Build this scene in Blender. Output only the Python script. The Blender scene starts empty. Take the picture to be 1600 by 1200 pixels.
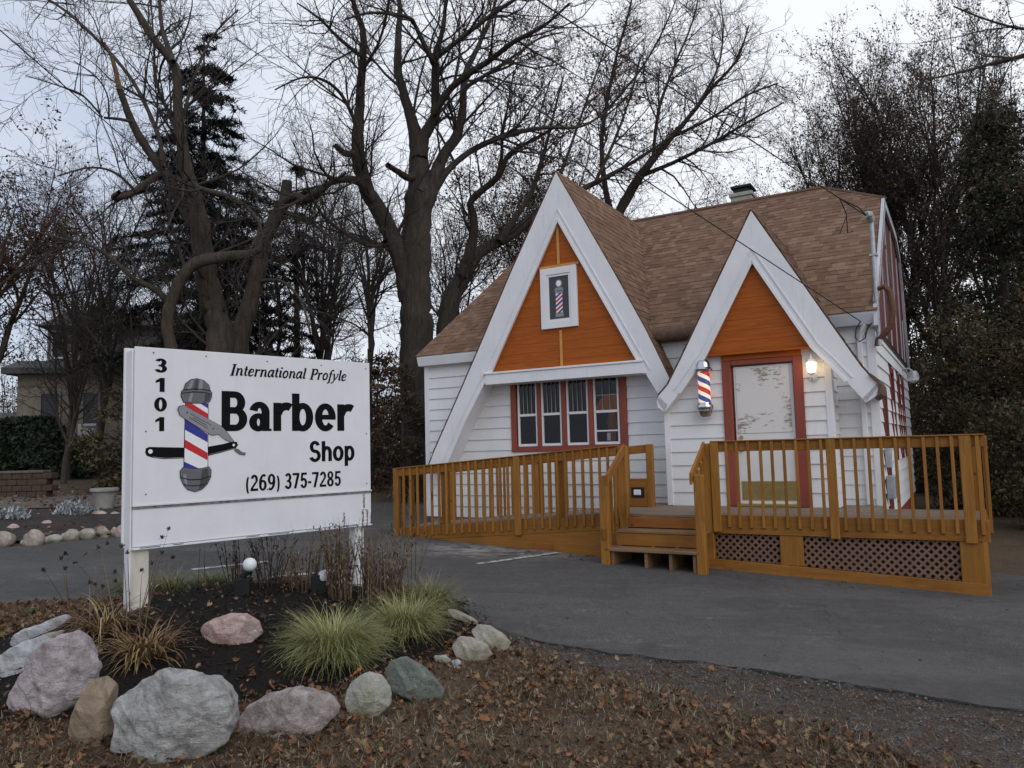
import bpy, math, random
import numpy as np
from mathutils import Vector, Matrix, noise as mnoise

SC = bpy.context.scene
COL = SC.collection
R = random.Random(7)
PI = math.pi
rad = math.radians

# ------------------------------------------------------------------ camera
F = 1204.0; PITCH = rad(4.75); ROLL = rad(1.5); CAMH = 1.6
_fw = Vector((0, math.cos(PITCH), math.sin(PITCH)))
_r0 = Vector((1, 0, 0)); _u0 = _r0.cross(_fw)
_rt = _r0 * math.cos(ROLL) - _u0 * math.sin(ROLL)
_up = _u0 * math.cos(ROLL) + _r0 * math.sin(ROLL)
CAMP = Vector((0, 0, CAMH))
cd = bpy.data.cameras.new('camera'); cam = bpy.data.objects.new('camera', cd); COL.objects.link(cam)
cd.sensor_width = 36; cd.lens = 36 * F / 1600; cd.clip_start = 0.05; cd.clip_end = 2000
m = Matrix((( _rt.x, _up.x, -_fw.x, 0), (_rt.y, _up.y, -_fw.y, 0), (_rt.z, _up.z, -_fw.z, CAMH), (0, 0, 0, 1)))
cam.matrix_world = m
SC.camera = cam

def ray(px, py):
    return _fw + _rt * ((px - 800) / F) - _up * ((py - 600) / F)
def at(px, py, Y):                       # measured point of the photograph -> place at distance Y
    d = ray(px, py); return CAMP + d * (Y / d.y)

# ------------------------------------------------------------------ terrain
S45 = math.sqrt(.5)
BEDC = (-2.2, 6.35)
def smooth(t):
    t = max(0.0, min(1.0, t)); return t * t * (3 - 2 * t)
def bed_d(x, y):
    dx, dy = x - BEDC[0], y - BEDC[1]
    a = (dx + dy) * S45; b = (dy - dx) * S45
    return math.hypot(a / 2.35, b / 1.75)
def plane_z(x, y):
    xx = 14 * math.tanh(x / 14.0); yy = y if y < 20 else 20 + 15 * math.tanh((y - 20) / 15.0)
    return -0.048 - 0.045 * xx + 0.016 * yy
def ground_z(x, y):
    z = plane_z(x, y)
    d = bed_d(x, y)
    if d < 1.0: z += 0.30 * smooth((1 - d) * 1.35)
    return z
def on_ground(px, py, dz=0.0):
    d = ray(px, py); Y = 2.0; st = .05
    while Y < 60:
        p = CAMP + d * (Y / d.y)
        if p.z <= ground_z(p.x, p.y) + dz: break
        Y += st * (1 if Y < 12 else 3)
    lo, hi = Y - .16, Y
    for _ in range(24):
        mid = (lo + hi) / 2; p = CAMP + d * (mid / d.y)
        if p.z <= ground_z(p.x, p.y) + dz: hi = mid
        else: lo = mid
    return CAMP + d * (hi / d.y)

# ------------------------------------------------------------------ object helpers
def link(o, parent=None):
    COL.objects.link(o)
    if parent is not None: o.parent = parent
    return o
def tag(o, label=None, cat=None, group=None, kind=None):
    if label: o['label'] = label
    if cat: o['category'] = cat
    if group: o['group'] = group
    if kind: o['kind'] = kind
    return o
def empty(name, loc, label=None, cat=None, rz=0.0, group=None):
    o = bpy.data.objects.new(name, None); COL.objects.link(o)
    o.location = loc; o.rotation_euler = (0, 0, rz); o.empty_display_size = .1
    return tag(o, label, cat, group)
def setmat(me, mats):
    for q in (mats if isinstance(mats, (list, tuple)) else [mats]): me.materials.append(q)

def np_mesh(name, V, quads=None, tris=None, mat=None, parent=None, smooth_=False, loc=None):
    me = bpy.data.meshes.new(name)
    V = np.asarray(V, np.float32).reshape(-1, 3)
    nq = 0 if quads is None else len(quads); nt = 0 if tris is None else len(tris)
    me.vertices.add(len(V)); me.vertices.foreach_set('co', V.ravel())
    li = []
    if nq: li.append(np.asarray(quads, np.int32).ravel())
    if nt: li.append(np.asarray(tris, np.int32).ravel())
    li = np.concatenate(li)
    me.loops.add(len(li)); me.loops.foreach_set('vertex_index', li)
    me.polygons.add(nq + nt)
    st = np.concatenate([np.arange(nq) * 4, nq * 4 + np.arange(nt) * 3]).astype(np.int32)
    me.polygons.foreach_set('loop_start', st)
    if smooth_: me.polygons.foreach_set('use_smooth', np.ones(nq + nt, bool))
    me.update(calc_edges=True); me.validate()
    if mat is not None: setmat(me, mat)
    o = bpy.data.objects.new(name, me)
    if loc is not None: o.location = loc
    return link(o, parent)

class MB:                                # collects shapes, builds ONE mesh object
    def __init__(s): s.v = []; s.f = []; s.mi = []; s.uv = None
    def face(s, pts, mi=0):
        b = len(s.v); s.v += [tuple(p) for p in pts]; s.f.append(tuple(range(b, b + len(pts)))); s.mi.append(mi)
    def raw(s, vs, fs, mi=0):
        b = len(s.v); s.v += [tuple(p) for p in vs]
        for q in fs: s.f.append(tuple(i + b for i in q)); s.mi.append(mi)
        return s
    def box(s, x0, x1, y0, y1, z0, z1, mi=0):
        return s.raw([(x0,y0,z0),(x1,y0,z0),(x1,y1,z0),(x0,y1,z0),(x0,y0,z1),(x1,y0,z1),(x1,y1,z1),(x0,y1,z1)],
              [(3,2,1,0),(4,5,6,7),(0,1,5,4),(1,2,6,5),(2,3,7,6),(3,0,4,7)], mi)
    def prism(s, poly, a, b, axis='y', mi=0):   # polygon in the plane across axis, extruded a..b
        n = len(poly)
        area = sum(poly[i][0]*poly[(i+1)%n][1]-poly[(i+1)%n][0]*poly[i][1] for i in range(n))
        if area < 0: poly = poly[::-1]
        def P(p, t):
            return (p[0], t, p[1]) if axis == 'y' else ((t, p[0], p[1]) if axis == 'x' else (p[0], p[1], t))
        vs = [P(p, a) for p in poly] + [P(p, b) for p in poly]
        fl = axis == 'y'
        f0 = tuple(range(n)); f1 = tuple(range(2*n-1, n-1, -1))
        fs = [f0 if fl else f0[::-1], f1 if fl else f1[::-1]]
        for i in range(n):
            j = (i+1) % n
            q = (i, n+i, n+j, j)
            fs.append(q if fl else q[::-1])
        return s.raw(vs, fs, mi)
    def beam(s, p, q, w, h, up=(0,0,1), mi=0):   # oriented bar from p to q
        p = Vector(p); q = Vector(q); t = (q-p).normalized(); u = Vector(up)
        sd = t.cross(u); sd = sd.normalized() if sd.length > 1e-5 else Vector((1,0,0))
        u = sd.cross(t)
        vs = []
        for c in (p, q):
            for a, b in ((-1,-1),(1,-1),(1,1),(-1,1)): vs.append(c + sd*(a*w/2) + u*(b*h/2))
        return s.raw(vs, [(0,1,2,3),(7,6,5,4),(0,4,5,1),(1,5,6,2),(2,6,7,3),(3,7,4,0)], mi)
    def tube(s, pts, rs, k=8, cap=True, mi=0):
        pts = [Vector(p) for p in pts]
        if not isinstance(rs, (list, tuple)): rs = [rs]*len(pts)
        b = len(s.v); prev = None
        for i, p in enumerate(pts):
            t = (pts[min(i+1, len(pts)-1)] - pts[max(i-1, 0)]).normalized()
            if prev is None:
                a = Vector((0,0,1)) if abs(t.z) < .9 else Vector((1,0,0)); n1 = t.cross(a).normalized()
            else:
                n1 = (prev - t*prev.dot(t)).normalized()
            prev = n1; n2 = t.cross(n1)
            for j in range(k):
                an = 2*PI*j/k; s.v.append(tuple(p + (n1*math.cos(an)+n2*math.sin(an))*rs[i]))
        for i in range(len(pts)-1):
            for j in range(k):
                jj = (j+1) % k
                s.f.append((b+i*k+j, b+i*k+jj, b+(i+1)*k+jj, b+(i+1)*k+j)); s.mi.append(mi)
        if cap:
            s.f.append(tuple(b+j for j in range(k))[::-1]); s.mi.append(mi)
            e = b+(len(pts)-1)*k; s.f.append(tuple(e+j for j in range(k))); s.mi.append(mi)
        return s
    def lathe(s, prof, c=(0,0,0), k=24, mi=0):   # (r,z) profile about vertical axis
        b = len(s.v)
        for r, z in prof:
            for j in range(k):
                an = 2*PI*j/k; s.v.append((c[0]+r*math.cos(an), c[1]+r*math.sin(an), c[2]+z))
        for i in range(len(prof)-1):
            for j in range(k):
                jj = (j+1) % k
                s.f.append((b+i*k+j, b+i*k+jj, b+(i+1)*k+jj, b+(i+1)*k+j)); s.mi.append(mi)
        s.f.append(tuple(b+j for j in range(k))[::-1]); s.mi.append(mi)
        e = b+(len(prof)-1)*k; s.f.append(tuple(e+j for j in range(k))); s.mi.append(mi)
        return s
    def build(s, name, mat, parent=None, smooth_=False, bevel=0.0, loc=None, kind=None, label=None):
        me = bpy.data.meshes.new(name); me.from_pydata(s.v, [], s.f); me.update()
        setmat(me, mat)
        if any(s.mi): me.polygons.foreach_set('material_index', s.mi)
        if smooth_: me.polygons.foreach_set('use_smooth', [True]*len(me.polygons)); me.set_sharp_from_angle(angle=rad(38))
        o = bpy.data.objects.new(name, me); link(o, parent)
        if loc is not None: o.location = loc
        if bevel:
            b = o.modifiers.new('bevel', 'BEVEL'); b.width = bevel; b.segments = 1; b.limit_method = 'ANGLE'; b.angle_limit = rad(50)
        if kind: o['kind'] = kind
        if label: o['label'] = label
        return o

def copy_tree(o, parent=None):
    c = o.copy(); COL.objects.link(c)
    if parent is not None: c.parent = parent
    for ch in list(o.children): copy_tree(ch, c)
    return c

# ------------------------------------------------------------------ materials
def _n(nt, t, **kw):
    n = nt.nodes.new(t)
    for k, v in kw.items():
        if k in ('ins',):
            for a, b in v.items(): n.inputs[a].default_value = b
        else: setattr(n, k, v)
    return n
def C4(c): return (c[0], c[1], c[2], 1.0)
def new_mat(name):
    ma = bpy.data.materials.new(name); ma.use_nodes = True
    nt = ma.node_tree; b = nt.nodes['Principled BSDF']
    return ma, nt, b
def mixc(nt, fac, a, b, blend='MIX'):
    n = nt.nodes.new('ShaderNodeMix'); n.data_type = 'RGBA'; n.blend_type = blend; n.clamp_factor = True
    for sock, val in ((n.inputs[0], fac), (n.inputs[6], a), (n.inputs[7], b)):
        if isinstance(val, (int, float)): sock.default_value = val
        elif isinstance(val, (tuple, list)): sock.default_value = C4(val)
        else: nt.links.new(val, sock)
    return n.outputs[2]
def ramp(nt, fac, stops):
    n = nt.nodes.new('ShaderNodeValToRGB'); el = n.color_ramp.elements
    while len(el) < len(stops): el.new(.5)
    for e, (p, c) in zip(el, stops):
        e.position = p; e.color = C4(c) if isinstance(c, (tuple, list)) else (c, c, c, 1)
    nt.links.new(fac, n.inputs[0]); return n.outputs[0]
def coord(nt, which='Object', scale=(1,1,1), rot=(0,0,0)):
    t = nt.nodes.new('ShaderNodeTexCoord'); mp = nt.nodes.new('ShaderNodeMapping')
    mp.inputs['Scale'].default_value = scale; mp.inputs['Rotation'].default_value = rot
    nt.links.new(t.outputs[which], mp.inputs[0]); return mp.outputs[0]
def noise(nt, co, scale, detail=4, rough=.55, dist=0.0):
    n = nt.nodes.new('ShaderNodeTexNoise'); n.inputs['Scale'].default_value = scale
    n.inputs['Detail'].default_value = detail; n.inputs['Roughness'].default_value = rough; n.inputs['Distortion'].default_value = dist
    nt.links.new(co, n.inputs['Vector']); return n.outputs[0]
def bump(nt, b, h, strength, dist=.01):
    n = nt.nodes.new('ShaderNodeBump'); n.inputs['Strength'].default_value = strength; n.inputs['Distance'].default_value = dist
    nt.links.new(h, n.inputs['Height']); nt.links.new(n.outputs[0], b.inputs['Normal']); return n
def plain(name, c, rough=.7, var=.25, scale=6.0, bmp=.15, bscale=60, metal=0.0, stretch=(1,1,1), c2=None, spec=.4, dist=.004):
    ma, nt, b = new_mat(name)
    co = coord(nt, 'Object', stretch)
    f = noise(nt, co, scale, 5, .6)
    lo = c2 if c2 else tuple(x*(1-var) for x in c); hi = c if c2 else tuple(min(.95, x*(1+var*.6)) for x in c)
    col = ramp(nt, f, [(.32, lo), (.68, hi)])
    nt.links.new(col, b.inputs['Base Color'])
    b.inputs['Roughness'].default_value = rough; b.inputs['Metallic'].default_value = metal
    b.inputs['Specular IOR Level'].default_value = spec
    if bmp: bump(nt, b, noise(nt, co, bscale, 4, .6), bmp, dist)
    return ma
def island(name, stops, rough=.75, trans=0.0, bmp=0.0):   # tone differs from piece to piece (leaves, shingles, blades)
    ma, nt, b = new_mat(name)
    g = nt.nodes.new('ShaderNodeNewGeometry')
    col = ramp(nt, g.outputs['Random Per Island'], stops)
    co = coord(nt, 'Object')
    f = noise(nt, co, 35, 3)
    col = mixc(nt, ramp(nt, f, [(.3, .0), (.75, .45)]), col, tuple(x*.55 for x in stops[0][1]))
    nt.links.new(col, b.inputs['Base Color']); b.inputs['Roughness'].default_value = rough
    b.inputs['Specular IOR Level'].default_value = .25
    if bmp: bump(nt, b, noise(nt, co, 220, 3), bmp, .003)
    return ma

M = {}
# painted clapboard: slightly chalky, grimy near laps
def siding_mat():
    ma, nt, b = new_mat('white clapboard paint')
    co = coord(nt, 'Object'); f = noise(nt, co, 1.3, 6, .6); g = noise(nt, coord(nt, 'Object', (2, 2, 26)), 3, 4)
    col = ramp(nt, f, [(.3, (.70, .70, .70)), (.7, (.80, .80, .80))])
    col = mixc(nt, ramp(nt, g, [(.55, 0.0), (.8, .38)]), col, (.50, .47, .42))
    dr = noise(nt, coord(nt, 'Object', (8, 8, .6)), 1.6, 6, .7); col = mixc(nt, ramp(nt, dr, [(.58, 0.), (.78, .4)]), col, (.48, .46, .42))
    nt.links.new(col, b.inputs['Base Color']); b.inputs['Roughness'].default_value = .62
    bump(nt, b, noise(nt, coord(nt, 'Object', (3, 3, 40)), 8, 4), .25, .003)
    return ma
M['siding'] = siding_mat()
def trim_mat(name, c, streak, mx_):
    ma, nt, b = new_mat(name); co = coord(nt, 'Object')
    f = noise(nt, co, 2.2, 6, .65); s = noise(nt, coord(nt, 'Object', (9, 9, .7)), 2.2, 6, .7, .3); p = noise(nt, co, 26, 5, .75)
    col = ramp(nt, f, [(.3, tuple(x*.90 for x in c)), (.7, c)])
    col = mixc(nt, ramp(nt, s, [(.54, 0.), (.75, mx_)]), col, streak)
    col = mixc(nt, ramp(nt, p, [(.66, 0.), (.74, mx_*1.3)]), col, tuple(x*.8 for x in streak))
    nt.links.new(col, b.inputs['Base Color']); b.inputs['Roughness'].default_value = .52; b.inputs['Specular IOR Level'].default_value = .4
    bump(nt, b, p, .18, .003); return ma
M['trim'] = trim_mat('white trim paint', (.80, .80, .82), (.50, .48, .45), .35)
M['fascia'] = plain('grey white gutter paint', (.50, .52, .55), .5, .12, 2.5, .1, 20)
M['red'] = plain('brick red trim paint', (.265, .060, .036), .55, .2, 5, .15, 40, stretch=(1, 1, .3))
M['darkred'] = plain('dark red board paint', (.14, .028, .024), .6, .35, 4, .2, 40, stretch=(3, 3, .3))
M['door'] = plain('white door paint', (.74, .72, .70), .45, .06, 3, .08, 30)
M['brass'] = plain('brass', (.46, .36, .15), .42, .15, 12, .05, 80, metal=1.0)
M['chrome'] = plain('chrome', (.62, .62, .64), .16, .15, 9, .0, 80, metal=1.0)
M['galv'] = plain('galvanised pipe', (.42, .44, .46), .5, .2, 14, .1, 60, metal=.5)
M['black'] = plain('black paint', (.012, .012, .012), .5, .2, 9, .05, 60)
M['cable'] = plain('black cable sheath', (.012, .012, .014), .6, .2, 9, 0, 60)
M['rust'] = plain('rusty brown pipe', (.13, .062, .035), .8, .4, 9, .4, 60)
M['concrete'] = plain('concrete', (.30, .29, .27), .9, .3, 4, .4, 90)
M['chim'] = plain('pale chimney stucco', (.36, .36, .31), .9, .25, 4, .4, 50)
def panel_wood():
    ma, nt, b = new_mat('orange stained panel wood')
    co = coord(nt, 'Object', (1.2, 1, 14)); f = noise(nt, co, 2.2, 6, .65, .6)
    g = noise(nt, coord(nt, 'Object'), 2.4, 4)
    col = ramp(nt, f, [(.25, (.27, .062, .008)), (.5, (.36, .090, .011)), (.75, (.44, .122, .017))])
    col = mixc(nt, ramp(nt, g, [(.5, 0.), (.75, .35)]), col, (.34, .075, .010))
    nt.links.new(col, b.inputs['Base Color']); b.inputs['Roughness'].default_value = .5; b.inputs['Specular IOR Level'].default_value = .18
    w = nt.nodes.new('ShaderNodeTexWave'); w.wave_type = 'BANDS'; w.bands_direction = 'Z'; w.wave_profile = 'SAW'
    w.inputs['Scale'].default_value = .314 / .155 ; nt.links.new(coord(nt, 'Object'), w.inputs[0])
    gr = ramp(nt, w.outputs[1], [(0, 0.), (.05, 1.), (.97, 1.), (1, 0.)])
    bump(nt, b, gr, .5, .006)
    col2 = mixc(nt, gr, (.26, .06, .008), col); nt.links.new(col2, b.inputs['Base Color'])
    return ma
M['panel'] = panel_wood()
M['batten'] = plain('pale orange batten', (.58, .27, .07), .5, .15, 6, .1, 40)
def deck_wood(name, a, c, d, axis):
    ma, nt, b = new_mat(name)
    st = {'x': (.9, 14, 14), 'z': (14, 14, .9)}[axis]
    co = coord(nt, 'Object', st); f = noise(nt, co, 2.4, 6, .65, .8)
    oi = nt.nodes.new('ShaderNodeObjectInfo')
    g = noise(nt, coord(nt, 'Object'), 1.7, 4)
    col = ramp(nt, f, [(.25, a), (.55, c), (.8, d)])
    dk = mixc(nt, .5, col, a)
    col = mixc(nt, oi.outputs['Random'], col, dk)
    col = mixc(nt, ramp(nt, g, [(.52, 0.), (.75, .5)]), col, tuple(x*.6 for x in a))
    vo = nt.nodes.new('ShaderNodeTexVoronoi'); vo.inputs['Scale'].default_value = 1.6
    nt.links.new(coord(nt, 'Object', (1, 1, 1.3)), vo.inputs[0])
    kn = ramp(nt, vo.outputs[0], [(.015, 1.), (.045, 0.)])
    col = mixc(nt, kn, col, tuple(x*.3 for x in a))
    nt.links.new(col, b.inputs['Base Color']); b.inputs['Roughness'].default_value = .62
    b.inputs['Specular IOR Level'].default_value = .3
    bump(nt, b, noise(nt, co, 7, 4), .3, .003)
    return ma
M['deck'] = deck_wood('stained lumber along', (.19, .075, .012), (.31, .132, .021), (.41, .19, .038), 'x')
M['deckz'] = deck_wood('stained lumber upright', (.19, .078, .012), (.33, .145, .023), (.43, .205, .042), 'z')
M['tread'] = deck_wood('worn stair tread wood', (.15, .085, .04), (.24, .145, .075), (.32, .21, .125), 'x')
M['deckred'] = deck_wood('redder stained lumber', (.20, .068, .014), (.31, .112, .022), (.39, .15, .034), 'x')
M['floor'] = deck_wood('weathered deck boards', (.18, .125, .085), (.26, .195, .14), (.33, .25, .18), 'x')
M['lattice'] = plain('red brown plastic lattice', (.20, .112, .074), .6, .15, 9, .1, 40)
M['muntin'] = plain('dull grey muntin', (.30, .30, .31), .6, .1, 5, 0)
M['void'] = plain('painted shade under deck', (.035, .027, .020), .95, .2, 9, 0, 60)
M['shingle'] = island('brown roof shingles', [(0, (.150, .086, .054)), (.3, (.188, .109, .068)), (.65, (.222, .131, .083)), (.9, (.255, .155, .101)), (1, (.295, .186, .125))], .92, bmp=.6)
M['roofplain'] = plain('brown roof felt', (.14, .083, .054), .92, .3, 18, .5, 160)
def glass():
    ma, nt, b = new_mat('window glass')
    nt.nodes.remove(b); out = nt.nodes['Material Output']
    tr = nt.nodes.new('ShaderNodeBsdfTransparent'); tr.inputs[0].default_value = (.55, .58, .6, 1)
    gl = nt.nodes.new('ShaderNodeBsdfGlossy'); gl.inputs['Roughness'].default_value = .03
    fr = nt.nodes.new('ShaderNodeFresnel'); fr.inputs[0].default_value = 1.5
    mx = nt.nodes.new('ShaderNodeMixShader')
    nt.links.new(fr.outputs[0], mx.inputs[0]); nt.links.new(tr.outputs[0], mx.inputs[1]); nt.links.new(gl.outputs[0], mx.inputs[2])
    nt.links.new(mx.outputs[0], out.inputs[0]); return ma
M['glass'] = glass()
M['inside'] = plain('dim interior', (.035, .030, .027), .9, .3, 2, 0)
def emit(name, c, s, base=(.8,.8,.8)):
    ma, nt, b = new_mat(name); b.inputs['Base Color'].default_value = C4(base)
    b.inputs['Emission Color'].default_value = C4(c); b.inputs['Emission Strength'].default_value = s
    b.inputs['Roughness'].default_value = .3; return ma
def flat(name, c, rough=.55):
    return plain(name, c, rough, .06, 3, 0)
M['ink'] = plain('black sign ink', (.004, .004, .0045), .6, .06, 3, 0, spec=.12)
M['signwhite'] = trim_mat('white sign face', (.77, .775, .80), (.60, .59, .58), .22)
M['signframe'] = plain('weathered cream sign frame', (.60, .57, .49), .7, .28, 5, .3, 40, stretch=(2, 2, .5))
M['seam'] = plain('grimy sign seam', (.20, .20, .20), .8, .7, 22, .2, 50)
M['sred'] = flat('red ink', (.52, .018, .022)); M['sblue'] = flat('blue ink', (.028, .035, .26)); M['swhite'] = flat('white ink', (.82, .82, .84))
M['grey1'] = flat('dark grey ink', (.055, .055, .06)); M['grey2'] = flat('mid grey ink', (.13, .13, .14)); M['grey3'] = flat('light grey ink', (.26, .26, .28))
# ------------------------------------------------------------------ sky and light
w = bpy.data.worlds.new('World'); SC.world = w; w.use_nodes = True
nt = w.node_tree; bg = nt.nodes['Background']
sky = nt.nodes.new('ShaderNodeTexSky'); sky.sky_type = 'NISHITA'; sky.sun_disc = False
SUN_EL = rad(14); SUN_AZ = rad(152)          # low sun behind cloud, behind the viewer and to the right
sky.sun_elevation = SUN_EL; sky.sun_rotation = SUN_AZ
tc = nt.nodes.new('ShaderNodeTexCoord')
mp = nt.nodes.new('ShaderNodeMapping'); mp.inputs['Scale'].default_value = (1, 1, 2.6); nt.links.new(tc.outputs['Generated'], mp.inputs[0])
n1 = noise(nt, mp.outputs[0], 2.1, 7, .58, .4)
cl = ramp(nt, n1, [(.28, (4.6, 5.5, 7.4)), (.50, (6.4, 7.0, 8.3)), (.72, (8.2, 8.5, 9.1))])
mx = mixc(nt, .88, sky.outputs[0], cl)
dp = nt.nodes.new('ShaderNodeVectorMath'); dp.operation = 'DOT_PRODUCT'; nt.links.new(tc.outputs['Generated'], dp.inputs[0])
dp.inputs[1].default_value = Vector((.38, .80, .46)).normalized()     # thin bright cloud in this part of the sky
glow = ramp(nt, dp.outputs['Value'], [(.62, 0.), (.97, 1.)])
mx = mixc(nt, glow, mx, (9.0, 9.3, 9.9))
nt.links.new(mx, bg.inputs['Color']); bg.inputs['Strength'].default_value = .1
sl = bpy.data.lights.new('sun', 'SUN'); sl.energy = .95; sl.angle = rad(50); sl.color = (1, .965, .94)
so = bpy.data.objects.new('sun', sl); COL.objects.link(so)
sd = Vector((math.sin(SUN_AZ)*math.cos(rad(35)), math.cos(SUN_AZ)*math.cos(rad(35)), math.sin(rad(35))))
so.rotation_euler = (-sd).to_track_quat('-Z', 'Y').to_euler(); so.location = (0, -20, 30)
vs = SC.view_settings; vs.view_transform = 'Standard'; vs.look = 'None'; vs.exposure = 0.08; vs.gamma = 1
SC.cycles.use_denoising = True
SC.cycles.max_bounces = 6; SC.cycles.transparent_max_bounces = 12

# ------------------------------------------------------------------ ground sheets
def edge_curve(pxs): return [on_ground(*p) for p in pxs]
NEAR = edge_curve([(0, 944), (150, 937), (260, 928), (345, 914), (440, 905), (560, 905), (690, 925), (735, 965), (790, 990), (850, 1008), (930, 1020), (1010, 1031), (1100, 1040), (1200, 1053), (1300, 1069), (1400, 1085), (1500, 1101), (1600, 1116)])
FAR = edge_curve([(0, 858), (100, 848), (200, 838)])
# asphalt outline in plan (x, y)
ASPH_NEAR = [(-34, 11.6), (-16, 9.6)] + [(p.x, p.y) for p in NEAR] + [(4.4, 3.7), (7.5, 2.1), (13, 0.0), (30, -6)]
ASPH_FAR = [(-34, 17.5), (-18, 16.2)] + [(p.x, p.y) for p in FAR] + [(-5.2, 16.2), (-2.8, 19.0), (2, 20.5), (4.7, 13.5), (5.5, 10.3), (7, 9.2), (9, 8.3), (13, 6.5), (30, 1)]
def interp(poly, x):
    for i in range(len(poly)-1):
        if poly[i][0] <= x <= poly[i+1][0]:
            t = (x-poly[i][0])/max(1e-6, poly[i+1][0]-poly[i][0]); return poly[i][1]*(1-t)+poly[i+1][1]*t
    return poly[0][1] if x < poly[0][0] else poly[-1][1]
def near_y(x): return interp(ASPH_NEAR, x)

# soil, lawn and gravel: one sheet to the horizon
def grid_axis(lo, hi, fine_lo, fine_hi, step, coarse):
    a = list(np.arange(fine_lo, fine_hi + 1e-6, step)); d = step
    x = fine_lo; left = []
    while x > lo: d *= coarse; x -= d; left.append(x)
    d = step; x = fine_hi; right = []
    while x < hi: d *= coarse; x += d; right.append(x)
    return left[::-1] + a + right
gx = grid_axis(-400, 400, -7, 6, .09, 1.35); gy = grid_axis(-60, 700, 1.5, 12, .09, 1.3)
GV = []; masks = []
for y in gy:
    for x in gx:
        z = ground_z(x, y)
        n = mnoise.noise((x*1.3, y*1.3, 0)); n2 = mnoise.noise((x*6, y*6, 5)); n3 = mnoise.noise((x*3, y*3, 9))
        d = bed_d(x, y); bedm = smooth((1.0 + .08*n2 - d) * 9)
        yn = near_y(x) if -20 < x < 20 else 0
        under = -0.03 if (y > yn + .03 and y < 16 and -20 < x < 20 and d > .95) else 0.0
        if y < 13 and abs(x) < 9: z += .012*n + .012*n2*(1+bedm) + under + .008*n3
        g = 0.0
        if x > -.6 and y < yn + .3:
            dist = yn - y; width = .35 + .48*max(0, x-.2) + .30*n3 + .15*n2
            g = smooth((width - dist)/.3 + .5)
        GV.append((x, y, z)); masks.append((bedm, g))
nx = len(gx); Q = []
for j in range(len(gy)-1):
    for i in range(nx-1):
        a = j*nx+i; Q.append((a, a+1, a+nx+1, a+nx))
def ground_mat():
    ma, nt, b = new_mat('soil lawn and gravel')
    at_ = nt.nodes.new('ShaderNodeAttribute'); at_.attribute_name = 'cover'
    sp = nt.nodes.new('ShaderNodeSeparateColor'); nt.links.new(at_.outputs['Color'], sp.inputs[0])
    co = coord(nt, 'Object')
    f = noise(nt, co, 9, 6, .7); f2 = noise(nt, co, 60, 5, .7); big = noise(nt, co, .9, 4)
    lawn = ramp(nt, f2, [(.25, (.045, .033, .021)), (.5, (.12, .088, .055)), (.75, (.21, .165, .11))])
    lawn = mixc(nt, ramp(nt, big, [(.4, 0.), (.65, .6)]), lawn, (.085, .062, .038))
    lawn = mixc(nt, ramp(nt, f, [(.45, 0.), (.7, .6)]), lawn, (.05, .034, .022))
    v = nt.nodes.new('ShaderNodeTexVoronoi'); v.inputs['Scale'].default_value = 75; nt.links.new(co, v.inputs[0])
    gv = ramp(nt, v.outputs[1], [(.1, (.045, .043, .041)), (.5, (.095, .091, .087)), (.9, (.21, .20, .19))])
    gv = mixc(nt, ramp(nt, f, [(.36, 0.), (.54, .9)]), gv, (.088, .064, .047))
    mul = ramp(nt, f2, [(.3, (.006, .005, .0045)), (.6, (.020, .016, .013)), (.85, (.06, .045, .035))])
    col = mixc(nt, sp.outputs[1], lawn, gv); col = mixc(nt, sp.outputs[0], col, mul)
    nt.links.new(col, b.inputs['Base Color']); b.inputs['Roughness'].default_value = .95; b.inputs['Specular IOR Level'].default_value = .15
    h = mixc(nt, sp.outputs[1], f2, v.outputs[0])
    bump(nt, b, h, .8, .02); return ma
g = np_mesh('ground', GV, quads=Q, mat=ground_mat(), smooth_=True)
ca = g.data.color_attributes.new('cover', 'FLOAT_COLOR', 'POINT')
ca.data.foreach_set('color', np.array([(a, c, 0, 1) for a, c in masks], np.float32).ravel())
tag(g, kind='structure')

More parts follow.
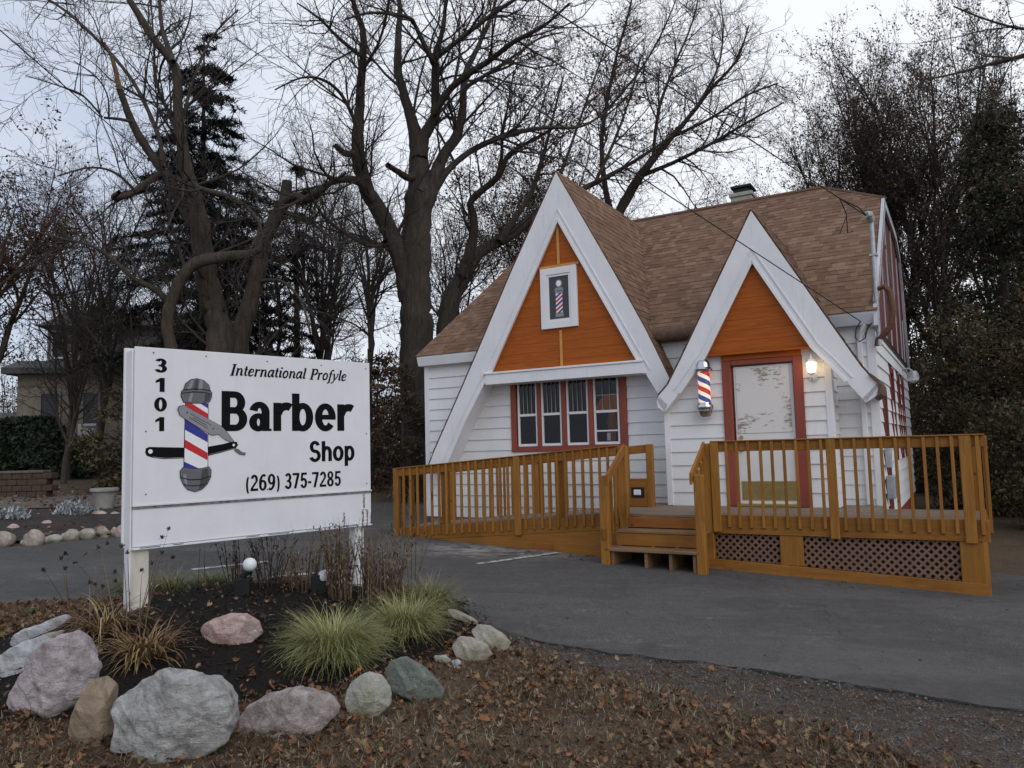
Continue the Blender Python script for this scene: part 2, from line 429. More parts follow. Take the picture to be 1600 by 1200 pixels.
def asphalt_mat():
    ma, nt, b = new_mat('worn asphalt')
    co = coord(nt, 'Object'); f = noise(nt, co, 85, 5, .8); big = noise(nt, co, .55, 6, .6, .4); mid = noise(nt, coord(nt, 'Object', (1, 2.2, 1)), 2.3, 6, .65)
    col = ramp(nt, f, [(.36, (.026, .024, .023)), (.5, (.078, .073, .068)), (.66, (.24, .225, .205))])
    col = mixc(nt, ramp(nt, big, [(.38, .0), (.62, .55)]), col, (.125, .121, .117))
    col = mixc(nt, ramp(nt, mid, [(.52, 0.), (.72, .5)]), col, (.053, .050, .048))
    v = nt.nodes.new('ShaderNodeTexVoronoi'); v.feature = 'DISTANCE_TO_EDGE'; v.inputs['Scale'].default_value = .33
    w_ = nt.nodes.new('ShaderNodeMix'); w_.data_type = 'VECTOR'; w_.inputs[0].default_value = .22
    ns = nt.nodes.new('ShaderNodeTexNoise'); ns.inputs['Scale'].default_value = 2.2; ns.inputs['Detail'].default_value = 6; nt.links.new(co, ns.inputs[0])
    nt.links.new(co, w_.inputs[4]); nt.links.new(ns.outputs[1], w_.inputs[5]); nt.links.new(w_.outputs[1], v.inputs[0])
    ck = ramp(nt, v.outputs[0], [(.0, .6), (.005, 0.)])
    gate = ramp(nt, big, [(.5, 0.), (.56, .8)])
    mm = nt.nodes.new('ShaderNodeMath'); mm.operation = 'MULTIPLY'; nt.links.new(ck, mm.inputs[0]); nt.links.new(gate, mm.inputs[1])
    col = mixc(nt, mm.outputs[0], col, (.02, .02, .02))
    sp = noise(nt, co, 260, 2, .6)
    col = mixc(nt, ramp(nt, sp, [(.64, 0.), (.70, .8)]), col, (.27, .255, .235))
    # pale scuffed patches, as on an old lot, and tar-dark stains
    wp = noise(nt, coord(nt, 'Object', (.8, 1.6, 1)), 1.15, 7, .72, .6); fine = noise(nt, co, 22, 5, .75)
    pm = nt.nodes.new('ShaderNodeMath'); pm.operation = 'MULTIPLY'; nt.links.new(ramp(nt, wp, [(.56, 0.), (.66, 1.)]), pm.inputs[0]); nt.links.new(ramp(nt, fine, [(.46, 0.), (.62, .75)]), pm.inputs[1])
    col = mixc(nt, pm.outputs[0], col, (.27, .26, .24))
    patch = noise(nt, coord(nt, 'Object', (.5, 1, 1), (0, 0, .4)), .75, 3, .45); col = mixc(nt, ramp(nt, patch, [(.47, 0.), (.51, .35)]), col, (.050, .047, .045))
    st = noise(nt, coord(nt, 'Object', (1.3, .7, 1), (0, 0, .5)), .9, 6, .7, .8); col = mixc(nt, ramp(nt, st, [(.58, 0.), (.70, .55)]), col, (.045, .044, .046))
    tyre = noise(nt, coord(nt, 'Object', (.16, 2.4, 1), (0, 0, .32)), 1.5, 6, .65); col = mixc(nt, ramp(nt, tyre, [(.40, .22), (.58, 0.)]), col, (.045, .042, .040))
    mot = noise(nt, co, 7.5, 6, .75); col = mixc(nt, ramp(nt, mot, [(.50, 0.), (.72, .5)]), col, (.135, .127, .118)); col = mixc(nt, ramp(nt, mot, [(.30, .5), (.46, 0.)]), col, (.048, .045, .043))
    # chalky worn ground in front of the ramp
    vd = nt.nodes.new('ShaderNodeVectorMath'); vd.operation = 'DISTANCE'; nt.links.new(coord(nt, 'Object', (.62, 1, 1)), vd.inputs[0]); vd.inputs[1].default_value = (-.25*.62, 11.1, .2)
    zone = ramp(nt, vd.outputs['Value'], [(.35, 1.), (1.0, 0.)]); zs_ = noise(nt, coord(nt, 'Object', (1, 2.2, 1)), 2.6, 8, .8, .4)
    zm_ = nt.nodes.new('ShaderNodeMath'); zm_.operation = 'MULTIPLY'; nt.links.new(zone, zm_.inputs[0]); nt.links.new(ramp(nt, zs_, [(.46, 0.), (.58, .8)]), zm_.inputs[1])
    col = mixc(nt, zm_.outputs[0], col, (.36, .34, .31))
    nt.links.new(col, b.inputs['Base Color']); b.inputs['Roughness'].default_value = .82; b.inputs['Specular IOR Level'].default_value = .3
    bump(nt, b, f, .9, .010); return ma
# asphalt sheet: columns in x between near and far edge, ragged near edge with a small drop
xs = sorted(set([-34, -26, -20, -16, -13] + list(np.arange(-11, 9, .05)) + [10, 11.5, 13, 16, 20, 25, 30]))
AV = []; AQ = []; rows = 26
for x in xs:
    yn = near_y(x) + (.05*mnoise.noise((x*5, 1, 2)) + .025*mnoise.noise((x*17, 3, 2)) if abs(x) < 11 else 0)
    yf = interp(ASPH_FAR, x)
    AV.append((x, yn - .02, plane_z(x, yn) - .06))
    for k in range(rows):
        t = (k/(rows-1))**1.7; y = yn + (yf-yn)*t
        AV.append((x, y, plane_z(x, y) + .012 + .008*smooth((y-yn)*0+1)*(1 if y < yn+3 else max(0, 1-(y-yn-3)/2))))
rr = rows + 1
for i in range(len(xs)-1):
    for k in range(rows):
        a = i*rr+k; AQ.append((a, a+rr, a+rr+1, a+1))
tag(np_mesh('driveway', AV, quads=AQ, mat=asphalt_mat(), smooth_=False), kind='structure')

# the soil-filled break along the edge of the asphalt
CV = []; CQ = []; n = 0
for x in np.arange(.05, 4.6, .025):
    y = near_y(x)+.05*mnoise.noise((x*5, 1, 2))+.025*mnoise.noise((x*17, 3, 2)); wd = max(.0012, .007+.017*mnoise.noise((x*3.1, 8, 1))+.010*mnoise.noise((x*19, 5, 5)))
    CV += [(x, y-wd, plane_z(x, y)+.012), (x, y+.3*wd, plane_z(x, y)+.023)]
for i in range(len(CV)//2-1): CQ.append((2*i, 2*i+2, 2*i+3, 2*i+1))
tag(np_mesh('pavement_crack', CV, quads=CQ, mat=plain('dark crack soil', (.030, .025, .021), .95, .5, 20, .6, 60)), kind='structure')

# worn white parking stripes
def stripe_mat():
    ma, nt, b = new_mat('worn white stripe paint')
    co = coord(nt, 'Object'); f = noise(nt, co, 16, 6, .75)
    col = ramp(nt, f, [(.40, (.10, .098, .097)), (.56, (.52, .51, .48))]); nt.links.new(col, b.inputs['Base Color']); b.inputs['Roughness'].default_value = .9; return ma
SM = stripe_mat()
for a, c, wd in (((745, 884), (873, 866), .09), ((420, 905), (560, 893), .1), ((300, 893), (420, 880), .1)):
    p, q = on_ground(*a), on_ground(*c); d = (q-p); d.z = 0; d.normalize(); s = Vector((-d.y, d.x, 0))*wd/2
    mb = MB(); n = 14
    pts = []
    for i in range(n+1):
        c_ = p.lerp(q, i/n)
        for sg in (-1, 1):
            v = c_ + s*sg*(1+.35*mnoise.noise((i*1.7, sg, 3))); pts.append((v.x, v.y, plane_z(v.x, v.y)+.025))
    mb.raw(pts, [(2*i, 2*i+1, 2*i+3, 2*i+2) if False else (2*i, 2*i+2, 2*i+3, 2*i+1) for i in range(n)])
    tag(mb.build('parking_stripe', SM), kind='structure')
# ------------------------------------------------------------------ the barber shop (local axes: x along the front, y into the house, z up)
HO = Vector((3.63464, 11.05, 0.73392)); HTH = rad(-30.13)
house = empty('barber_shop', HO, 'small white clapboard shop with brown shingle roof and two steep orange gables', 'building', HTH)
def H(u, w_, z):                          # house axes -> world
    c, s = math.cos(HTH), math.sin(HTH)
    return Vector((HO.x + u*c - w_*s, HO.y + u*s + w_*c, HO.z + z))

UL, UR, WF, WB = -6.40, 1.42, .50, 7.9    # main walls
EZ = 2.66; SL = .785; WE = .33            # eave height, roof slope, eave line
RW = 4.2; RZ = EZ + SL*(RW-WE)

def courses(mb, z0, z1, spans, y, step=.2, lap=.024, axis='x', sgn=-1):
    z = z0
    while z < z1 - 1e-3:
        zt = min(z+step, z1); zm = (z+zt)/2
        for a, c in spans(zm):
            if c - a < .01: continue
            def P(t, d, zz): return (t, y+sgn*d, zz) if axis == 'x' else (y+sgn*d, t, zz)
            seg = [a, c]
            p = [P(a, lap, z), P(c, lap, z), P(c, .003, zt+.006), P(a, .003, zt+.006)]
            q = [P(a, 0, z), P(c, 0, z), P(c, lap, z), P(a, lap, z)]
            if (axis == 'x') != (sgn < 0): p = p[::-1]; q = q[::-1]
            mb.face(p); mb.face(q)
            # bare end faces close the lap
            mb.face([P(a, 0, z), P(a, lap, z), P(a, .003, zt)]); mb.face([P(c, 0, z), P(c, .003, zt), P(c, lap, z)])
        z += step
def minus(a, c, holes):
    out = [(a, c)]
    for h0, h1 in holes:
        nn = []
        for p, q in out:
            if h1 <= p or h0 >= q: nn.append((p, q)); continue
            if h0 > p: nn.append((p, h0))
            if h1 < q: nn.append((h1, q))
        out = nn
    return out

# front wall with the window bay cut out
WX0, WX1, WZ0, WZ1 = -4.51, -2.31, .795, 2.06
mb = MB()
courses(mb, -.37, 2.60, lambda z: minus(UL, UR, [(WX0+.05, WX1-.05)] if WZ0+.02 < z < WZ1 else []), WF)
mb.build('front_wall', M['siding'], house)
mb = MB(); mb.box(UL+.05, UR-.05, WF+.02, WF+.14, -.95, -.375); mb.build('foundation', M['concrete'], house)
mb = MB(); mb.box(UL-.012, UL+.09, WF-.03, WF-.004, -.37, 2.58); mb.build('corner_board', M['trim'], house, bevel=.004)
mb = MB(); mb.box(UR-.10, UR+.02, WF-.034, WF-.004, -.25, 2.45); mb.build('corner_board', M['trim'], house, bevel=.004)
# left and back walls
mb = MB(); courses(mb, -.37, 2.6, lambda z: [(WF, WB)], UL, axis='y', sgn=-1); mb.build('side_wall', M['siding'], house)
mb = MB(); mb.box(UL, UR, WB-.02, WB, -.9, 2.6); mb.build('back_wall', M['siding'], house)
# right side wall: clapboard below, dark red boards above
SW = [(1.35, 1.55, 1.3, 2.02), (3.1, 3.95, .9, 2.1), (5.3, 5.95, .9, 2.0)]
mb = MB()
courses(mb, -.30, 2.42, lambda z: minus(WF, WB, [(1.0, 1.62)] if z < 1.55 else ([(2.6, 3.35), (4.2, 4.8), (5.3, 5.9)] if .5 < z < 2.05 else [])), UR, axis='y', sgn=1)
mb.build('side_wall', M['siding'], house)
mb = MB(); mb.box(UR-.10, UR+.012, WF+.01, WB-.05, -.95, -.305); mb.build('foundation', M['red'], house)
d = MB(); d.box(UR-.06, UR+.035, 1.0, 1.10, -.25, 1.60).box(UR-.06, UR+.035, 1.52, 1.62, -.25, 1.60).box(UR-.06, UR+.030, 1.10, 1.52, 1.5, 1.60)
sd_ = d.build('side_door_frame', M['darkred'], house, bevel=.004)
d = MB(); d.box(UR-.05, UR-.02, 1.1, 1.52, -.25, 1.5); d.build('side_door', M['door'], sd_)
for a, c in ((2.6, 3.35), (4.2, 4.8), (5.3, 5.9)):
    d = MB(); d.box(UR-.03, UR+.035, a, a+.09, .5, 2.05).box(UR-.03, UR+.035, c-.09, c, .5, 2.05).box(UR-.03, UR+.03, a+.09, c-.09, .5, .6).box(UR-.03, UR+.03, a+.09, c-.09, 1.95, 2.05)
    fr = d.build('side_window', M['darkred'], house, bevel=.004)
    d = MB(); d.box(UR-.02, UR-.008, a+.09, c-.09, .6, 1.95); d.build('pane', M['black'], fr)
# upper side gable
PROF = [(WE+.02, 2.42), (WE+.12, 2.74), (3.42, 5.02), (6.15, 5.0), (7.0, 4.72), (7.35, 4.1), (7.6, 3.2), (7.85, 2.42)]
mb = MB(); mb.prism([(p[0]+(.12 if i < 3 else -.04), p[1]-.02) for i, p in enumerate(PROF)], UR-.06, UR+.01, 'x'); mb.build('side_gable_boards', M['darkred'], house)
for y_ in (1.35, 2.5, 3.7, 5.1, 6.4, 7.2):
    zt = EZ + SL*(y_-WE) - .1 if y_ < 3.4 else (4.9 if y_ < 6.2 else 4.9-(y_-6.2)*1.5)
    mb = MB(); mb.box(UR+.011, UR+.03, y_-.009, y_+.009, 2.46, zt); mb.build('gable_batten', M['fascia'], house)
mb = MB(); mb.beam((UR+.02, 2.1, 3.9), (UR+.02, 3.6, 3.1), .02, .02); mb.build('gable_brace', M['fascia'], house)
mb = MB(); mb.beam((UR+.02, 3.6, 4.3), (UR+.02, 5.1, 3.4), .02, .02)
mb.build('gable_brace', M['fascia'], house)
mb = MB(); mb.box(UR-.005, UR+.04, WF, WB, 2.40, 2.46); mb.build('belly_band', M['black'], house)
mb = MB()
for a, c in zip(PROF[:-1], PROF[1:]):
    mb.beam((1.47, a[0], a[1]-.02), (1.47, c[0], c[1]-.02), .05, .17, up=(1, 0, 0) if False else (0, -(c[1]-a[1]), c[0]-a[0]))
mb.build('rake_board', M['fascia'], house)

# ---- shingled slopes: every tab a small slab
RS = random.Random(3)
def shingle_slope(mb, org, ax, upv, s0, s1, span, crs=.135):
    org, ax, upv = Vector(org), Vector(ax).normalized(), Vector(upv).normalized(); nv = ax.cross(upv).normalized()
    if nv.z < 0: nv = -nv
    s = s0
    while s < s1 - .01:
        st = min(s+crs, s1)
        a, c = span((s+st)/2)
        a2, c2 = span(s); 
        x = a - RS.uniform(0, .2)
        while x < c:
            xw = RS.choice((.09, .12, .15, .19)); x0 = max(x, a); x1 = min(x+xw, c); x += xw
            if x1 - x0 < .01: continue
            t = RS.choice((.007, .009, .013)); lo = s
            A = org+ax*x0+upv*lo; B = org+ax*x1+upv*lo; Cc = org+ax*x1+upv*(st+.03); D = org+ax*x0+upv*(st+.03)
            At, Bt, Ct, Dt = A+nv*t, B+nv*t, Cc+nv*.004, D+nv*.004
            mb.raw([At, Bt, Ct, Dt, A, B], [(0,1,2,3), (4,5,1,0), (4,0,3), (5,2,1)])
        s = st
CS = 1/math.hypot(1, SL); SN = SL*CS
LS = (RW-WE)/CS
mb = MB()
def main_span(s):
    z = EZ+s*SN
    return (-6.50+.22*(z-EZ), 1.5 if z < 5.07 else 1.5-(z-5.07)/(RZ-5.07)*1.1)
shingle_slope(mb, (0, WE, EZ), (1, 0, 0), (0, CS, SN), -.03, LS, main_span)
roof = mb.build('roof', M['shingle'], house)
mb = MB()   # deck of the roof under the shingles, its hipped end and the back slope
lo0, hi0 = main_span(0), main_span(LS)
ul1 = hi0[0]
mb.face([(lo0[0], WE, EZ-.012), (1.5, WE, EZ-.012), (1.5, 3.40, 5.055), (.4, RW, RZ-.012), (ul1, RW, RZ-.012)])
mb.face([(.4, RW, RZ-.008), (1.5, 3.40, 5.06), (1.5, 6.15, 5.03)])
mb.face([(ul1, RW, RZ-.012), (.4, RW, RZ-.012), (1.5, 6.15, 5.03), (ul1, 6.15, 5.03)])
for a, c in zip(PROF[3:-1], PROF[4:]):
    mb.face([(ul1, a[0], a[1]+.03), (1.5, a[0], a[1]+.03), (1.5, c[0], c[1]+.03), (ul1-.4, c[0], c[1]+.03)])
mb.face([(lo0[0]+.1, WE, EZ-.03), (ul1+.08, RW, RZ-.03), (ul1+.08, 6.15, 5.0), (lo0[0]+.1, 7.9, 2.45)])
mb.build('roof_deck', M['roofplain'], house)
mb = MB(); mb.tube([(ul1, RW, RZ+.0), (.4, RW, RZ+.0)], .05, 6).tube([(.4, RW, RZ), (1.5, 3.41, 5.07)], .04, 6); mb.build('ridge_cap', M['roofplain'], roof)
# boxed eaves and gutters
mb = MB(); mb.prism([(WE-.01, EZ-.01), (WE-.01, EZ-.05), (WE+.03, EZ-.2), (WF-.01, EZ-.2), (WF-.01, EZ+.02)], -6.47, -4.7, 'x'); mb.build('eave_fascia', M['trim'], house, bevel=.004)
mb = MB(); mb.prism([(WE-.01, EZ-.01), (WE-.01, EZ-.05), (WE+.03, EZ-.2), (WF-.01, EZ-.2), (WF-.01, EZ+.02)], .86, 1.47, 'x'); mb.build('eave_fascia', M['fascia'], house, bevel=.004)
mb = MB()
prof = [(WE+.04+.12*math.cos(a), EZ-.06+.12*math.sin(a)) for a in [rad(t) for t in range(60, 321, 20)]]
mb.prism(prof+[(WF, EZ-.14), (WF, EZ+.1)], -1.95, -.95, 'x'); mb.build('rolled_eave', M['roofplain'], house, smooth_=True)
# downspout on the right corner
mb = MB(); mb.box(UR-.22, UR-.15, WF-.075, WF-.02, -.05, 2.3).beam((UR-.185, WF-.05, 2.28), (UR-.10, WE+.06, 2.47), .07, .055); mb.build('downspout', M['trim'], house, bevel=.008)

# ---- a steep front gable: barge boards, moulding, panel and its own little roof
def gable(prefix, wfr, outL, outR, inL, inR, panel, ridge_len, low_end, shingle_right, shingle_left):
    # outL/outR run from the apex down; inL/inR are the inner edges
    for side, out, inn in ((-1, outL, inL), (1, outR, inR)):
        mb = MB(); mb.prism(out + inn[::-1], wfr, wfr+.035, 'y'); bb = mb.build('barge_board', M['trim'], house, bevel=.004)
        # moulding strip along the inner edge, and a drip strip along the outer one
        mb = MB()
        for a, c in list(zip(inn[:-1], inn[1:]))[:-1]:
            mb.beam((a[0]-side*.0, wfr-.004, a[1]), (c[0], wfr-.004, c[1]), .03, .035, up=(1, 0, .0))
        pts = [(p[0]+side*.085, p[1]+.05) for p in inn]
        pts[0] = (inn[0][0], inn[0][1]+.19)
        for a, c in list(zip(pts[:-1], pts[1:]))[:-1]:
            mb.beam((a[0], wfr-.002, a[1]), (c[0], wfr-.002, c[1]), .022, .018, up=(1, 0, 0))
        mb.build('moulding', M['trim'], bb)
        # soffit from the inner edge back to the wall
        mb = MB()
        for a, c in zip(inn[:-1], inn[1:]):
            mb.face([(a[0], wfr+.03, a[1]), (c[0], wfr+.03, c[1]), (c[0], low_end, c[1]), (a[0], low_end, a[1])])
        mb.build('soffit', M['trim'], house)
        # roof slab edge
        mb = MB()
        for i, (a, c) in enumerate(zip(out[:-1], out[1:])):
            d_ = Vector((c[0]-a[0], 0, c[1]-a[1])); L = d_.length; d_.normalize(); nrm = Vector((-d_.z*1, 0, d_.x)); 
            if nrm.z < 0: nrm = -nrm
            if nrm.x*side < 0 and abs(nrm.z) < .2: nrm = -nrm
            def wb(z): return min(ridge_len, WE+(z-EZ)/SL+.12) if z > EZ+.14 else low_end
            A0 = Vector((a[0], wfr+.006, a[1]))+nrm*.002; C0 = Vector((c[0], wfr+.006, c[1]))+nrm*.002
            w1, w2 = wb(a[1]), wb(c[1])
            mb.raw([A0, C0, Vector((c[0], w2, c[1]))+nrm*.002, Vector((a[0], w1, a[1]))+nrm*.002,
                    A0+nrm*.012, C0+nrm*.012, Vector((c[0], w2, c[1]))+nrm*.014, Vector((a[0], w1, a[1]))+nrm*.014],
                   [(0,1,2,3), (7,6,5,4), (4,5,1,0), (5,6,2,1), (6,7,3,2), (7,4,0,3)])
        gr = mb.build('gable_roof', M['roofplain'], house)
        mb = MB()
        for i, (a, c) in enumerate(zip(out[:-1], out[1:])):
            upv = Vector((a[0]-c[0], 0, a[1]-c[1])); L = upv.length; upv.normalize()
            if L < .12: continue
            nrm = Vector((upv.z*side, 0, -upv.x*side))
            o_ = Vector((c[0], 0, c[1])) + nrm*.016
            def span(s, upv=upv, c=c):
                z = c[1]+s*upv.z
                return (wfr-.004, min(ridge_len, WE+(z-EZ)/SL+.05) if z > EZ+.14 else low_end)
            # keep the shingle normal outward
            k0 = len(mb.v)
            shingle_slope2(mb, o_, Vector((0, 1, 0)), upv, nrm, 0, L, span)
        mb.build('gable_shingles', M['shingle'], gr)
    mb = MB(); mb.prism(panel, wfr+.06, wfr+.10, 'y'); pn = mb.build('gable_panel', M['panel'], house)
    return pn
def shingle_slope2(mb, org, ax, upv, nv, s0, s1, span, crs=.135):
    s = s0
    while s < s1 - .01:
        st = min(s+crs, s1); a, c = span(s+.01)
        x = a - RS.uniform(0, .2)
        while x < c:
            xw = RS.choice((.09, .12, .15, .19)); x0 = max(x, a); x1 = min(x+xw, c); x += xw
            if x1 - x0 < .01: continue
            t = RS.choice((.007, .009, .013)); lo = s
            A = org+ax*x0+upv*lo; B = org+ax*x1+upv*lo; Cc = org+ax*x1+upv*(st+.02); D = org+ax*x0+upv*(st+.02)
            mb.raw([A+nv*t, B+nv*t, Cc+nv*.003, D+nv*.003, A, B], [(0,1,2,3), (4,5,1,0), (4,0,3), (5,2,1)])
        s = st

# large window gable
LG = gable('left', .11,
  [(-3.295, 5.535), (-4.228, 3.93), (-4.905, 2.69), (-5.5, 1.63), (-5.95, .84), (-6.09, .56), (-6.13, .45)],
  [(-3.295, 5.535), (-2.315, 3.68), (-1.80, 2.66), (-1.47, 1.92), (-1.40, 1.74)],
  [(-3.287, 4.705), (-4.70, 2.19), (-4.86, 1.985), (-5.27, 1.345), (-5.66, .63), (-5.74, .45)],
  [(-3.287, 4.705), (-1.925, 2.14), (-1.84, 1.985), (-1.60, 1.56)],
  [(-3.287, 4.72), (-4.74, 2.15), (-1.90, 2.15)], 4.05, WF-.005, True, True)
mb = MB(); mb.box(-4.80, -1.87, .085, WF-.02, 1.985, 2.165).box(-4.83, -1.86, .065, .2, 2.165, 2.20); mb.build('cross_beam', M['trim'], house, bevel=.005)
for b_ in ((-3.345, -3.300, .150, .172, 3.95, 4.70), (-3.345, -3.300, .150, .172, 2.20, 2.82), (-3.70, -2.94, .145, .172, 3.90, 3.945)):
    mb = MB(); mb.box(*b_); mb.build('panel_batten', M['batten'], LG, bevel=.003)
# small framed picture window in the panel
X0, X1, Z0_, Z1_ = -3.665, -2.985, 2.86, 3.895
mb = MB(); t = .115
mb.box(X0, X0+t, .118, .17, Z0_, Z1_).box(X1-t, X1, .118, .17, Z0_, Z1_).box(X0+t, X1-t, .120, .17, Z1_-t, Z1_).box(X0+t, X1-t, .120, .17, Z0_, Z0_+t)
t2 = .04; a0, a1, b0, b1 = X0+t, X1-t, Z0_+t, Z1_-t
mb.box(a0, a0+t2, .132, .17, b0, b1).box(a1-t2, a1, .132, .17, b0, b1).box(a0+t2, a1-t2, .134, .17, b1-t2, b1).box(a0+t2, a1-t2, .134, .17, b0, b0+t2)
gw = mb.build('gable_window', M['trim'], house, bevel=.004)
mb = MB(); mb.box(a0+t2, a1-t2, .150, .168, b0+t2, b1-t2); mb.build('poster', M['grey1'], gw)
def disc(cx, cz, rx, rz, n=28): return [(cx+rx*math.cos(2*PI*i/n), cz+rz*math.sin(2*PI*i/n)) for i in range(n)]
cx = (a0+a1)/2; W_ = .062
def flatpart(name, polys, y, mat, parent, th=.003):
    o = None
    for p in polys:
        mb = MB(); mb.prism(p, y-th, y, 'y'); q = mb.build(name, mat, parent); o = o or q
    return o
flatpart('printed_pole_cap', [disc(cx, 3.62, .062, .066), [(cx-.085, 3.50), (cx+.085, 3.50), (cx+.07, 3.55), (cx-.07, 3.55)], [(cx-.075, 3.455), (cx+.075, 3.455), (cx+.075, 3.49), (cx-.075, 3.49)], [(cx-.075, 3.05), (cx+.075, 3.05), (cx+.075, 3.115), (cx-.075, 3.115)]], .150, M['grey3'], gw)
flatpart('printed_pole', [[(cx-W_, 3.12), (cx+W_, 3.12), (cx+W_, 3.45), (cx-W_, 3.45)], disc(cx, 3.62, .045, .05)], .147, M['swhite'], gw)
def clip_stripes(x0, x1, z0, z1, period, wd, off, slope):
    out = []
    k = -6
    while k < 12:
        zc = z0+off+k*period; k += 1
        poly = [(x0, zc), (x1, zc+slope), (x1, zc+slope+wd), (x0, zc+wd)]
        # clip to z range
        def clip(poly, zz, keep_above):
            o = []
            for i in range(len(poly)):
                p, q = poly[i], poly[(i+1) % len(poly)]
                ip = (p[1] >= zz) == keep_above or p[1] == zz; iq = (q[1] >= zz) == keep_above or q[1] == zz
                if ip: o.append(p)
                if ip != iq:
                    t = (zz-p[1])/(q[1]-p[1]); o.append((p[0]+t*(q[0]-p[0]), zz))
            return o
        poly = clip(poly, z0, True)
        if len(poly) > 2: poly = clip(poly, z1, False)
        if len(poly) > 2: out.append(poly)
    return out
flatpart('printed_red_stripe', clip_stripes(cx-W_, cx+W_, 3.12, 3.45, .15, .035, .02, .09), .143, M['sred'], gw)
flatpart('printed_blue_stripe', clip_stripes(cx-W_, cx+W_, 3.12, 3.45, .15, .035, .095, .09), .143, M['sblue'], gw)

# vestibule: the small door gable stands forward of the main wall
VL, VR = -1.50, .885
mb = MB()
def vspan(z):
    a, c = VL, VR
    if z > 1.3: a = max(VL, -1.50+(z-1.3)*.57); 
    if z > 1.9: c = min(VR, .885-(z-1.9)*.57)
    return minus(a, c, [(-.58, .50)] if z < 2.09 else [])
courses(mb, -.06, 2.30, vspan, 0.0)
mb.build('vestibule_wall', M['siding'], house)
mb = MB(); courses(mb, -.06, 2.0, lambda z: [(0.0, WF-.02)], VR, axis='y', sgn=1); mb.build('vestibule_side', M['siding'], house)
mb = MB(); courses(mb, -.06, 1.5, lambda z: [(0.0, WF-.02)], VL, axis='y', sgn=-1); mb.build('vestibule_side', M['siding'], house)
mb = MB(); mb.box(VL-.015, VL+.075, -.03, -.003, -.06, 1.42); mb.build('corner_board', M['trim'], house, bevel=.004)
mb = MB(); mb.box(VR-.075, VR+.02, -.03, -.003, -.06, 1.95).box(VR-.0, VR+.022, -.003, .08, -.06, 1.95); mb.build('corner_board', M['trim'], house, bevel=.004)
RG = gable('right', -.17,
  [(-.03, 4.2), (-.62, 3.13), (-1.18, 2.11), (-1.385, 1.755), (-1.54, 1.60), (-1.565, 1.52)],
  [(-.03, 4.2), (.517, 3.22), (.967, 2.41), (1.28, 1.85), (1.40, 1.68), (1.475, 1.60), (1.49, 1.53)],
  [(-.05, 3.465), (-.79, 2.15), (-.966, 1.93), (-1.21, 1.62), (-1.455, 1.345)],
  [(-.05, 3.465), (.69, 2.14), (.86, 1.945), (1.10, 1.64), (1.325, 1.345)],
  [(-.05, 3.48), (-.83, 2.14), (.73, 2.14)], 2.45, -.01, True, True)
mb = MB(); mb.prism([(1.475, 1.60), (1.49, 1.53), (1.46, 1.42), (1.325, 1.345), (1.28, 1.40)], -.17, -.135, 'y'); mb.prism([(-1.54, 1.60), (-1.575, 1.52), (-1.56, 1.42), (-1.455, 1.345), (-1.40, 1.45)], -.17, -.135, 'y'); mb.build('barge_foot', M['trim'], house, bevel=.004)
mb = MB()
pr = [(1.40, 1.735), (1.49, 1.65), (1.535, 1.56), (1.52, 1.45), (1.44, 1.39), (1.43, 1.40), (1.49, 1.46), (1.497, 1.55), (1.465, 1.62), (1.39, 1.70)]
mb.prism(pr, -.205, WF, 'y'); mb.build('rolled_roof_edge', M['roofplain'], house, smooth_=True)
mb = MB(); mb.box(-.80, .71, -.145, -.05, 2.135, 2.165); mb.build('panel_sill', M['panel'], RG, bevel=.004)
mb = MB(); mb.box(-.60, .52, -.06, -.002, 2.06, 2.135); mb.build('door_header', M['panel'], house, bevel=.004)

# front door
mb = MB(); mb.box(-.60, -.47, -.05, .06, -.055, 2.06).box(.40, .53, -.05, .06, -.055, 2.06).box(-.47, .40, -.045, .06, 1.985, 2.06); mb.build('door_casing', M['red'], house, bevel=.006)
mb = MB(); mb.box(-.445, .385, .015, .055, -.02, 1.965); door = mb.build('front_door', M['door'], house, bevel=.003)
def patch_mat():
    ma, nt, b = new_mat('peeling painted plywood'); co = coord(nt, 'Object', (1, 1, 3.2)); f = noise(nt, co, 9, 8, .78, .5); v = noise(nt, coord(nt, 'Object'), 1.9, 3)
    dn = nt.nodes.new('ShaderNodeMath'); dn.operation = 'MULTIPLY'; nt.links.new(f, dn.inputs[0]); nt.links.new(v, dn.inputs[1])
    k = ramp(nt, dn.outputs[0], [(.300, 0.), (.312, 1.)]); nt.links.new(mixc(nt, k, (.70, .68, .65), (.30, .26, .22)), b.inputs['Base Color']); b.inputs['Roughness'].default_value = .7
    bump(nt, b, k, -.6, .004); return ma
mb = MB(); mb.box(-.415, .34, .006, .014, .99, 1.93); mb.build('patched_panel', patch_mat(), door, bevel=.002)
mb = MB(); mb.box(-.40, .35, .008, .014, .03, .30); mb.build('kick_plate', M['brass'], door)
mb = MB(); mb.raw(*[[], []]) if False else None
for zz, rr_ in ((.935, .026), (.755, .030)):
    k = MB(); k.tube([(-.375, .014, zz), (-.375, -.004, zz)], rr_, 16)
    if zz < .9: k.tube([(-.375, -.004, zz), (-.375, -.028, zz), (-.375, -.045, zz), (-.375, -.062, zz), (-.375, -.068, zz)], [.012, .012, .027, .027, .014], 16)
    k.build('door_knob' if zz < .9 else 'deadbolt', M['brass'], door, smooth_=True)
mb = MB(); mb.box(-.47, .40, -.07, .06, -.057, -.02); mb.build('threshold', M['brass'], house, bevel=.004)

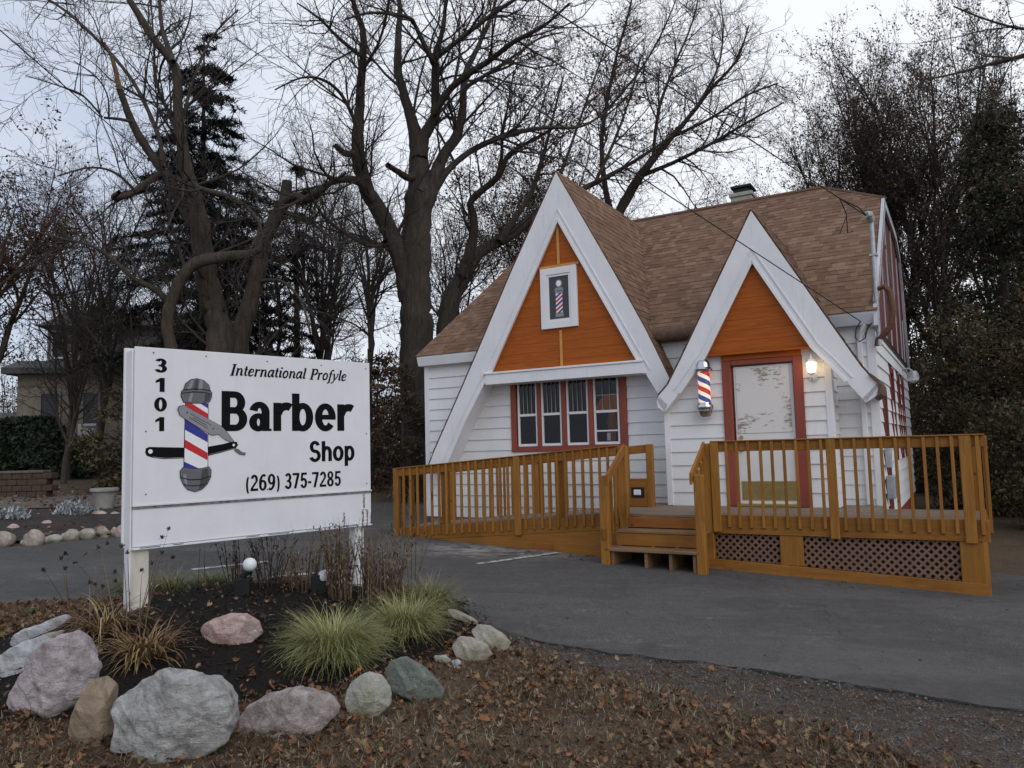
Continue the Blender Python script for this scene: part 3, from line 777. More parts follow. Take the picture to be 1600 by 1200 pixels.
# four-light window
mb = MB(); yf, yb = WF-.045, WF+.06
mb.box(WX0, WX0+.105, yf, yb, WZ0, WZ1).box(WX1-.125, WX1, yf, yb, WZ0, WZ1).box(WX0+.105, WX1-.125, yf+.003, yb, WZ0, WZ0+.085).box(WX0+.105, WX1-.125, yf+.003, yb, WZ1-.03, WZ1)
xs_ = [(-4.385, -3.99), (-3.91, -3.515), (-3.42, -3.01), (-2.915, -2.455)]
for (a, c), (e, f_) in zip(xs_[:-1], xs_[1:]): mb.box(c+.004, e-.004, yf+.008, yb, WZ0+.085, WZ1-.03)
wn = mb.build('window', M['red'], house, bevel=.004)
zb, zt, zm = WZ0+.09, WZ1-.035, 1.435
for i, (a, c) in enumerate(xs_):
    mb = MB(); s = .035; y0, y1 = WF-.012, WF+.045
    mb.box(a, a+s, y0, y1, zb, zt).box(c-s, c, y0, y1, zb, zt).box(a+s, c-s, y0+.003, y1, zb, zb+.045).box(a+s, c-s, y0+.003, y1, zt-.03, zt).box(a+s, c-s, y0-.008, y1, zm-.022, zm+.022)
    mu = MB(); n = 3 if i < 3 else 2
    for k in range(1, n+1):
        xx = a+s+(c-a-2*s)*k/(n+1); mu.box(xx-.0045, xx+.0045, y0+.008, y1-.02, zm+.022, zt-.03)
    if i == 3:
        mu.box(a+s, c-s, y0+.010, y1-.02, 1.70, 1.716); mb.box(a+s, c-s, y0+.004, y1, 1.10, 1.125)
    sh = mb.build('sash', M['trim'], wn, bevel=.003); mu.build('muntin', M['muntin'], wn)
    mb = MB(); mb.face([(a+s, WF+.018, zb+.04), (c-s, WF+.018, zb+.04), (c-s, WF+.018, zt-.03), (a+s, WF+.018, zt-.03)]); mb.build('pane', M['glass'], wn)
    if i == 3:
        mb = MB(); mb.box((a+c)/2-.01, (a+c)/2+.05, WF+.010, WF+.014, .95, 1.08); mb.build('sticker', M['grey3'], wn)
# room behind the window
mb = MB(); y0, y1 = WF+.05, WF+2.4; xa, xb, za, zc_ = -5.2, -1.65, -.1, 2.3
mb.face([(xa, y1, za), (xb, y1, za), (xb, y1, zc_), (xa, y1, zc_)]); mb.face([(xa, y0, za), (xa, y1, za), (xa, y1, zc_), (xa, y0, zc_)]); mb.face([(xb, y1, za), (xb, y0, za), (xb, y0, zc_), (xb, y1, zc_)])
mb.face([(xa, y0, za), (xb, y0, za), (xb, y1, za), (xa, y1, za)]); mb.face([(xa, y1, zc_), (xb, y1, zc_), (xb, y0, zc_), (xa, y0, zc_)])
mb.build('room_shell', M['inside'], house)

# chimney
mb = MB(); mb.box(-1.44, -1.02, 4.5, 5.0, 5.2, 5.93).box(-1.47, -.99, 4.47, 5.03, 5.93, 6.01); ch = mb.build('chimney', M['chim'], house, bevel=.01)
mb = MB(); mb.box(-1.38, -1.08, 4.56, 4.94, 6.01, 6.12).box(-1.44, -1.02, 4.5, 5.0, 6.12, 6.17); mb.build('chimney_cap', M['black'], ch, bevel=.006)
# service mast and the rusty bent conduit at the corner
mb = MB(); mb.tube([(1.49, WF-.10, 2.15), (1.49, WF-.10, 3.92)], .033, 10).tube([(1.49, WF-.10, 3.92), (1.47, WF-.16, 4.0), (1.43, WF-.24, 3.99)], [.05, .06, .05], 10)
mb.box(1.44, 1.54, WF-.14, WF-.03, 3.42, 3.45).box(1.40, 1.50, WF-.14, WF-.03, 2.42, 2.47)
mast = mb.build('service_mast', M['galv'], house, smooth_=True)
mb = MB(); mb.tube([(1.52, WF-.10, 2.95), (1.60, WF-.12, 2.97), (1.67, WF-.14, 2.88), (1.69, WF-.14, 2.65), (1.66, WF-.14, 2.42), (1.56, WF-.12, 2.30), (1.47, WF-.10, 2.24), (1.45, WF-.10, 2.15)], [.033, .040, .042, .042, .042, .038, .032, .026], 10); mb.build('bent_conduit', M['rust'], mast, smooth_=True)
mb = MB(); mb.box(1.445, 1.55, WF+.12, WF+.40, .02, .34).box(1.445, 1.52, WF+.18, WF+.36, .45, .85); mb.build('meter_box', M['galv'], house, bevel=.01)
# bare service loop at the eave
mb = MB(); mb.tube([(1.28, WE-.05, 2.50), (1.22, WE-.07, 2.40), (1.20, WE-.07, 2.28), (1.25, WE-.07, 2.21), (1.33, WE-.07, 2.26), (1.36, WE-.06, 2.38), (1.42, WE-.05, 2.46)], .009, 6); mb.build('wire_loop', M['cable'], house)
# ------------------------------------------------------------------ lit barber pole, porch lantern, floodlight
bp = empty('barber_pole', H(-.845, -.13, 1.22), 'lit barber pole with red white and blue stripes between chrome caps beside the door', 'barber pole', HTH)
rc = .088
N = 48; zs = [.235+.46*i/40 for i in range(41)]
vs_, fs_, mi_ = [], [], []
for i, z in enumerate(zs):
    for j in range(N):
        a = 2*PI*j/N + PI/2; vs_.append((rc*math.cos(a), rc*math.sin(a), z))
for i in range(40):
    for j in range(N):
        fs_.append((i*N+j, i*N+(j+1) % N, (i+1)*N+(j+1) % N, (i+1)*N+j))
def pole_mat():
    ma, nt, b = new_mat('lit striped pole'); tc = nt.nodes.new('ShaderNodeTexCoord'); s = nt.nodes.new('ShaderNodeSeparateXYZ'); nt.links.new(tc.outputs['Object'], s.inputs[0])
    an = nt.nodes.new('ShaderNodeMath'); an.operation = 'ARCTAN2'; nt.links.new(s.outputs[1], an.inputs[0]); nt.links.new(s.outputs[0], an.inputs[1])
    a1 = nt.nodes.new('ShaderNodeMath'); a1.operation = 'MULTIPLY'; a1.inputs[1].default_value = 1/(2*PI); nt.links.new(an.outputs[0], a1.inputs[0])
    z1 = nt.nodes.new('ShaderNodeMath'); z1.operation = 'MULTIPLY'; z1.inputs[1].default_value = 1/.27; nt.links.new(s.outputs[2], z1.inputs[0])
    ad = nt.nodes.new('ShaderNodeMath'); ad.operation = 'ADD'; nt.links.new(a1.outputs[0], ad.inputs[0]); nt.links.new(z1.outputs[0], ad.inputs[1])
    fr = nt.nodes.new('ShaderNodeMath'); fr.operation = 'FRACT'; nt.links.new(ad.outputs[0], fr.inputs[0])
    r_ = nt.nodes.new('ShaderNodeValToRGB'); r_.color_ramp.interpolation = 'CONSTANT'; el = r_.color_ramp.elements
    cols = [(0, (.85, .74, .55)), (.22, (.50, .025, .02)), (.5, (.85, .74, .55)), (.72, (.03, .055, .22))]
    while len(el) < 4: el.new(.5)
    for e, (p, c) in zip(el, cols): e.position = p; e.color = C4(c)
    nt.links.new(fr.outputs[0], r_.inputs[0]); nt.links.new(r_.outputs[0], b.inputs['Base Color']); nt.links.new(r_.outputs[0], b.inputs['Emission Color'])
    b.inputs['Emission Strength'].default_value = .5; b.inputs['Roughness'].default_value = .15; return ma
np_mesh('striped_cylinder', vs_, quads=fs_, mat=pole_mat(), parent=bp, smooth_=True)
mb = MB(); mb.lathe([(.10, .69), (.128, .70), (.134, .73), (.118, .75), (.108, .76), (.106, .79), (.095, .83), (.07, .862), (.035, .88), (.005, .885)], k=32); mb.build('top_cap', M['chrome'], bp, smooth_=True)
mb = MB(); mb.lathe([(.005, .0), (.05, .01), (.085, .04), (.105, .085), (.112, .12), (.105, .13), (.118, .14), (.125, .17), (.122, .20), (.108, .215), (.10, .24)], k=32); mb.build('bottom_cap', M['chrome'], bp, smooth_=True)
mb = MB(); mb.box(-.03, .03, .06, .13, .70, .78).box(-.03, .03, .06, .13, .12, .22); mb.build('wall_bracket', M['galv'], bp, bevel=.004)

pl = empty('porch_lantern', H(.665, -.02, 1.72), 'lit white coach lantern on the clapboard right of the front door', 'lamp', HTH)
WL = plain('white lamp metal', (.72, .72, .72), .4, .08, 6, .0)
mb = MB(); mb.tube([(.0, .02, .02), (.0, -.01, .02)], .055, 20).tube([(0, 0, .02), (0, -.07, -.02), (0, -.12, .02), (0, -.12, .06)], .013, 10); mb.build('lamp_bracket', WL, pl, smooth_=True)
mb = MB(); mb.lathe([(.02, .05), (.05, .06), (.055, .075), (.03, .08)], (0, -.12, 0), 6).lathe([(.075, .215), (.078, .225), (.05, .26), (.02, .275), (.022, .29), (.008, .31), (.012, .32), (.002, .335)], (0, -.12, 0), 6)
for j in range(6):
    a = 2*PI*j/6; mb.beam((.05*math.cos(a), -.12+.05*math.sin(a), .075), (.072*math.cos(a), -.12+.072*math.sin(a), .22), .007, .007)
mb.build('lantern_cage', WL, pl)
mb = MB(); mb.lathe([(.045, .078), (.066, .218)], (0, -.12, 0), 6); mb.build('lantern_glass', emit('warm lantern glass', (1, .74, .40), 3.2), pl)
ll = bpy.data.lights.new('lantern_bulb', 'POINT'); ll.energy = 1.5; ll.color = (1, .68, .36); ll.shadow_soft_size = .06
lo = bpy.data.objects.new('lantern_bulb', ll); COL.objects.link(lo); lo.parent = pl; lo.location = (0, -.24, .15)

fl = empty('floodlight', H(1.45, 6.2, 2.15), 'grey and white floodlight with a white lens on the right side wall', 'lamp', HTH)
mb = MB(); mb.tube([(-.03, 0, .1), (.10, 0, .12), (.17, 0, .05)], .022, 8).lathe([(.02, .07), (.07, .06), (.10, .0), (.115, -.07)], (.17, 0, .0), 14); mb.build('lamp_housing', M['galv'], fl, smooth_=True)
mb = MB(); mb.lathe([(.11, -.07), (.10, -.13), (.055, -.165), (.01, -.18)], (.17, 0, 0), 14); mb.build('lens', M['trim'], fl, smooth_=True)

# added glowing dome and stand, put in for the orange glow behind the panes
il = empty('added_glow_shape', H(-2.95, 1.35, .62), 'added orange dome and stand that make the warm glow inside the window', 'lamp', HTH)
mb = MB(); mb.lathe([(.27, .88), (.25, .98), (.19, 1.08), (.10, 1.15), (.02, 1.17)], k=20); mb.build('glow_dome', emit('added orange glow', (1, .30, .05), .08, (.3, .1, .03)), il, smooth_=True)
mb = MB(); mb.lathe([(.14, .0), (.10, .05), (.05, .2), (.06, .45), (.09, .65), (.05, .85), (.02, .9)], k=16); mb.build('glow_stand', emit('added amber glow', (1, .25, .04), .04, (.2, .07, .02)), il, smooth_=True)

# service wires coming in from the street
def wire(name, a, b_, sag, r, label, extra=None):
    mb = MB(); pts = []
    for i in range(25):
        t = i/24; p = a.lerp(b_, t); p.z -= sag*4*t*(1-t); pts.append(p)
    mb.tube(pts, r, 5)
    if extra: extra(mb)
    tag(mb.build(name, M['cable']), label, 'cable', 'service wires to the shop')
mt = H(1.45, WF-.2, 3.97)
far1 = at(700, -92, 6.5)
def ties(mb):
    p0 = mt.lerp(far1, .03); p1 = mt.lerp(far1, .10)
    mb.tube([p1, p1*.5+p0*.5+Vector((-.05, 0, -.12)), p0+Vector((-.18, 0, -.30)), p0+Vector((-.1, 0, -.28))], .007, 5)
    mb.tube([mt.lerp(far1, .0), p0+Vector((0, 0, .05)), p1], .009, 5)
    mb.tube([p1, p1.lerp(p0, .4)+Vector((-.02, 0, -.16)), p1.lerp(p0, .4)+Vector((-.13, 0, -.42))], .007, 5)
wire('overhead_wire', far1, mt, .0, .008, 'upper overhead wire running from the roof mast across the sky with loose ends', ties)
wire('overhead_wire', at(640, 40, 6.5), H(1.28, WE-.05, 2.50), .0, .007, 'lower overhead wire crossing the front of the door gable to the eave')
wire('overhead_wire', at(-60, -5, 12), at(430, 420, 26), .0, .012, 'thin overhead wire slanting through the tree branches at the far left')
# ------------------------------------------------------------------ stained wooden ramp, landing and steps (same axes as the shop)
deck = empty('wooden_ramp', HO, 'new orange stained wooden ramp and deck with railings, steps and lattice skirt', 'ramp', HTH)
DZ = -.06; FW = -1.48; DL, DR = -1.93, 2.56
def gz(u, w_):
    p = H(u, w_, 0); return ground_z(p.x, p.y) - HO.z
def rz(u): return DZ - .085*max(0, (DL - u))      # ramp surface
# boards
mb = MB(); y = FW+.02
while y < WF-.03:
    y1 = min(y+.136, WF-.03)
    if y1 < .0: segs = [(DL, DR)]
    else: segs = [(DL, VL-.02), (VR+.04, UR-.02)] if y < WF-.04 else []
    for a, c in segs: mb.box(a, c, y, y1, DZ-.035, DZ+RS.uniform(-.002, .002))
    y += .142
mb.build('landing_floor', M['floor'], deck, bevel=.004)
mb = MB(); u = DL-.004
while u > -5.62:
    u0 = u-.136
    mb.raw([(u0, FW+.02, rz(u0)), (u, FW+.02, rz(u)), (u, -.32, rz(u)), (u0, -.32, rz(u0)), (u0, FW+.02, rz(u0)-.035), (u, FW+.02, rz(u)-.035), (u, -.32, rz(u)-.035), (u0, -.32, rz(u0)-.035)],
           [(0,1,2,3), (7,6,5,4), (4,5,1,0), (5,6,2,1), (6,7,3,2), (7,4,0,3)])
    u -= .142
mb.build('ramp_floor', M['floor'], deck, bevel=.003)
mb = MB(); mb.box(DL+.05, DR-.06, FW+.10, WF-.1, gz(0, -1)-.35, DZ-.26); mb.build('crawl_space_shade_block', M['void'], deck)  # solid block whose dark colour paints the shade behind the lattice
def board(name, u0, z0, u1, z1, h, y0, y1, mat=None, bev=.005, parent=deck):
    mb = MB(); mb.prism([(u0, z0-h), (u1, z1-h), (u1, z1), (u0, z0)], y0, y1, 'y'); return mb.build(name, mat or M['deck'], parent, bevel=bev)
# landing front: right of the steps
SR = -.50
board('fascia_board', SR+.10, DZ+.012, DR, DZ+.012, .235, FW-.038, FW)
board('top_rail', SR+.10, .872, DR, .872, .12, FW-.038, FW)
board('rail_cap', SR+.10, .890, DR+.05, .890, .018, FW-.075, FW+.03)
def post(u, y0, y1, z0, z1, wd=.09, par=deck):
    mb = MB(); mb.box(u-wd/2, u+wd/2, y0, y1, z0, z1); return mb.build('post', M['deckz'], par, bevel=.007)
post(1.04, FW-.075, FW-.04, -.30, .872, .105)
post(2.42, FW-.075, FW-.04, -.30, .872, .115)
post(2.42, FW+.002, FW+.09, gz(2.42, FW)-.1, .86)
post(SR+.15, FW-.075, FW-.04, -.26, .872, .105)
post(DR-.02, FW-.036, FW+.05, gz(DR, FW)-.05, .872, .05)
def baluster(u, y0, z0, z1, wd=.034):
    mb = MB(); c = .012
    mb.raw([(u-wd/2, y0, z0+c), (u+wd/2, y0, z0+c), (u+wd/2, y0+wd, z0), (u-wd/2, y0+wd, z0), (u-wd/2, y0, z1), (u+wd/2, y0, z1), (u+wd/2, y0+wd, z1), (u-wd/2, y0+wd, z1)],
           [(3,2,1,0), (4,5,6,7), (0,1,5,4), (1,2,6,5), (2,3,7,6), (3,0,4,7)])
    return mb.build('baluster', M['deckz'], deck, bevel=.003)
def balrow(u0, u1, n, y0, zb, zt, skip=()):
    for i in range(n):
        u = u0+(u1-u0)*i/(n-1)+RS.uniform(-.006, .006)
        if any(abs(u-s) < .07 for s in skip): continue
        baluster(u, y0, zb(u)+RS.uniform(-.008, .008), zt(u))
balrow(-.20, .93, 9, FW-.076, lambda u: -.205, lambda u: .868)
balrow(1.165, 2.30, 9, FW-.076, lambda u: -.205, lambda u: .868)
baluster(2.535, FW-.078, -.215, .868)
# right end: side rail running back
mb = MB(); mb.box(DR, DR+.038, FW-.036, -.02, DZ-.235, DZ+.012); mb.build('fascia_board', M['deck'], deck, bevel=.005)
mb = MB(); mb.box(DR, DR+.038, FW-.036, -.02, .75, .872); mb.build('top_rail', M['deck'], deck, bevel=.005)
mb = MB(); mb.box(DR-.09, DR-.002, -.11, -.02, -.3, .87); mb.build('post', M['deckz'], deck, bevel=.006)
for i in range(9):
    y = FW+.10+i*.145; mb = MB(); mb.box(DR+.039, DR+.072, y, y+.034, -.2, .868); mb.build('baluster', M['deckz'], deck, bevel=.003)
# lattice skirt
def lattice(u0, u1, top, bot):
    mb = MB(); y = FW+.012; p = .090; sw = .026
    lo = min(bot(u0), bot(u1)); L = top-lo
    for sgn, yy in ((1, y), (-1, y+.005)):
        k = -(L+u1-u0)
        x = u0-L if sgn > 0 else u0
        n = int((u1-u0+L)/p)+2
        for i in range(n):
            c = (u0-L+i*p) if sgn > 0 else (u0+i*p)
            # strip: u = c + sgn*(z-lo)
            pts = []
            ta, tb = 0.0, L
            A = [(c-sw/2*1.4, lo), (c+sw/2*1.4, lo), (c+sgn*L+sw/2*1.4, top), (c+sgn*L-sw/2*1.4, top)]
            def cl(poly, f):
                o = []
                for q in range(len(poly)):
                    p1, p2 = poly[q], poly[(q+1) % len(poly)]; a, b_ = f(p1), f(p2)
                    if a >= 0: o.append(p1)
                    if (a >= 0) != (b_ >= 0):
                        t = a/(a-b_); o.append((p1[0]+t*(p2[0]-p1[0]), p1[1]+t*(p2[1]-p1[1])))
                return o
            for f in (lambda q: q[0]-u0, lambda q: u1-q[0], lambda q: q[1]-(bot(u0)+(bot(u1)-bot(u0))*(q[0]-u0)/(u1-u0))):
                A = cl(A, f)
                if len(A) < 3: break
            if len(A) >= 3: mb.prism(A, yy, yy+.004, 'y')
    mb.build('lattice_panel', M['lattice'], deck)
gb = lambda u: gz(u, FW)+.02
KB = .115
kick = lambda u: gz(u, FW) + .135
lattice(SR+.05, .40, -.29, kick); lattice(.66, 2.31, -.29, kick)
post(.53, FW-.03, FW+.01, kick(.53), -.285, .27); post(2.435, FW-.034, FW+.004, gz(2.43, FW)+.02, -.285, .27)
for a, c, yy in ((SR+.03, .50, FW-.052), (.50, DR-.03, FW-.050)):
    mb = MB(); mb.prism([(a, kick(a)-.0), (c, kick(c)), (c, gz(c, FW)-.01), (a, gz(a, FW)-.01)], yy, yy+.038, 'y'); mb.build('skirt_board', M['deck'], deck, bevel=.004)
mb = MB(); mb.prism([(FW+.05, kick(DR)+.02), (-.05, kick(DR)+.05), (-.05, gz(DR, -.1)-.02), (FW+.05, gz(DR, FW)-.02)], DR-.02, DR+.01, 'x'); mb.build('skirt_board', M['deck'], deck)

# ramp: sloping front side
ur0, ur1 = -5.52, -1.70
rt = lambda u: .833+(u-DL)*.0712
ft = lambda u: DZ-.03+(u-DL)*.0775
board('top_rail', ur0, rt(ur0), ur1, rt(ur1), .125, FW-.038, FW)
board('rail_cap', ur0, rt(ur0)+.018, ur1, rt(ur1)+.018, .018, FW-.07, FW+.03)
board('fascia_board', ur0, ft(ur0), ur1, ft(ur1), .20, FW-.038, FW)
mb = MB(); mb.prism([(ur0+.3, ft(ur0+.3)-.202), (ur1, ft(ur1)-.202), (ur1, gz(ur1, FW)-.01), (ur0+.3, gz(ur0+.3, FW)-.01)], FW-.034, FW, 'y'); mb.build('skirt_board', M['deck'], deck, bevel=.004)
mb = MB(); mb.box(-3.02, -2.72, FW-.05, FW-.034, gz(-2.9, FW)+.0, gz(-2.9, FW)+.12); mb.build('splice_block', M['deckred'], deck, bevel=.004)
post(ur0-.01, FW-.06, FW+.03, gz(ur0, FW)-.05, rt(ur0)+.01, .10); post(-3.27, FW-.078, FW-.04, ft(-3.27)-.21, rt(-3.27), .11)
for uu in (-5.28, -4.62, -2.62): post(uu, FW+.002, FW+.09, ft(uu)-.2, rt(uu)-.02, .12 if uu != -5.28 else .05)
balrow(-5.36, -3.42, 15, FW-.076, lambda u: ft(u)-.145, lambda u: rt(u)-.004)
balrow(-3.13, -1.82, 11, FW-.076, lambda u: ft(u)-.145, lambda u: rt(u)-.004)
# ramp: wall side
BW = -.32
rb = lambda u: rt(u)+.0
board('top_rail', ur0+.2, rb(ur0+.2), -1.62, rb(-1.62)+.02, .125, BW, BW+.038)
board('fascia_board', ur0+.2, ft(ur0)+.03, -1.62, DZ+.03, .16, BW, BW+.038)
balrow(-5.2, -2.05, 23, BW-.036, lambda u: ft(u)+.02, lambda u: rb(u)-.004)
post(-1.66, BW-.05, BW+.04, DZ-.1, rb(-1.66)+.02, .10); post(-2.02, BW-.05, BW+.04, DZ-.1, rb(-2.02)+.0, .04)
for uu in (-3.6, -5.3): post(uu, BW-.04, BW+.04, ft(uu)-.2, rb(uu), .09)
mb = MB(); mb.box(-2.0, -1.71, BW-.045, BW-.012, DZ+.005, DZ+.42); ob = mb.build('outlet_board', M['deck'], deck, bevel=.004)
mb = MB(); mb.box(-1.955, -1.755, BW-.058, BW-.046, DZ+.14, DZ+.29); mb.build('outlet_recess', M['black'], ob)
mb = MB(); mb.box(-1.915, -1.80, BW-.072, BW-.059, DZ+.175, DZ+.255); mb.build('outlet_box', M['trim'], ob, bevel=.008)

# steps
SF = -2.02; sl_, sr_ = -1.635, -.45
mb = MB(); mb.box(sl_, sr_, FW-.045, FW-.01, -.235, DZ-.036); mb.build('riser', M['deckred'], deck, bevel=.004)
mb = MB(); mb.box(sl_, sr_, FW-.31, FW-.155, -.285, -.245).box(sl_, sr_, FW-.15, FW-.02, -.285, -.247); mb.build('tread', M['tread'], deck, bevel=.006)
mb = MB(); mb.box(sl_, sr_, FW-.30, FW-.265, -.445, -.288); mb.build('riser', M['deck'], deck, bevel=.004)
mb = MB(); mb.box(sl_-.05, sr_+.02, FW-.60, FW-.455, -.49, -.450).box(sl_-.05, sr_+.02, FW-.45, FW-.31, -.49, -.452); mb.build('tread', M['tread'], deck, bevel=.006)
for uu in (sl_+.05, sl_+.5, sl_+.82, sr_-.06):
    mb = MB(); mb.prism([(FW-.56, gz(uu, SF)-.02), (FW-.56, -.492), (FW-.31, -.492), (FW-.26, -.29), (FW-.05, -.29), (FW-.05, gz(uu, FW)-.02)], uu-.02, uu+.02, 'x'); mb.build('stringer', M['tread'], deck)
for uu, sd2 in ((-1.675, 1), (-.416, -1)):
    post(uu, FW-.60, FW-.50, gz(uu, SF)-.05, .48, .115)
    post(uu+sd2*.05, FW-.05, FW+.05, gz(uu, FW)-.05, .86, .115)
    mb = MB(); mb.prism([(FW-.63, .36), (FW-.63, .50), (FW-.02, .885), (FW-.02, .745)], min(uu+sd2*.095, uu+sd2*.060), max(uu+sd2*.095, uu+sd2*.060), 'x'); mb.build('hand_rail', M['deck'], deck, bevel=.005)
    mb = MB(); mb.prism([(FW-.63, -.34), (FW-.63, -.20), (FW-.02, .10), (FW-.02, -.04)], uu+sd2*.0-.017, uu+.017, 'x')
    if sd2 > 0: mb.build('lower_rail', M['deck'], deck, bevel=.005)
    for k in range(3):
        y = FW-.44+k*.13; t = (y-(FW-.63))/.61
        mb = MB(); mb.box(uu+sd2*.042-.017, uu+sd2*.042+.017, y, y+.034, -.33+.3*t, .42+.385*t); mb.build('baluster', M['deckz'], deck, bevel=.003)
# ------------------------------------------------------------------ the shop sign
SY = rad(45.3); SP = Vector((-2.90256, 5.9, 2.45924))
sign = empty('shop_sign', SP, 'large white two post sign lettered in black with a striped barber pole drawing', 'sign', SY)
def S(s, d, z):
    c, k = math.cos(SY), math.sin(SY); return Vector((SP.x+s*c-d*k, SP.y+s*k+d*c, SP.z+z))
def sgz(s, d):
    p = S(s, d, 0); return ground_z(p.x, p.y)-SP.z
mb = MB(); mb.box(0, 2.166, 0, .02, -1.222, -.0); mb.build('front_panel', M['signwhite'], sign, bevel=.003)
mb = MB(); mb.box(.004, 2.17, .004, .024, -1.535, -1.248); mb.build('lower_panel', M['signwhite'], sign, bevel=.003)
mb = MB(); mb.box(-.03, 2.17, .135, .155, -1.545, .0); mb.build('back_panel', M['signwhite'], sign, bevel=.003)
mb = MB(); mb.box(.0, 2.172, -.006, .03, -1.247, -1.229); mb.build('seam_strip', M['seam'], sign)
mb = MB(); mb.box(.0, 2.172, -.012, .03, -1.229, -1.2225); mb.build('seam_lip', M['signwhite'], sign)
mb = MB(); mb.box(.0, 2.172, -.014, .03, -1.556, -1.540); mb.build('bottom_strip', M['signwhite'], sign, bevel=.002)
mb = MB()
for a, c in ((.3, .38), (.9, 1.02), (1.1, 1.3), (1.55, 1.62), (1.8, 2.0), (.05, .2)): mb.box(a, c, -.0155, -.010, -1.546, -1.541)
mb.build('bottom_grime', M['ink'], sign)
mb = MB(); mb.box(.0, .135, .026, .13, sgz(.07, .08)-.25, -.02); mb.build('post', M['signframe'], sign, bevel=.006)
mb = MB(); mb.box(-.012, -.0005, .024, .132, sgz(.0, .08)-.1, -.03); mb.build('edge_trim', M['trim'], sign)
mb = MB(); mb.box(2.0, 2.10, .026, .13, sgz(2.05, .08)-.25, -.02); mb.build('post', M['trim'], sign, bevel=.006)
mb = MB()
for s_, z_ in ((.138, -.041), (.557, -.041), (1.097, -.05), (1.632, -.055), (2.122, -.06), (.088, -.657), (2.122, -.686), (.094, -1.14), (1.1, -1.16), (2.12, -1.16)):
    mb.tube([(s_, .0, z_), (s_, -.0035, z_)], .0065, 8)
mb.build('screw', M['grey2'], sign)
# heavy sans letters built from bars and elliptical bands, fitted to a box
def arcb(cx, cy, rx, ry, tx, ty, a0, a1, n=22):
    o = [(cx+rx*math.cos(rad(a0+(a1-a0)*i/n)), cy+ry*math.sin(rad(a0+(a1-a0)*i/n))) for i in range(n+1)]
    q = [(cx+(rx-tx)*math.cos(rad(a0+(a1-a0)*i/n)), cy+(ry-ty)*math.sin(rad(a0+(a1-a0)*i/n))) for i in range(n+1)]
    return [[o[i], o[i+1], q[i+1], q[i]] for i in range(n)]
def bar(x0, y0, x1, y1): return [[(x0, y0), (x1, y0), (x1, y1), (x0, y1)]]
def glyph(c, k=1.0):
    s, h = .23*k, .16*k
    ring = lambda cx, cy, rx, ry: arcb(cx, cy, rx, ry, s, h, 0, 360, 36)
    if c == 'B': return bar(0, 0, s, 1)+bar(s-.02, 1-h, .36, 1)+bar(s-.02, .52-h/2, .40, .52+h/2)+bar(s-.02, 0, .38, h)+arcb(.36, (1.52-h/2)/2, .30, (.48+h/2)/2, s*.95, h, -90, 90)+arcb(.38, (.52+h/2)/2, .34, (.52+h/2)/2, s, h, -90, 90), .72
    if c == 'a': return arcb(.27, .225, .27, .235, s*.95, h*.85, 0, 360, 30)+bar(.60-s, 0.02, .60, .50)+arcb(.30, .47, .30, .285, s, h, 0, 165)+bar(.60-s*.9, 0, .66, .06)+bar(.30, .29, .5, .42), .66
    if c == 'r': return bar(0, 0, s, .74)+arcb(.40, .42, .36, .335, .22*k, .20*k, 58, 178), .52
    if c == 'b': return bar(0, 0, s, 1)+ring(.34, .37, .34, .385), .68
    if c == 'e': return arcb(.35, .37, .35, .385, s, h, 0, 322, 34)+bar(.12, .31, .695, .31+h*.8), .70
    if c == 'S': return arcb(.36, .725, .33, .295, s*.95, h, 18, 270)+arcb(.36, .285, .37, .305, s*.95, h, -162, 90), .73
    if c == 'h': return bar(0, 0, s, 1)+arcb(.335, .43, .325, .325, s, h*1.1, 0, 180)+bar(.66-s, 0, .66, .44), .66
    if c == 'o': return ring(.36, .37, .36, .385), .72
    if c == 'p': return bar(0, -.27, s, .74)+ring(.34, .37, .34, .385), .68
    if c == '3': return arcb(.31, .735, .29, .28, s, h*.95, -90, 160)+arcb(.31, .285, .32, .30, s, h, -162, 90)+bar(.2, .44, .34, .56), .63
    if c == '1': return bar(.20, 0, .20+s*1.05, 1)+[[(0, .62), (.22, .74), (.22, .98), (0, .80)]], .46
    if c == '0': return arcb(.33, .5, .33, .52, s, h, 0, 360, 36), .66
    if c == '2': return arcb(.32, .70, .31, .31, s, h, -25, 165)+[[(0, h), (.20, h), (.62, .60), (.42, .60)]]+bar(0, 0, .64, h), .64
    if c == '6': return arcb(.33, .325, .33, .34, s, h*.9, 0, 360, 34)+arcb(.41, .46, .41, .56, s, h, 62, 188), .67
    if c == '9': return arcb(.33, .675, .33, .34, s, h*.9, 0, 360, 34)+arcb(.25, .54, .41, .56, s, h, 242, 368), .67
    if c == '7': return bar(0, 1-h, .63, 1)+[[(.12, 0), (.12+s*1.05, 0), (.63, 1-h), (.40, 1-h)]], .64
    if c == '8': return arcb(.33, .75, .29, .265, s*.9, h*.85, 0, 360, 32)+arcb(.33, .27, .33, .285, s, h*.9, 0, 360, 32), .66
    if c == '5': return bar(.08, 1-h, .60, 1)+[[(.03, .46), (.22, .46), (.26, 1), (.08, 1)]]+arcb(.31, .32, .325, .335, s, h, -160, 138), .64
    if c == '(': return arcb(.42, .37, .40, .68, s*.8, h*.6, 128, 232), .32
    if c == ')': return arcb(-.10, .37, .40, .68, s*.8, h*.6, -52, 52), .32
    if c == '-': return bar(0, .28, .30, .28+h), .30
    return [], .26
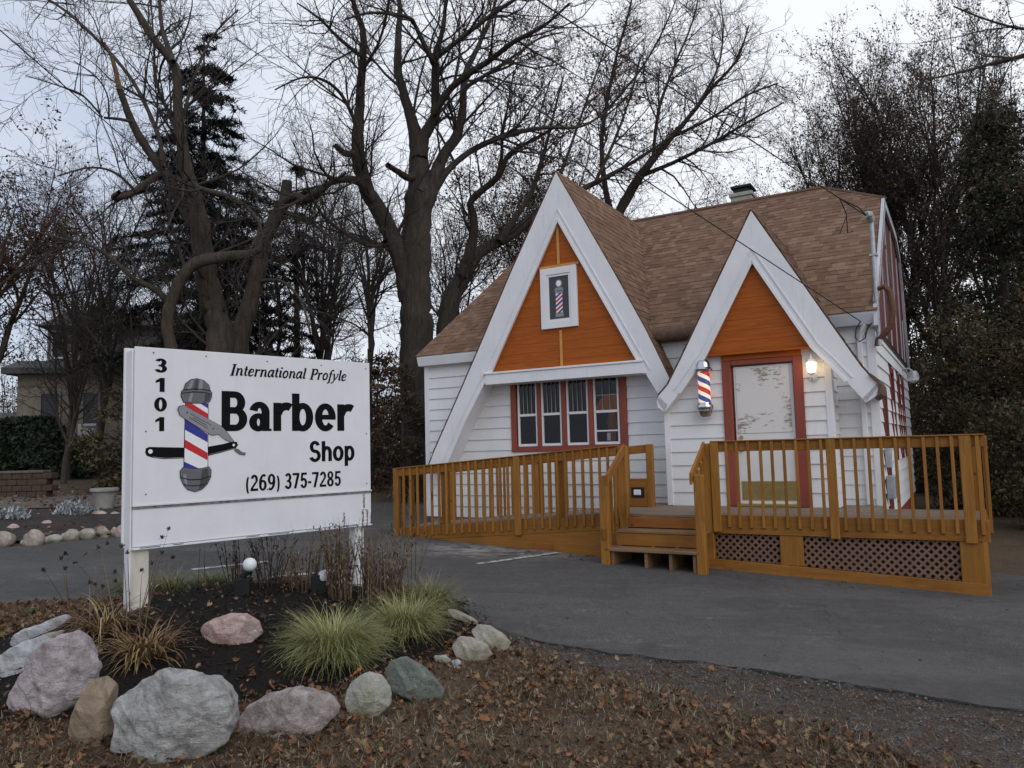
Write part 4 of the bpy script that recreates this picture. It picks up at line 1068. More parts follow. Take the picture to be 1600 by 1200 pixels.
def lettering(name, text, x0, x1, z0, z1, k=1.0, gap=.07):
    polys = []; x = 0; dz = 0
    for c in text:
        ps, wd = glyph(c, k); dz = 0
        for p in ps: polys.append([(q[0]+x, q[1]) for q in p])
        x += wd+gap
    xs = [q[0] for p in polys for q in p]; ys = [q[1] for p in polys for q in p]; a, b_, c0, d0 = min(xs), max(xs), min(ys), max(ys)
    mb = MB()
    for i, p in enumerate(polys):
        y = -.0022-(i % 7)*.00007
        mb.prism([(x0+(q[0]-a)/(b_-a)*(x1-x0), z0+(q[1]-c0)/(d0-c0)*(z1-z0)) for q in p], y, .001, 'y')
    return mb.build(name, M['ink'], sign)
lettering('shop_lettering', 'Barber', .69, 1.985, -.662, -.322, 1.03, .055)
lettering('shop_lettering', 'Shop', 1.507, 1.985, -.985, -.747, 1.0, .07)
lettering('telephone_number', '(269) 375-7285', .905, 1.833, -1.188, -1.026, .92, .09)
for k, (ch_, z0, z1, x0, x1) in enumerate((('3', -.195, -.082, .148, .243), ('1', -.347, -.236, .158, .226), ('0', -.502, -.389, .148, .245), ('1', -.656, -.545, .158, .226))):
    lettering('street_number', ch_, x0, x1, z0, z1, 1.05)
# slanted serif script line drawn with a broad pen
PEN = {  # strokes in an em of x-height 1; (points, weight)
 'I': (.62, [([(.30, 0), (.30, 1.45)], .2), ([(.08, .0), (.52, .0)], .07), ([(.08, 1.45), (.52, 1.45)], .07)]),
 'n': (.98, [([(.22, 0), (.22, .95)], .17), ([(.05, .93), (.24, .95)], .07), ([(.22, .62), (.36, .85), (.55, .95), (.68, .88), (.72, .7)], .10), ([(.72, .7), (.72, .1)], .17), ([(.72, .08), (.80, .02), (.95, .16)], .07)]),
 't': (.55, [([(.24, 1.25), (.24, .2)], .16), ([(.24, .2), (.30, .03), (.50, .14)], .09), ([(.04, .90), (.46, .90)], .07)]),
 'e': (.80, [([(.16, .50), (.62, .58), (.66, .78), (.54, .94), (.40, .95)], .08), ([(.40, .95), (.20, .80), (.13, .5), (.20, .15), (.38, .02)], .16), ([(.38, .02), (.55, .06), (.70, .24)], .08)]),
 'r': (.72, [([(.22, 0), (.22, .95)], .17), ([(.05, .93), (.24, .95)], .07), ([(.22, .58), (.34, .85), (.52, .95)], .09), ([(.48, .90), (.62, .88)], .17)]),
 'a': (.92, [([(.62, .95), (.40, .95), (.20, .78), (.13, .42), (.20, .10), (.34, .02)], .14), ([(.34, .02), (.52, .2), (.66, .6)], .08), ([(.70, .98), (.68, .14)], .17), ([(.68, .10), (.76, .02), (.90, .16)], .07)]),
 'i': (.48, [([(.22, .95), (.22, .1)], .17), ([(.05, .90), (.24, .95)], .07), ([(.22, .08), (.30, .02), (.44, .16)], .07), ([(.25, 1.28), (.25, 1.40)], .18)]),
 'o': (.88, [([(.44, .96), (.22, .82), (.13, .46), (.22, .12), (.42, .02)], .15), ([(.42, .02), (.64, .14), (.74, .52), (.64, .86), (.44, .96)], .13)]),
 'l': (.48, [([(.22, 1.5), (.22, .1)], .17), ([(.06, 1.47), (.24, 1.5)], .07), ([(.22, .08), (.30, .02), (.44, .16)], .07)]),
 'P': (1.0, [([(.26, 0), (.26, 1.45)], .2), ([(.04, 0), (.50, 0)], .07), ([(.06, 1.45), (.60, 1.45)], .08), ([(.60, 1.45), (.84, 1.34), (.88, 1.10), (.80, .82), (.56, .70)], .15), ([(.56, .70), (.30, .70)], .07)]),
 'f': (.58, [([(.26, -.32), (.28, 1.2)], .16), ([(.28, 1.2), (.38, 1.46), (.60, 1.48)], .10), ([(.55, 1.40), (.64, 1.42)], .13), ([(.06, .92), (.52, .92)], .07), ([(.26, -.30), (.16, -.44), (.02, -.42)], .09)]),
 'y': (.88, [([(.14, .95), (.24, .8), (.38, .05)], .15), ([(.78, .95), (.70, .5), (.40, .02), (.20, -.35), (.02, -.42)], .09), ([(.68, .90), (.80, .92)], .14), ([(.02, -.40), (.10, -.40)], .13)]),
 ' ': (.62, [])}
def script_line(text, x0, x1, zb, xh):
    mb = MB(); adv = sum(PEN[c][0] for c in text); sx = (x1-x0)/adv; x = x0; lift = 0
    for c in text:
        wd, st = PEN[c]
        for pts, wt in st:
            for a, b_ in zip(pts[:-1], pts[1:]):
                P1 = Vector((x/sx+a[0]+.24*a[1], a[1])); P2 = Vector((x/sx+b_[0]+.24*b_[1], b_[1]))
                d_ = (P2-P1); 
                if d_.length < 1e-4: continue
                d_.normalize(); nn = Vector((-d_.y, d_.x))*(wt*1.25+.03)/2; e = d_*wt*.22; lift += 1
                yy = -.002-(lift % 5)*.00012
                q = [P1-e-nn, P2+e-nn, P2+e+nn, P1-e+nn]
                mb.prism([(v.x*sx, zb+v.y*xh) for v in q], yy-.0008, yy, 'y')
        x += wd*sx
    return mb.build('script_lettering', M['ink'], sign)
script_line('International Profyle', .757, 1.895, -.187, .064)
# printed pole and razor
def art(name, polys, layer, mat, parent):
    return flatpart(name, polys, -.0012-.0012*layer, mat, parent, .0009)
gp = art('pole_drawing', [[(.387, -.426), (.579, -.426), (.579, -.955), (.379, -.955)]], 0, M['ink'], sign)
art('pole_face', [[(.392, -.426), (.574, -.426), (.574, -.955), (.385, -.955)]], 1, M['swhite'], gp)
art('red_stripe', [[(.392, -.424), (.425, -.424), (.574, -.514), (.574, -.566), (.391, -.456)], [(.388, -.723), (.572, -.833), (.572, -.893), (.386, -.789)]], 2, M['sred'], gp)
art('blue_stripe', [[(.501, -.426), (.574, -.428), (.574, -.47)], [(.39, -.554), (.572, -.683), (.572, -.747), (.389, -.645)], [(.384, -.899), (.5, -.956), (.383, -.956)]], 2, M['sblue'], gp)
cap = [(.35,-.376),(.353,-.339),(.371,-.319),(.386,-.271),(.43,-.237),(.481,-.226),(.539,-.240),(.582,-.277),(.594,-.321),(.608,-.34),(.606,-.378),(.589,-.418),(.53,-.432),(.444,-.434),(.372,-.425)]
base = [(.348,-.974),(.373,-.942),(.448,-.955),(.52,-.955),(.583,-.942),(.606,-.974),(.603,-1.032),(.575,-1.085),(.535,-1.125),(.475,-1.145),(.412,-1.125),(.375,-1.08),(.352,-1.025)]
def shrink(poly, k):
    cx = sum(p[0] for p in poly)/len(poly); cz = sum(p[1] for p in poly)/len(poly)
    return [(cx+(p[0]-cx)*k, cz+(p[1]-cz)*k) for p in poly]
art('top_cap_outline', [cap], 3, M['ink'], gp); art('bottom_cap_outline', [base], 3, M['ink'], gp)
art('top_cap_face', [shrink(cap, .965)], 4, M['grey2'], gp); art('bottom_cap_face', [shrink(base, .965)], 4, M['grey2'], gp)
art('cap_shine', [[(.40,-.32),(.43,-.25),(.455,-.24),(.43,-.325)], [(.49,-.325),(.505,-.238),(.53,-.246),(.525,-.325)], [(.41,-.415),(.43,-.35),(.45,-.35),(.435,-.42)], [(.375,-1.0),(.385,-1.06),(.41,-1.10),(.40,-1.0)]], 5, M['grey3'], gp)
art('cap_shade', [[(.455,-.325),(.47,-.238),(.49,-.238),(.485,-.325)], [(.54,-.42),(.55,-.35),(.595,-.355),(.58,-.41)], [(.50,-1.13),(.53,-.965),(.575,-.96),(.585,-1.05),(.545,-1.11)]], 5, M['grey1'], gp)
art('cap_line', [[(.372,-.322),(.445,-.312),(.53,-.312),(.592,-.324),(.592,-.330),(.53,-.319),(.445,-.319),(.372,-.329)], [(.352,-.352),(.443,-.336),(.539,-.336),(.604,-.352),(.604,-.357),(.539,-.342),(.443,-.342),(.352,-.357)],
   [(.356,-1.02),(.43,-1.042),(.52,-1.042),(.598,-1.02),(.598,-1.026),(.52,-1.049),(.43,-1.049),(.356,-1.026)], [(.375,-1.075),(.43,-1.09),(.52,-1.09),(.578,-1.075),(.575,-1.081),(.52,-1.096),(.43,-1.096),(.378,-1.081)]], 6, M['ink'], gp)
rz_ = art('razor_handle', [[(.085,-.82),(.091,-.787),(.116,-.777),(.379,-.787),(.581,-.783),(.70,-.764),(.781,-.745),(.822,-.747),(.834,-.775),(.812,-.803),(.70,-.832),(.582,-.858),(.379,-.872),(.227,-.874),(.138,-.86),(.096,-.845)]], -.8, M['ink'], sign)
art('rivet', [disc(.122, -.813, .017, .017), disc(.793, -.773, .011, .011)], 5, M['swhite'], rz_)
art('handle_edge', [[(.14,-.853),(.24,-.866),(.375,-.864),(.375,-.868),(.24,-.870),(.14,-.857)], [(.585,-.846),(.70,-.822),(.80,-.798),(.80,-.801),(.70,-.826),(.585,-.850)]], 4, M['grey3'], rz_)
blade = [(.325,-.48),(.335,-.456),(.373,-.447),(.445,-.488),(.679,-.61),(.74,-.669),(.797,-.742),(.781,-.753),(.72,-.727),(.66,-.682),(.61,-.691),(.561,-.668),(.426,-.586),(.342,-.527)]
art('blade_outline', [blade], 7, M['ink'], rz_)
art('razor_blade', [shrink(blade, .975)], 8, M['grey3'], rz_)
art('blade_engraving', [[(.43,-.515),(.60,-.606),(.598,-.611),(.428,-.520)], [(.42,-.545),(.57,-.632),(.568,-.637),(.418,-.550)], [(.45,-.545),(.56,-.607),(.558,-.612),(.448,-.550)], disc(.40, -.507, .008, .008, 10), disc(.615, -.635, .007, .007, 10)], 9, M['grey1'], rz_)
art('razor_tang', [[(.797,-.80),(.832,-.805),(.863,-.831),(.901,-.840),(.895,-.862),(.843,-.854),(.801,-.822)]], 3, M['grey2'], rz_)

# ------------------------------------------------------------------ boulders round the bed
def rock_mat(name, stops, spk, scale=7, dark=(.05,.045,.04), moss=None):
    ma, nt, b = new_mat(name); co = coord(nt, 'Object'); f = noise(nt, co, scale*1.3, 9, .72, .4); s = noise(nt, co, 95, 4, .75); m_ = noise(nt, co, 3, 5, .7)
    col = ramp(nt, f, stops)
    col = mixc(nt, ramp(nt, s, [(.56, 0.), (.66, .65)]), col, spk); col = mixc(nt, ramp(nt, s, [(.30, .6), (.38, 0.)]), col, dark)
    if moss: col = mixc(nt, ramp(nt, m_, [(.48, 0.), (.62, .65)]), col, moss)
    w_ = nt.nodes.new('ShaderNodeTexWave'); w_.inputs['Scale'].default_value = 2.2; w_.inputs['Distortion'].default_value = 9; w_.inputs['Detail'].default_value = 4; nt.links.new(coord(nt, 'Object', (1, 1, 1), (.5, .9, .3)), w_.inputs[0])
    col = mixc(nt, ramp(nt, w_.outputs[1], [(.03, .35), (.12, 0.)]), col, tuple(x*.5 for x in stops[0][1]))
    pat = noise(nt, co, 3.4, 8, .75, .9); col = mixc(nt, 1.0, col, ramp(nt, pat, [(.34, (.56, .54, .52)), (.5, (.95, .95, .95)), (.66, (1.18, 1.17, 1.15))]), 'MULTIPLY')
    streak = noise(nt, coord(nt, 'Object', (2, 2, 11), (.4, .7, .2)), 2.6, 8, .78, .5); col = mixc(nt, ramp(nt, streak, [(.54, 0.), (.68, .55)]), col, tuple(x*.62 for x in stops[0][1]))
    lich = noise(nt, co, 11, 6, .8, .5); col = mixc(nt, ramp(nt, lich, [(.60, 0.), (.66, .55)]), col, (.47, .46, .41))
    dirt = noise(nt, co, 5.5, 7, .75, .8); col = mixc(nt, ramp(nt, dirt, [(.56, 0.), (.70, .6)]), col, (.13, .105, .08))
    vn = nt.nodes.new('ShaderNodeTexVoronoi'); vn.feature = 'DISTANCE_TO_EDGE'; vn.inputs['Scale'].default_value = 3.1
    wv = nt.nodes.new('ShaderNodeMix'); wv.data_type = 'VECTOR'; wv.inputs[0].default_value = .25; n3_ = nt.nodes.new('ShaderNodeTexNoise'); n3_.inputs['Scale'].default_value = 4; n3_.inputs['Detail'].default_value = 7
    nt.links.new(co, n3_.inputs['Vector']); nt.links.new(co, wv.inputs[4]); nt.links.new(n3_.outputs[1], wv.inputs[5]); nt.links.new(wv.outputs[1], vn.inputs[0])
    crk = ramp(nt, vn.outputs[0], [(0, .3), (.006, 0.)]); col = mixc(nt, crk, col, (.07, .06, .05))
    nt.links.new(col, b.inputs['Base Color']); b.inputs['Roughness'].default_value = .85; b.inputs['Specular IOR Level'].default_value = .3
    h = mixc(nt, .5, f, s); h = mixc(nt, .45, h, streak); bump(nt, b, h, 1.0, .055); return ma
RM = {
 'grey': rock_mat('grey granite', [(.25, (0.262,0.258,0.243)), (.5, (0.543,0.536,0.511)), (.75, (0.740,0.740,0.740))], (0.740,0.740,0.740)),
 'pink': rock_mat('pink lilac granite', [(.25, (0.339,0.282,0.289)), (.5, (0.616,0.533,0.539)), (.75, (0.740,0.740,0.740))], (0.740,0.740,0.740), 6, (0.199,0.147,0.147)),
 'rose': rock_mat('rose granite', [(.25, (0.462,0.284,0.252)), (.5, (0.697,0.482,0.437)), (.75, (0.740,0.692,0.642))], (0.740,0.740,0.740), 6),
 'egg': rock_mat('smooth tan stone', [(.25, (0.274,0.204,0.140)), (.5, (0.422,0.326,0.224)), (.75, (0.509,0.414,0.305))], (0.529,0.440,0.339), 3, (0.198,0.159,0.121)),
 'blue': rock_mat('blue white stone', [(.25, (0.389,0.389,0.389)), (.5, (0.659,0.671,0.684)), (.75, (0.740,0.740,0.740))], (0.740,0.740,0.740), 4),
 'mauve': rock_mat('mauve grey stone', [(.25, (0.258,0.208,0.195)), (.5, (0.471,0.396,0.370)), (.75, (0.740,0.676,0.638))], (0.740,0.740,0.740), 6),
 'moss': rock_mat('mossy grey stone', [(.25, (0.343,0.330,0.280)), (.5, (0.569,0.557,0.481)), (.75, (0.740,0.740,0.675))], (0.740,0.740,0.740), 6, moss=(0.261,0.274,0.154)),
 'slate': rock_mat('green slate stone', [(.25, (.135,.155,.135)), (.5, (.215,.245,.21)), (.75, (.33,.365,.32))], (.42,.45,.41), 4),
 'pale': rock_mat('pale lichen stone', [(.25, (0.428,0.370,0.293)), (.5, (0.548,0.518,0.436)), (.75, (0.548,0.518,0.466))], (0.548,0.518,0.466), 5, moss=(0.259,0.227,0.132)),
 'tan': rock_mat('tan field stone', [(.25, (0.330,0.267,0.216)), (.5, (0.501,0.425,0.355)), (.75, (0.713,0.636,0.560))], (0.740,0.740,0.679), 6)}
def boulder(outline, mat, label, depth=.75, contact=None, seed=0, rough=.05, group='boulders edging the flower bed', facets=11):
    xs = [p[0] for p in outline]; ys = [p[1] for p in outline]
    cxp = (min(xs)+max(xs))/2; ybot = max(ys)
    p0 = contact if contact else on_ground(cxp, ybot-3)
    wpx = max(xs)-min(xs)
    hw = wpx/2*p0.y/F; Yc = p0.y+hw*depth*.75
    W3 = [at(px, py, Yc) for px, py in outline]
    c = Vector((sum(p.x for p in W3)/len(W3), Yc, (min(p.z for p in W3)+max(p.z for p in W3))/2))
    P2 = [(p.x-c.x, p.z-c.z) for p in W3]
    def rad_at(th):
        dx, dz = math.cos(th), math.sin(th); best = None
        for i in range(len(P2)):
            (x1, z1), (x2, z2) = P2[i], P2[(i+1) % len(P2)]; ex, ez = x2-x1, z2-z1; den = dx*ez-dz*ex
            if abs(den) < 1e-9: continue
            t = (x1*ez-z1*ex)/den; u = (x1*dz-z1*dx)/den
            if t > 0 and -1e-6 <= u <= 1+1e-6: best = t if best is None else max(best, t)
        return best or .1
    NT, NP = 168, 64; rs = [rad_at(2*PI*i/NT) for i in range(NT)]
    for _ in range(2): rs = [(rs[i-1]+2*rs[i]+rs[(i+1) % NT])/4 for i in range(NT)]
    rr_ = random.Random(seed*13+5); cuts = []
    for _ in range(facets):
        v = Vector((rr_.uniform(-.9, .9), rr_.uniform(-1.3, -.55), rr_.uniform(-.5, .95))).normalized(); cuts.append((v, rr_.uniform(.70, .90)*math.sqrt((v.x*1)**2+(v.z*min(1.0, (max(ys)-min(ys))/max(1, wpx)))**2+v.y**2)))
    D = hw*depth; V = []
    off = Vector((seed*7.1, seed*3.3, 0))
    for j in range(NP+1):
        ph = -PI/2+PI*j/NP; cph, sph = math.cos(ph), math.sin(ph); ce = max(0, cph)**.72
        for i in range(NT):
            th = 2*PI*i/NT; r = rs[i]*ce
            v = Vector((math.cos(th)*r, math.copysign(abs(sph)**.85, sph)*D, math.sin(th)*r))
            un = Vector((v.x/hw, v.y/D, v.z/hw))
            for n_, k in cuts:                                   # broken faces
                e = un.dot(n_)-k
                if e > 0:
                    un = un-n_*e*.92; v = Vector((un.x*hw, un.y*D, un.z*hw))
            q = v/hw
            d = mnoise.fractal(q*1.5+off, 1.0, 2.0, 4)*rough*.7 + mnoise.fractal(q*5+off, .8, 2.1, 6)*rough*.5 - max(0, mnoise.noise(q*2.4+off)-.12)*rough*1.5
            nrm = un.normalized() if un.length > 1e-6 else Vector((0, 0, 1))
            V.append(v+nrm*d*hw)
    Q = [(j*NT+i, j*NT+(i+1) % NT, (j+1)*NT+(i+1) % NT, (j+1)*NT+i) for j in range(NP) for i in range(NT)]
    o = np_mesh('boulder', [tuple(v) for v in V], quads=Q, mat=mat, smooth_=True, loc=c)
    return tag(o, label, 'boulder', group)
def cE(pts): return [(x/2.857, 780+y/2.857) for x, y in pts]
def cF(pts): return [(380+x/2.857, 780+y/2.857) for x, y in pts]
boulder(cE([(500,1020),(505,910),(560,860),(650,800),(750,768),(850,775),(920,795),(980,785),(1020,830),(1050,900),(1055,980),(1030,1060),(960,1120),(900,1150),(820,1160),(740,1185),(680,1170),(600,1130),(510,1120)]), RM['grey'], 'largest grey granite boulder at the front of the flower bed', .55, seed=1, rough=.07)
boulder(cE([(45,910),(80,830),(150,690),(200,640),(270,600),(340,588),(385,620),(410,690),(445,750),(425,820),(385,880),(310,950),(290,990),(230,985),(210,960),(150,955),(60,940)]), RM['pink'], 'tall lilac pink boulder with a sloping face left of the brown egg stone', .6, seed=2, rough=.07)
boulder(cE([(310,1040),(330,960),(370,860),(400,810),(470,790),(515,830),(512,920),(500,1000),(492,1110),(400,1115),(320,1100)]), RM['egg'], 'smooth brown egg shaped stone standing between the pink and grey boulders', .8, seed=3, rough=.02, facets=2)
boulder(cE([(-60,790),(0,700),(50,660),(120,630),(190,610),(240,640),(170,720),(110,820),(60,890),(20,860),(-50,840)]), RM['blue'], 'blue white boulder leaning behind the lilac pink one at the left edge', .6, contact=on_ground(30, 1085)+Vector((0, .25, 0)), seed=4)
boulder(cE([(45,640),(75,600),(110,578),(180,560),(240,530),(290,515),(312,535),(270,570),(230,590),(130,635),(60,655)]), RM['blue'], 'flat pale rock with a white ridge behind the lilac boulder', .5, contact=on_ground(60, 1003), seed=5)
boulder(cE([(130,640),(200,600),(270,586),(290,592),(220,640),(150,670)]), RM['tan'], 'small tan rock wedged behind the lilac boulder', .6, contact=on_ground(70, 1018), seed=15)
boulder(cE([(905,575),(915,555),(950,535),(1020,513),(1090,515),(1150,550),(1168,600),(1130,640),(1050,660),(970,668),(915,640)]), RM['rose'], 'rounded rose pink boulder alone on the black mulch below the sign', .75, seed=6, rough=.045)
boulder(cF([(-12,965),(20,925),(80,890),(150,870),(230,848),(330,865),(390,885),(430,930),(405,985),(330,1040),(250,1075),(150,1065),(50,1080),(-10,1060)]), RM['mauve'], 'low mauve pink boulder with a pale ridge right of the largest grey one', .6, seed=7, rough=.08)
boulder(cF([(455,890),(480,820),(520,790),(560,775),(620,790),(660,850),(662,910),(600,970),(510,985),(470,955)]), RM['moss'], 'mossy grey round stone with an orange leaf on top', .8, seed=8, rough=.05)
boulder(cF([(635,765),(660,720),(720,703),(790,740),(850,790),(898,850),(880,905),(800,920),(720,885),(660,850)]), RM['slate'], 'dark green slate boulder with a slanting ridge beside the mossy stone', .6, seed=9, rough=.05)
boulder(cF([(1015,590),(1050,560),(1100,565),(1170,610),(1208,660),(1192,715),(1140,725),(1080,660)]), RM['pale'], 'pale oval stone at the right end of the bed by the driveway', .7, contact=on_ground(772, 1022)+Vector((0, .05, 0)), seed=10, rough=.025)
boulder(cF([(930,660),(960,615),(1020,618),(1090,650),(1118,700),(1085,735),(1010,730),(950,695)]), RM['pale'], 'pale greenish stone in front of the oval one, weeds on it', .7, contact=on_ground(738, 1034), seed=11, rough=.035)
boulder(cF([(905,490),(950,495),(1040,540),(1055,556),(1020,556),(940,530)]), RM['pale'], 'long flat pale stone at the asphalt edge behind the pale oval one', .5, contact=on_ground(725, 974), seed=12, rough=.03)
boulder(cF([(930,720),(960,715),(990,740),(985,765),(945,762)]), RM['blue'], 'small grey white stone in the leaves near the pale stones', .7, seed=13)
boulder(cF([(850,700),(900,695),(930,720),(915,742),(860,735)]), RM['moss'], 'small dull stone half hidden in leaves right of the grass clumps', .7, seed=14)

# ------------------------------------------------------------------ garden spot lamps
def spot(px, py, label, tilt, headpx):
    p = on_ground(px, py); o = empty('garden_spotlight', p, label, 'lamp', 0, 'garden spot lamps under the sign')
    k = p.y/F
    mb = MB(); mb.box(-11*k, 11*k, -.05, .05, -.02, 27*k); mb.build('base_box', M['black'], o, bevel=.006)
    h = Vector(((headpx[0]-px)*k, 0, (py-headpx[1])*k))
    mb = MB(); mb.tube([(0, 0, 26*k), (0, 0, h.z-14*k), h+Vector((0, .02, -8*k))], [.02, .03, .036], 12); mb.build('lamp_neck', M['black'], o, smooth_=True)
    mb = MB(); r = 10.5*k; mb.lathe([(r*math.cos(a), r*math.sin(a)) for a in [rad(t) for t in range(-88, 89, 11)]], h, 20); mb.build('bulb', plain('frosted bulb', (.74, .77, .80), .25, .04, 4, 0), o, smooth_=True)
spot(381, 931, 'white globe bulb on a small black box under the sign', 0, (390, 884))
spot(500, 925, 'white spot lamp half hidden by dried stems under the sign', 0, (507, 902))
# ------------------------------------------------------------------ grasses, dried stems, litter (numpy strips)
NR = np.random.default_rng(11)
def blades(base, az, length, lean0, lean1, width, seg=5, curl=0.0):
    """n arching blades -> (V, Q). base (n,3); lean angles from vertical at foot and tip."""
    n = len(base); t = np.linspace(0, 1, seg+1); V = np.zeros((n, seg+1, 2, 3), np.float32)
    p = base.astype(np.float64).copy(); side = np.stack([-np.sin(az), np.cos(az), np.zeros(n)], 1)
    tw = NR.uniform(-.5, .5, n)[:, None]; side = side*np.cos(tw)+np.stack([np.cos(az), np.sin(az), np.zeros(n)], 1)*np.sin(tw)
    for i in range(seg+1):
        ln = lean0+(lean1-lean0)*t[i]**1.3; a2 = az+curl*t[i]*NR.normal(0, 1, n)
        w_ = (width*(1-t[i]**2.2)+.0004)[:, None]
        V[:, i, 0] = p-side*w_/2; V[:, i, 1] = p+side*w_/2
        d = np.stack([np.sin(ln)*np.cos(a2), np.sin(ln)*np.sin(a2), np.cos(ln)], 1); p = p+d*(length/seg)[:, None]
    idx = np.arange(n*(seg+1)*2).reshape(n, seg+1, 2); Q = np.stack([idx[:, :-1, 0], idx[:, :-1, 1], idx[:, 1:, 1], idx[:, 1:, 0]], -1).reshape(-1, 4)
    return V.reshape(-1, 3), Q
def merge(parts):
    Vs, Qs, o = [], [], 0
    for V, Q in parts: Vs.append(V); Qs.append(np.asarray(Q)+o); o += len(V)
    return np.concatenate(Vs), np.concatenate(Qs)
GM = {
 'green': island('green gold grass', [(0, (.15,.18,.055)), (.4, (.28,.30,.10)), (.7, (.41,.40,.17)), (.9, (.54,.48,.26)), (1, (.62,.54,.33))], .6),
 'olive': island('olive grass', [(0, (.11,.13,.045)), (.5, (.22,.22,.09)), (.85, (.34,.31,.15)), (1, (.46,.40,.23))], .65),
 'straw': island('brown strap leaves', [(0, (.10,.055,.026)), (.35, (.20,.115,.055)), (.65, (.30,.185,.095)), (.85, (.36,.25,.11)), (.95, (.33,.30,.08)), (1, (.46,.36,.22))], .6),
 'dry': island('dried stems', [(0, (.075,.052,.034)), (.5, (.18,.13,.082)), (.85, (.28,.215,.14)), (1, (.38,.30,.20))], .8),
 'darkdry': island('dark dried stems', [(0, (.028,.020,.017)), (.5, (.075,.054,.042)), (1, (.15,.11,.082))], .8),
 'silver': island('silver felt leaves', [(0, (.26,.30,.30)), (.5, (.40,.44,.45)), (1, (.55,.58,.60))], .8),
 'weed': island('green weed leaves', [(0, (.04,.075,.018)), (1, (.11,.16,.04))], .6)}
def grass_clump(name, px, py, wpx, hpx, n, mat, label, group=None, width=.0034, droop=1.6, off=.0):
    p = on_ground(px, py); k = p.y/F; R_ = wpx*k/2; Hh = hpx*k
    r = R_*.30*np.sqrt(NR.random(n)); a = NR.uniform(0, 2*PI, n); b = np.stack([r*np.cos(a), r*np.sin(a), -.03+0*r], 1)
    az = a+NR.normal(0, .75, n); L = Hh*NR.uniform(.38, 1.0, n); flop = NR.random(n) < .16; l0 = np.abs(NR.normal(.22, .22, n))+.38*r/(R_*.3+1e-6); l0 = np.where(flop, NR.uniform(.8, 1.35, n), l0); l1 = l0+NR.uniform(.5, droop+.5, n)*np.where(flop, .5, 1)+.3
    V, Q = blades(b, az, L, l0, l1, width*NR.uniform(.6, 1.2, n), 6, .12)
    return tag(np_mesh(name, V, quads=Q, mat=mat, loc=p), label, 'grass clump', group)
gg = 'ornamental grass clumps in the sign bed'
grass_clump('ornamental_grass', 522, 1022, 215, 108, 3600, GM['green'], 'largest yellow green fountain grass clump in the middle of the bed', gg)
grass_clump('ornamental_grass', 634, 985, 165, 92, 2400, GM['green'], 'fountain grass clump right of the largest one, below the right sign post', gg)
grass_clump('ornamental_grass', 672, 948, 105, 85, 1000, GM['olive'], 'darker green grass clump beside the driveway edge', gg)
grass_clump('ornamental_grass', 268, 925, 120, 60, 700, GM['olive'], 'short olive grass clump behind the left sign post', gg, .005)
grass_clump('ornamental_grass', 330, 918, 110, 56, 700, GM['olive'], 'short olive grass clump behind the bed near the globe lamp', gg, .005)
grass_clump('ornamental_grass', 205, 925, 90, 56, 500, GM['olive'], 'olive grass tuft left of the left sign post', gg, .005)
def strap(px, py, wpx, hpx, n, label):
    return grass_clump('daylily_clump', px, py, wpx, hpx, n, GM['straw'], label, 'withered daylily clumps', .013, 2.3)
strap(228, 1022, 175, 92, 300, 'withered brown daylily clump at the foot of the left sign post')
strap(165, 985, 120, 100, 200, 'yellow brown daylily clump left of the sign post behind the pink boulder')
strap(450, 905, 70, 40, 40, 'small low tan daylily clump under the middle of the sign')
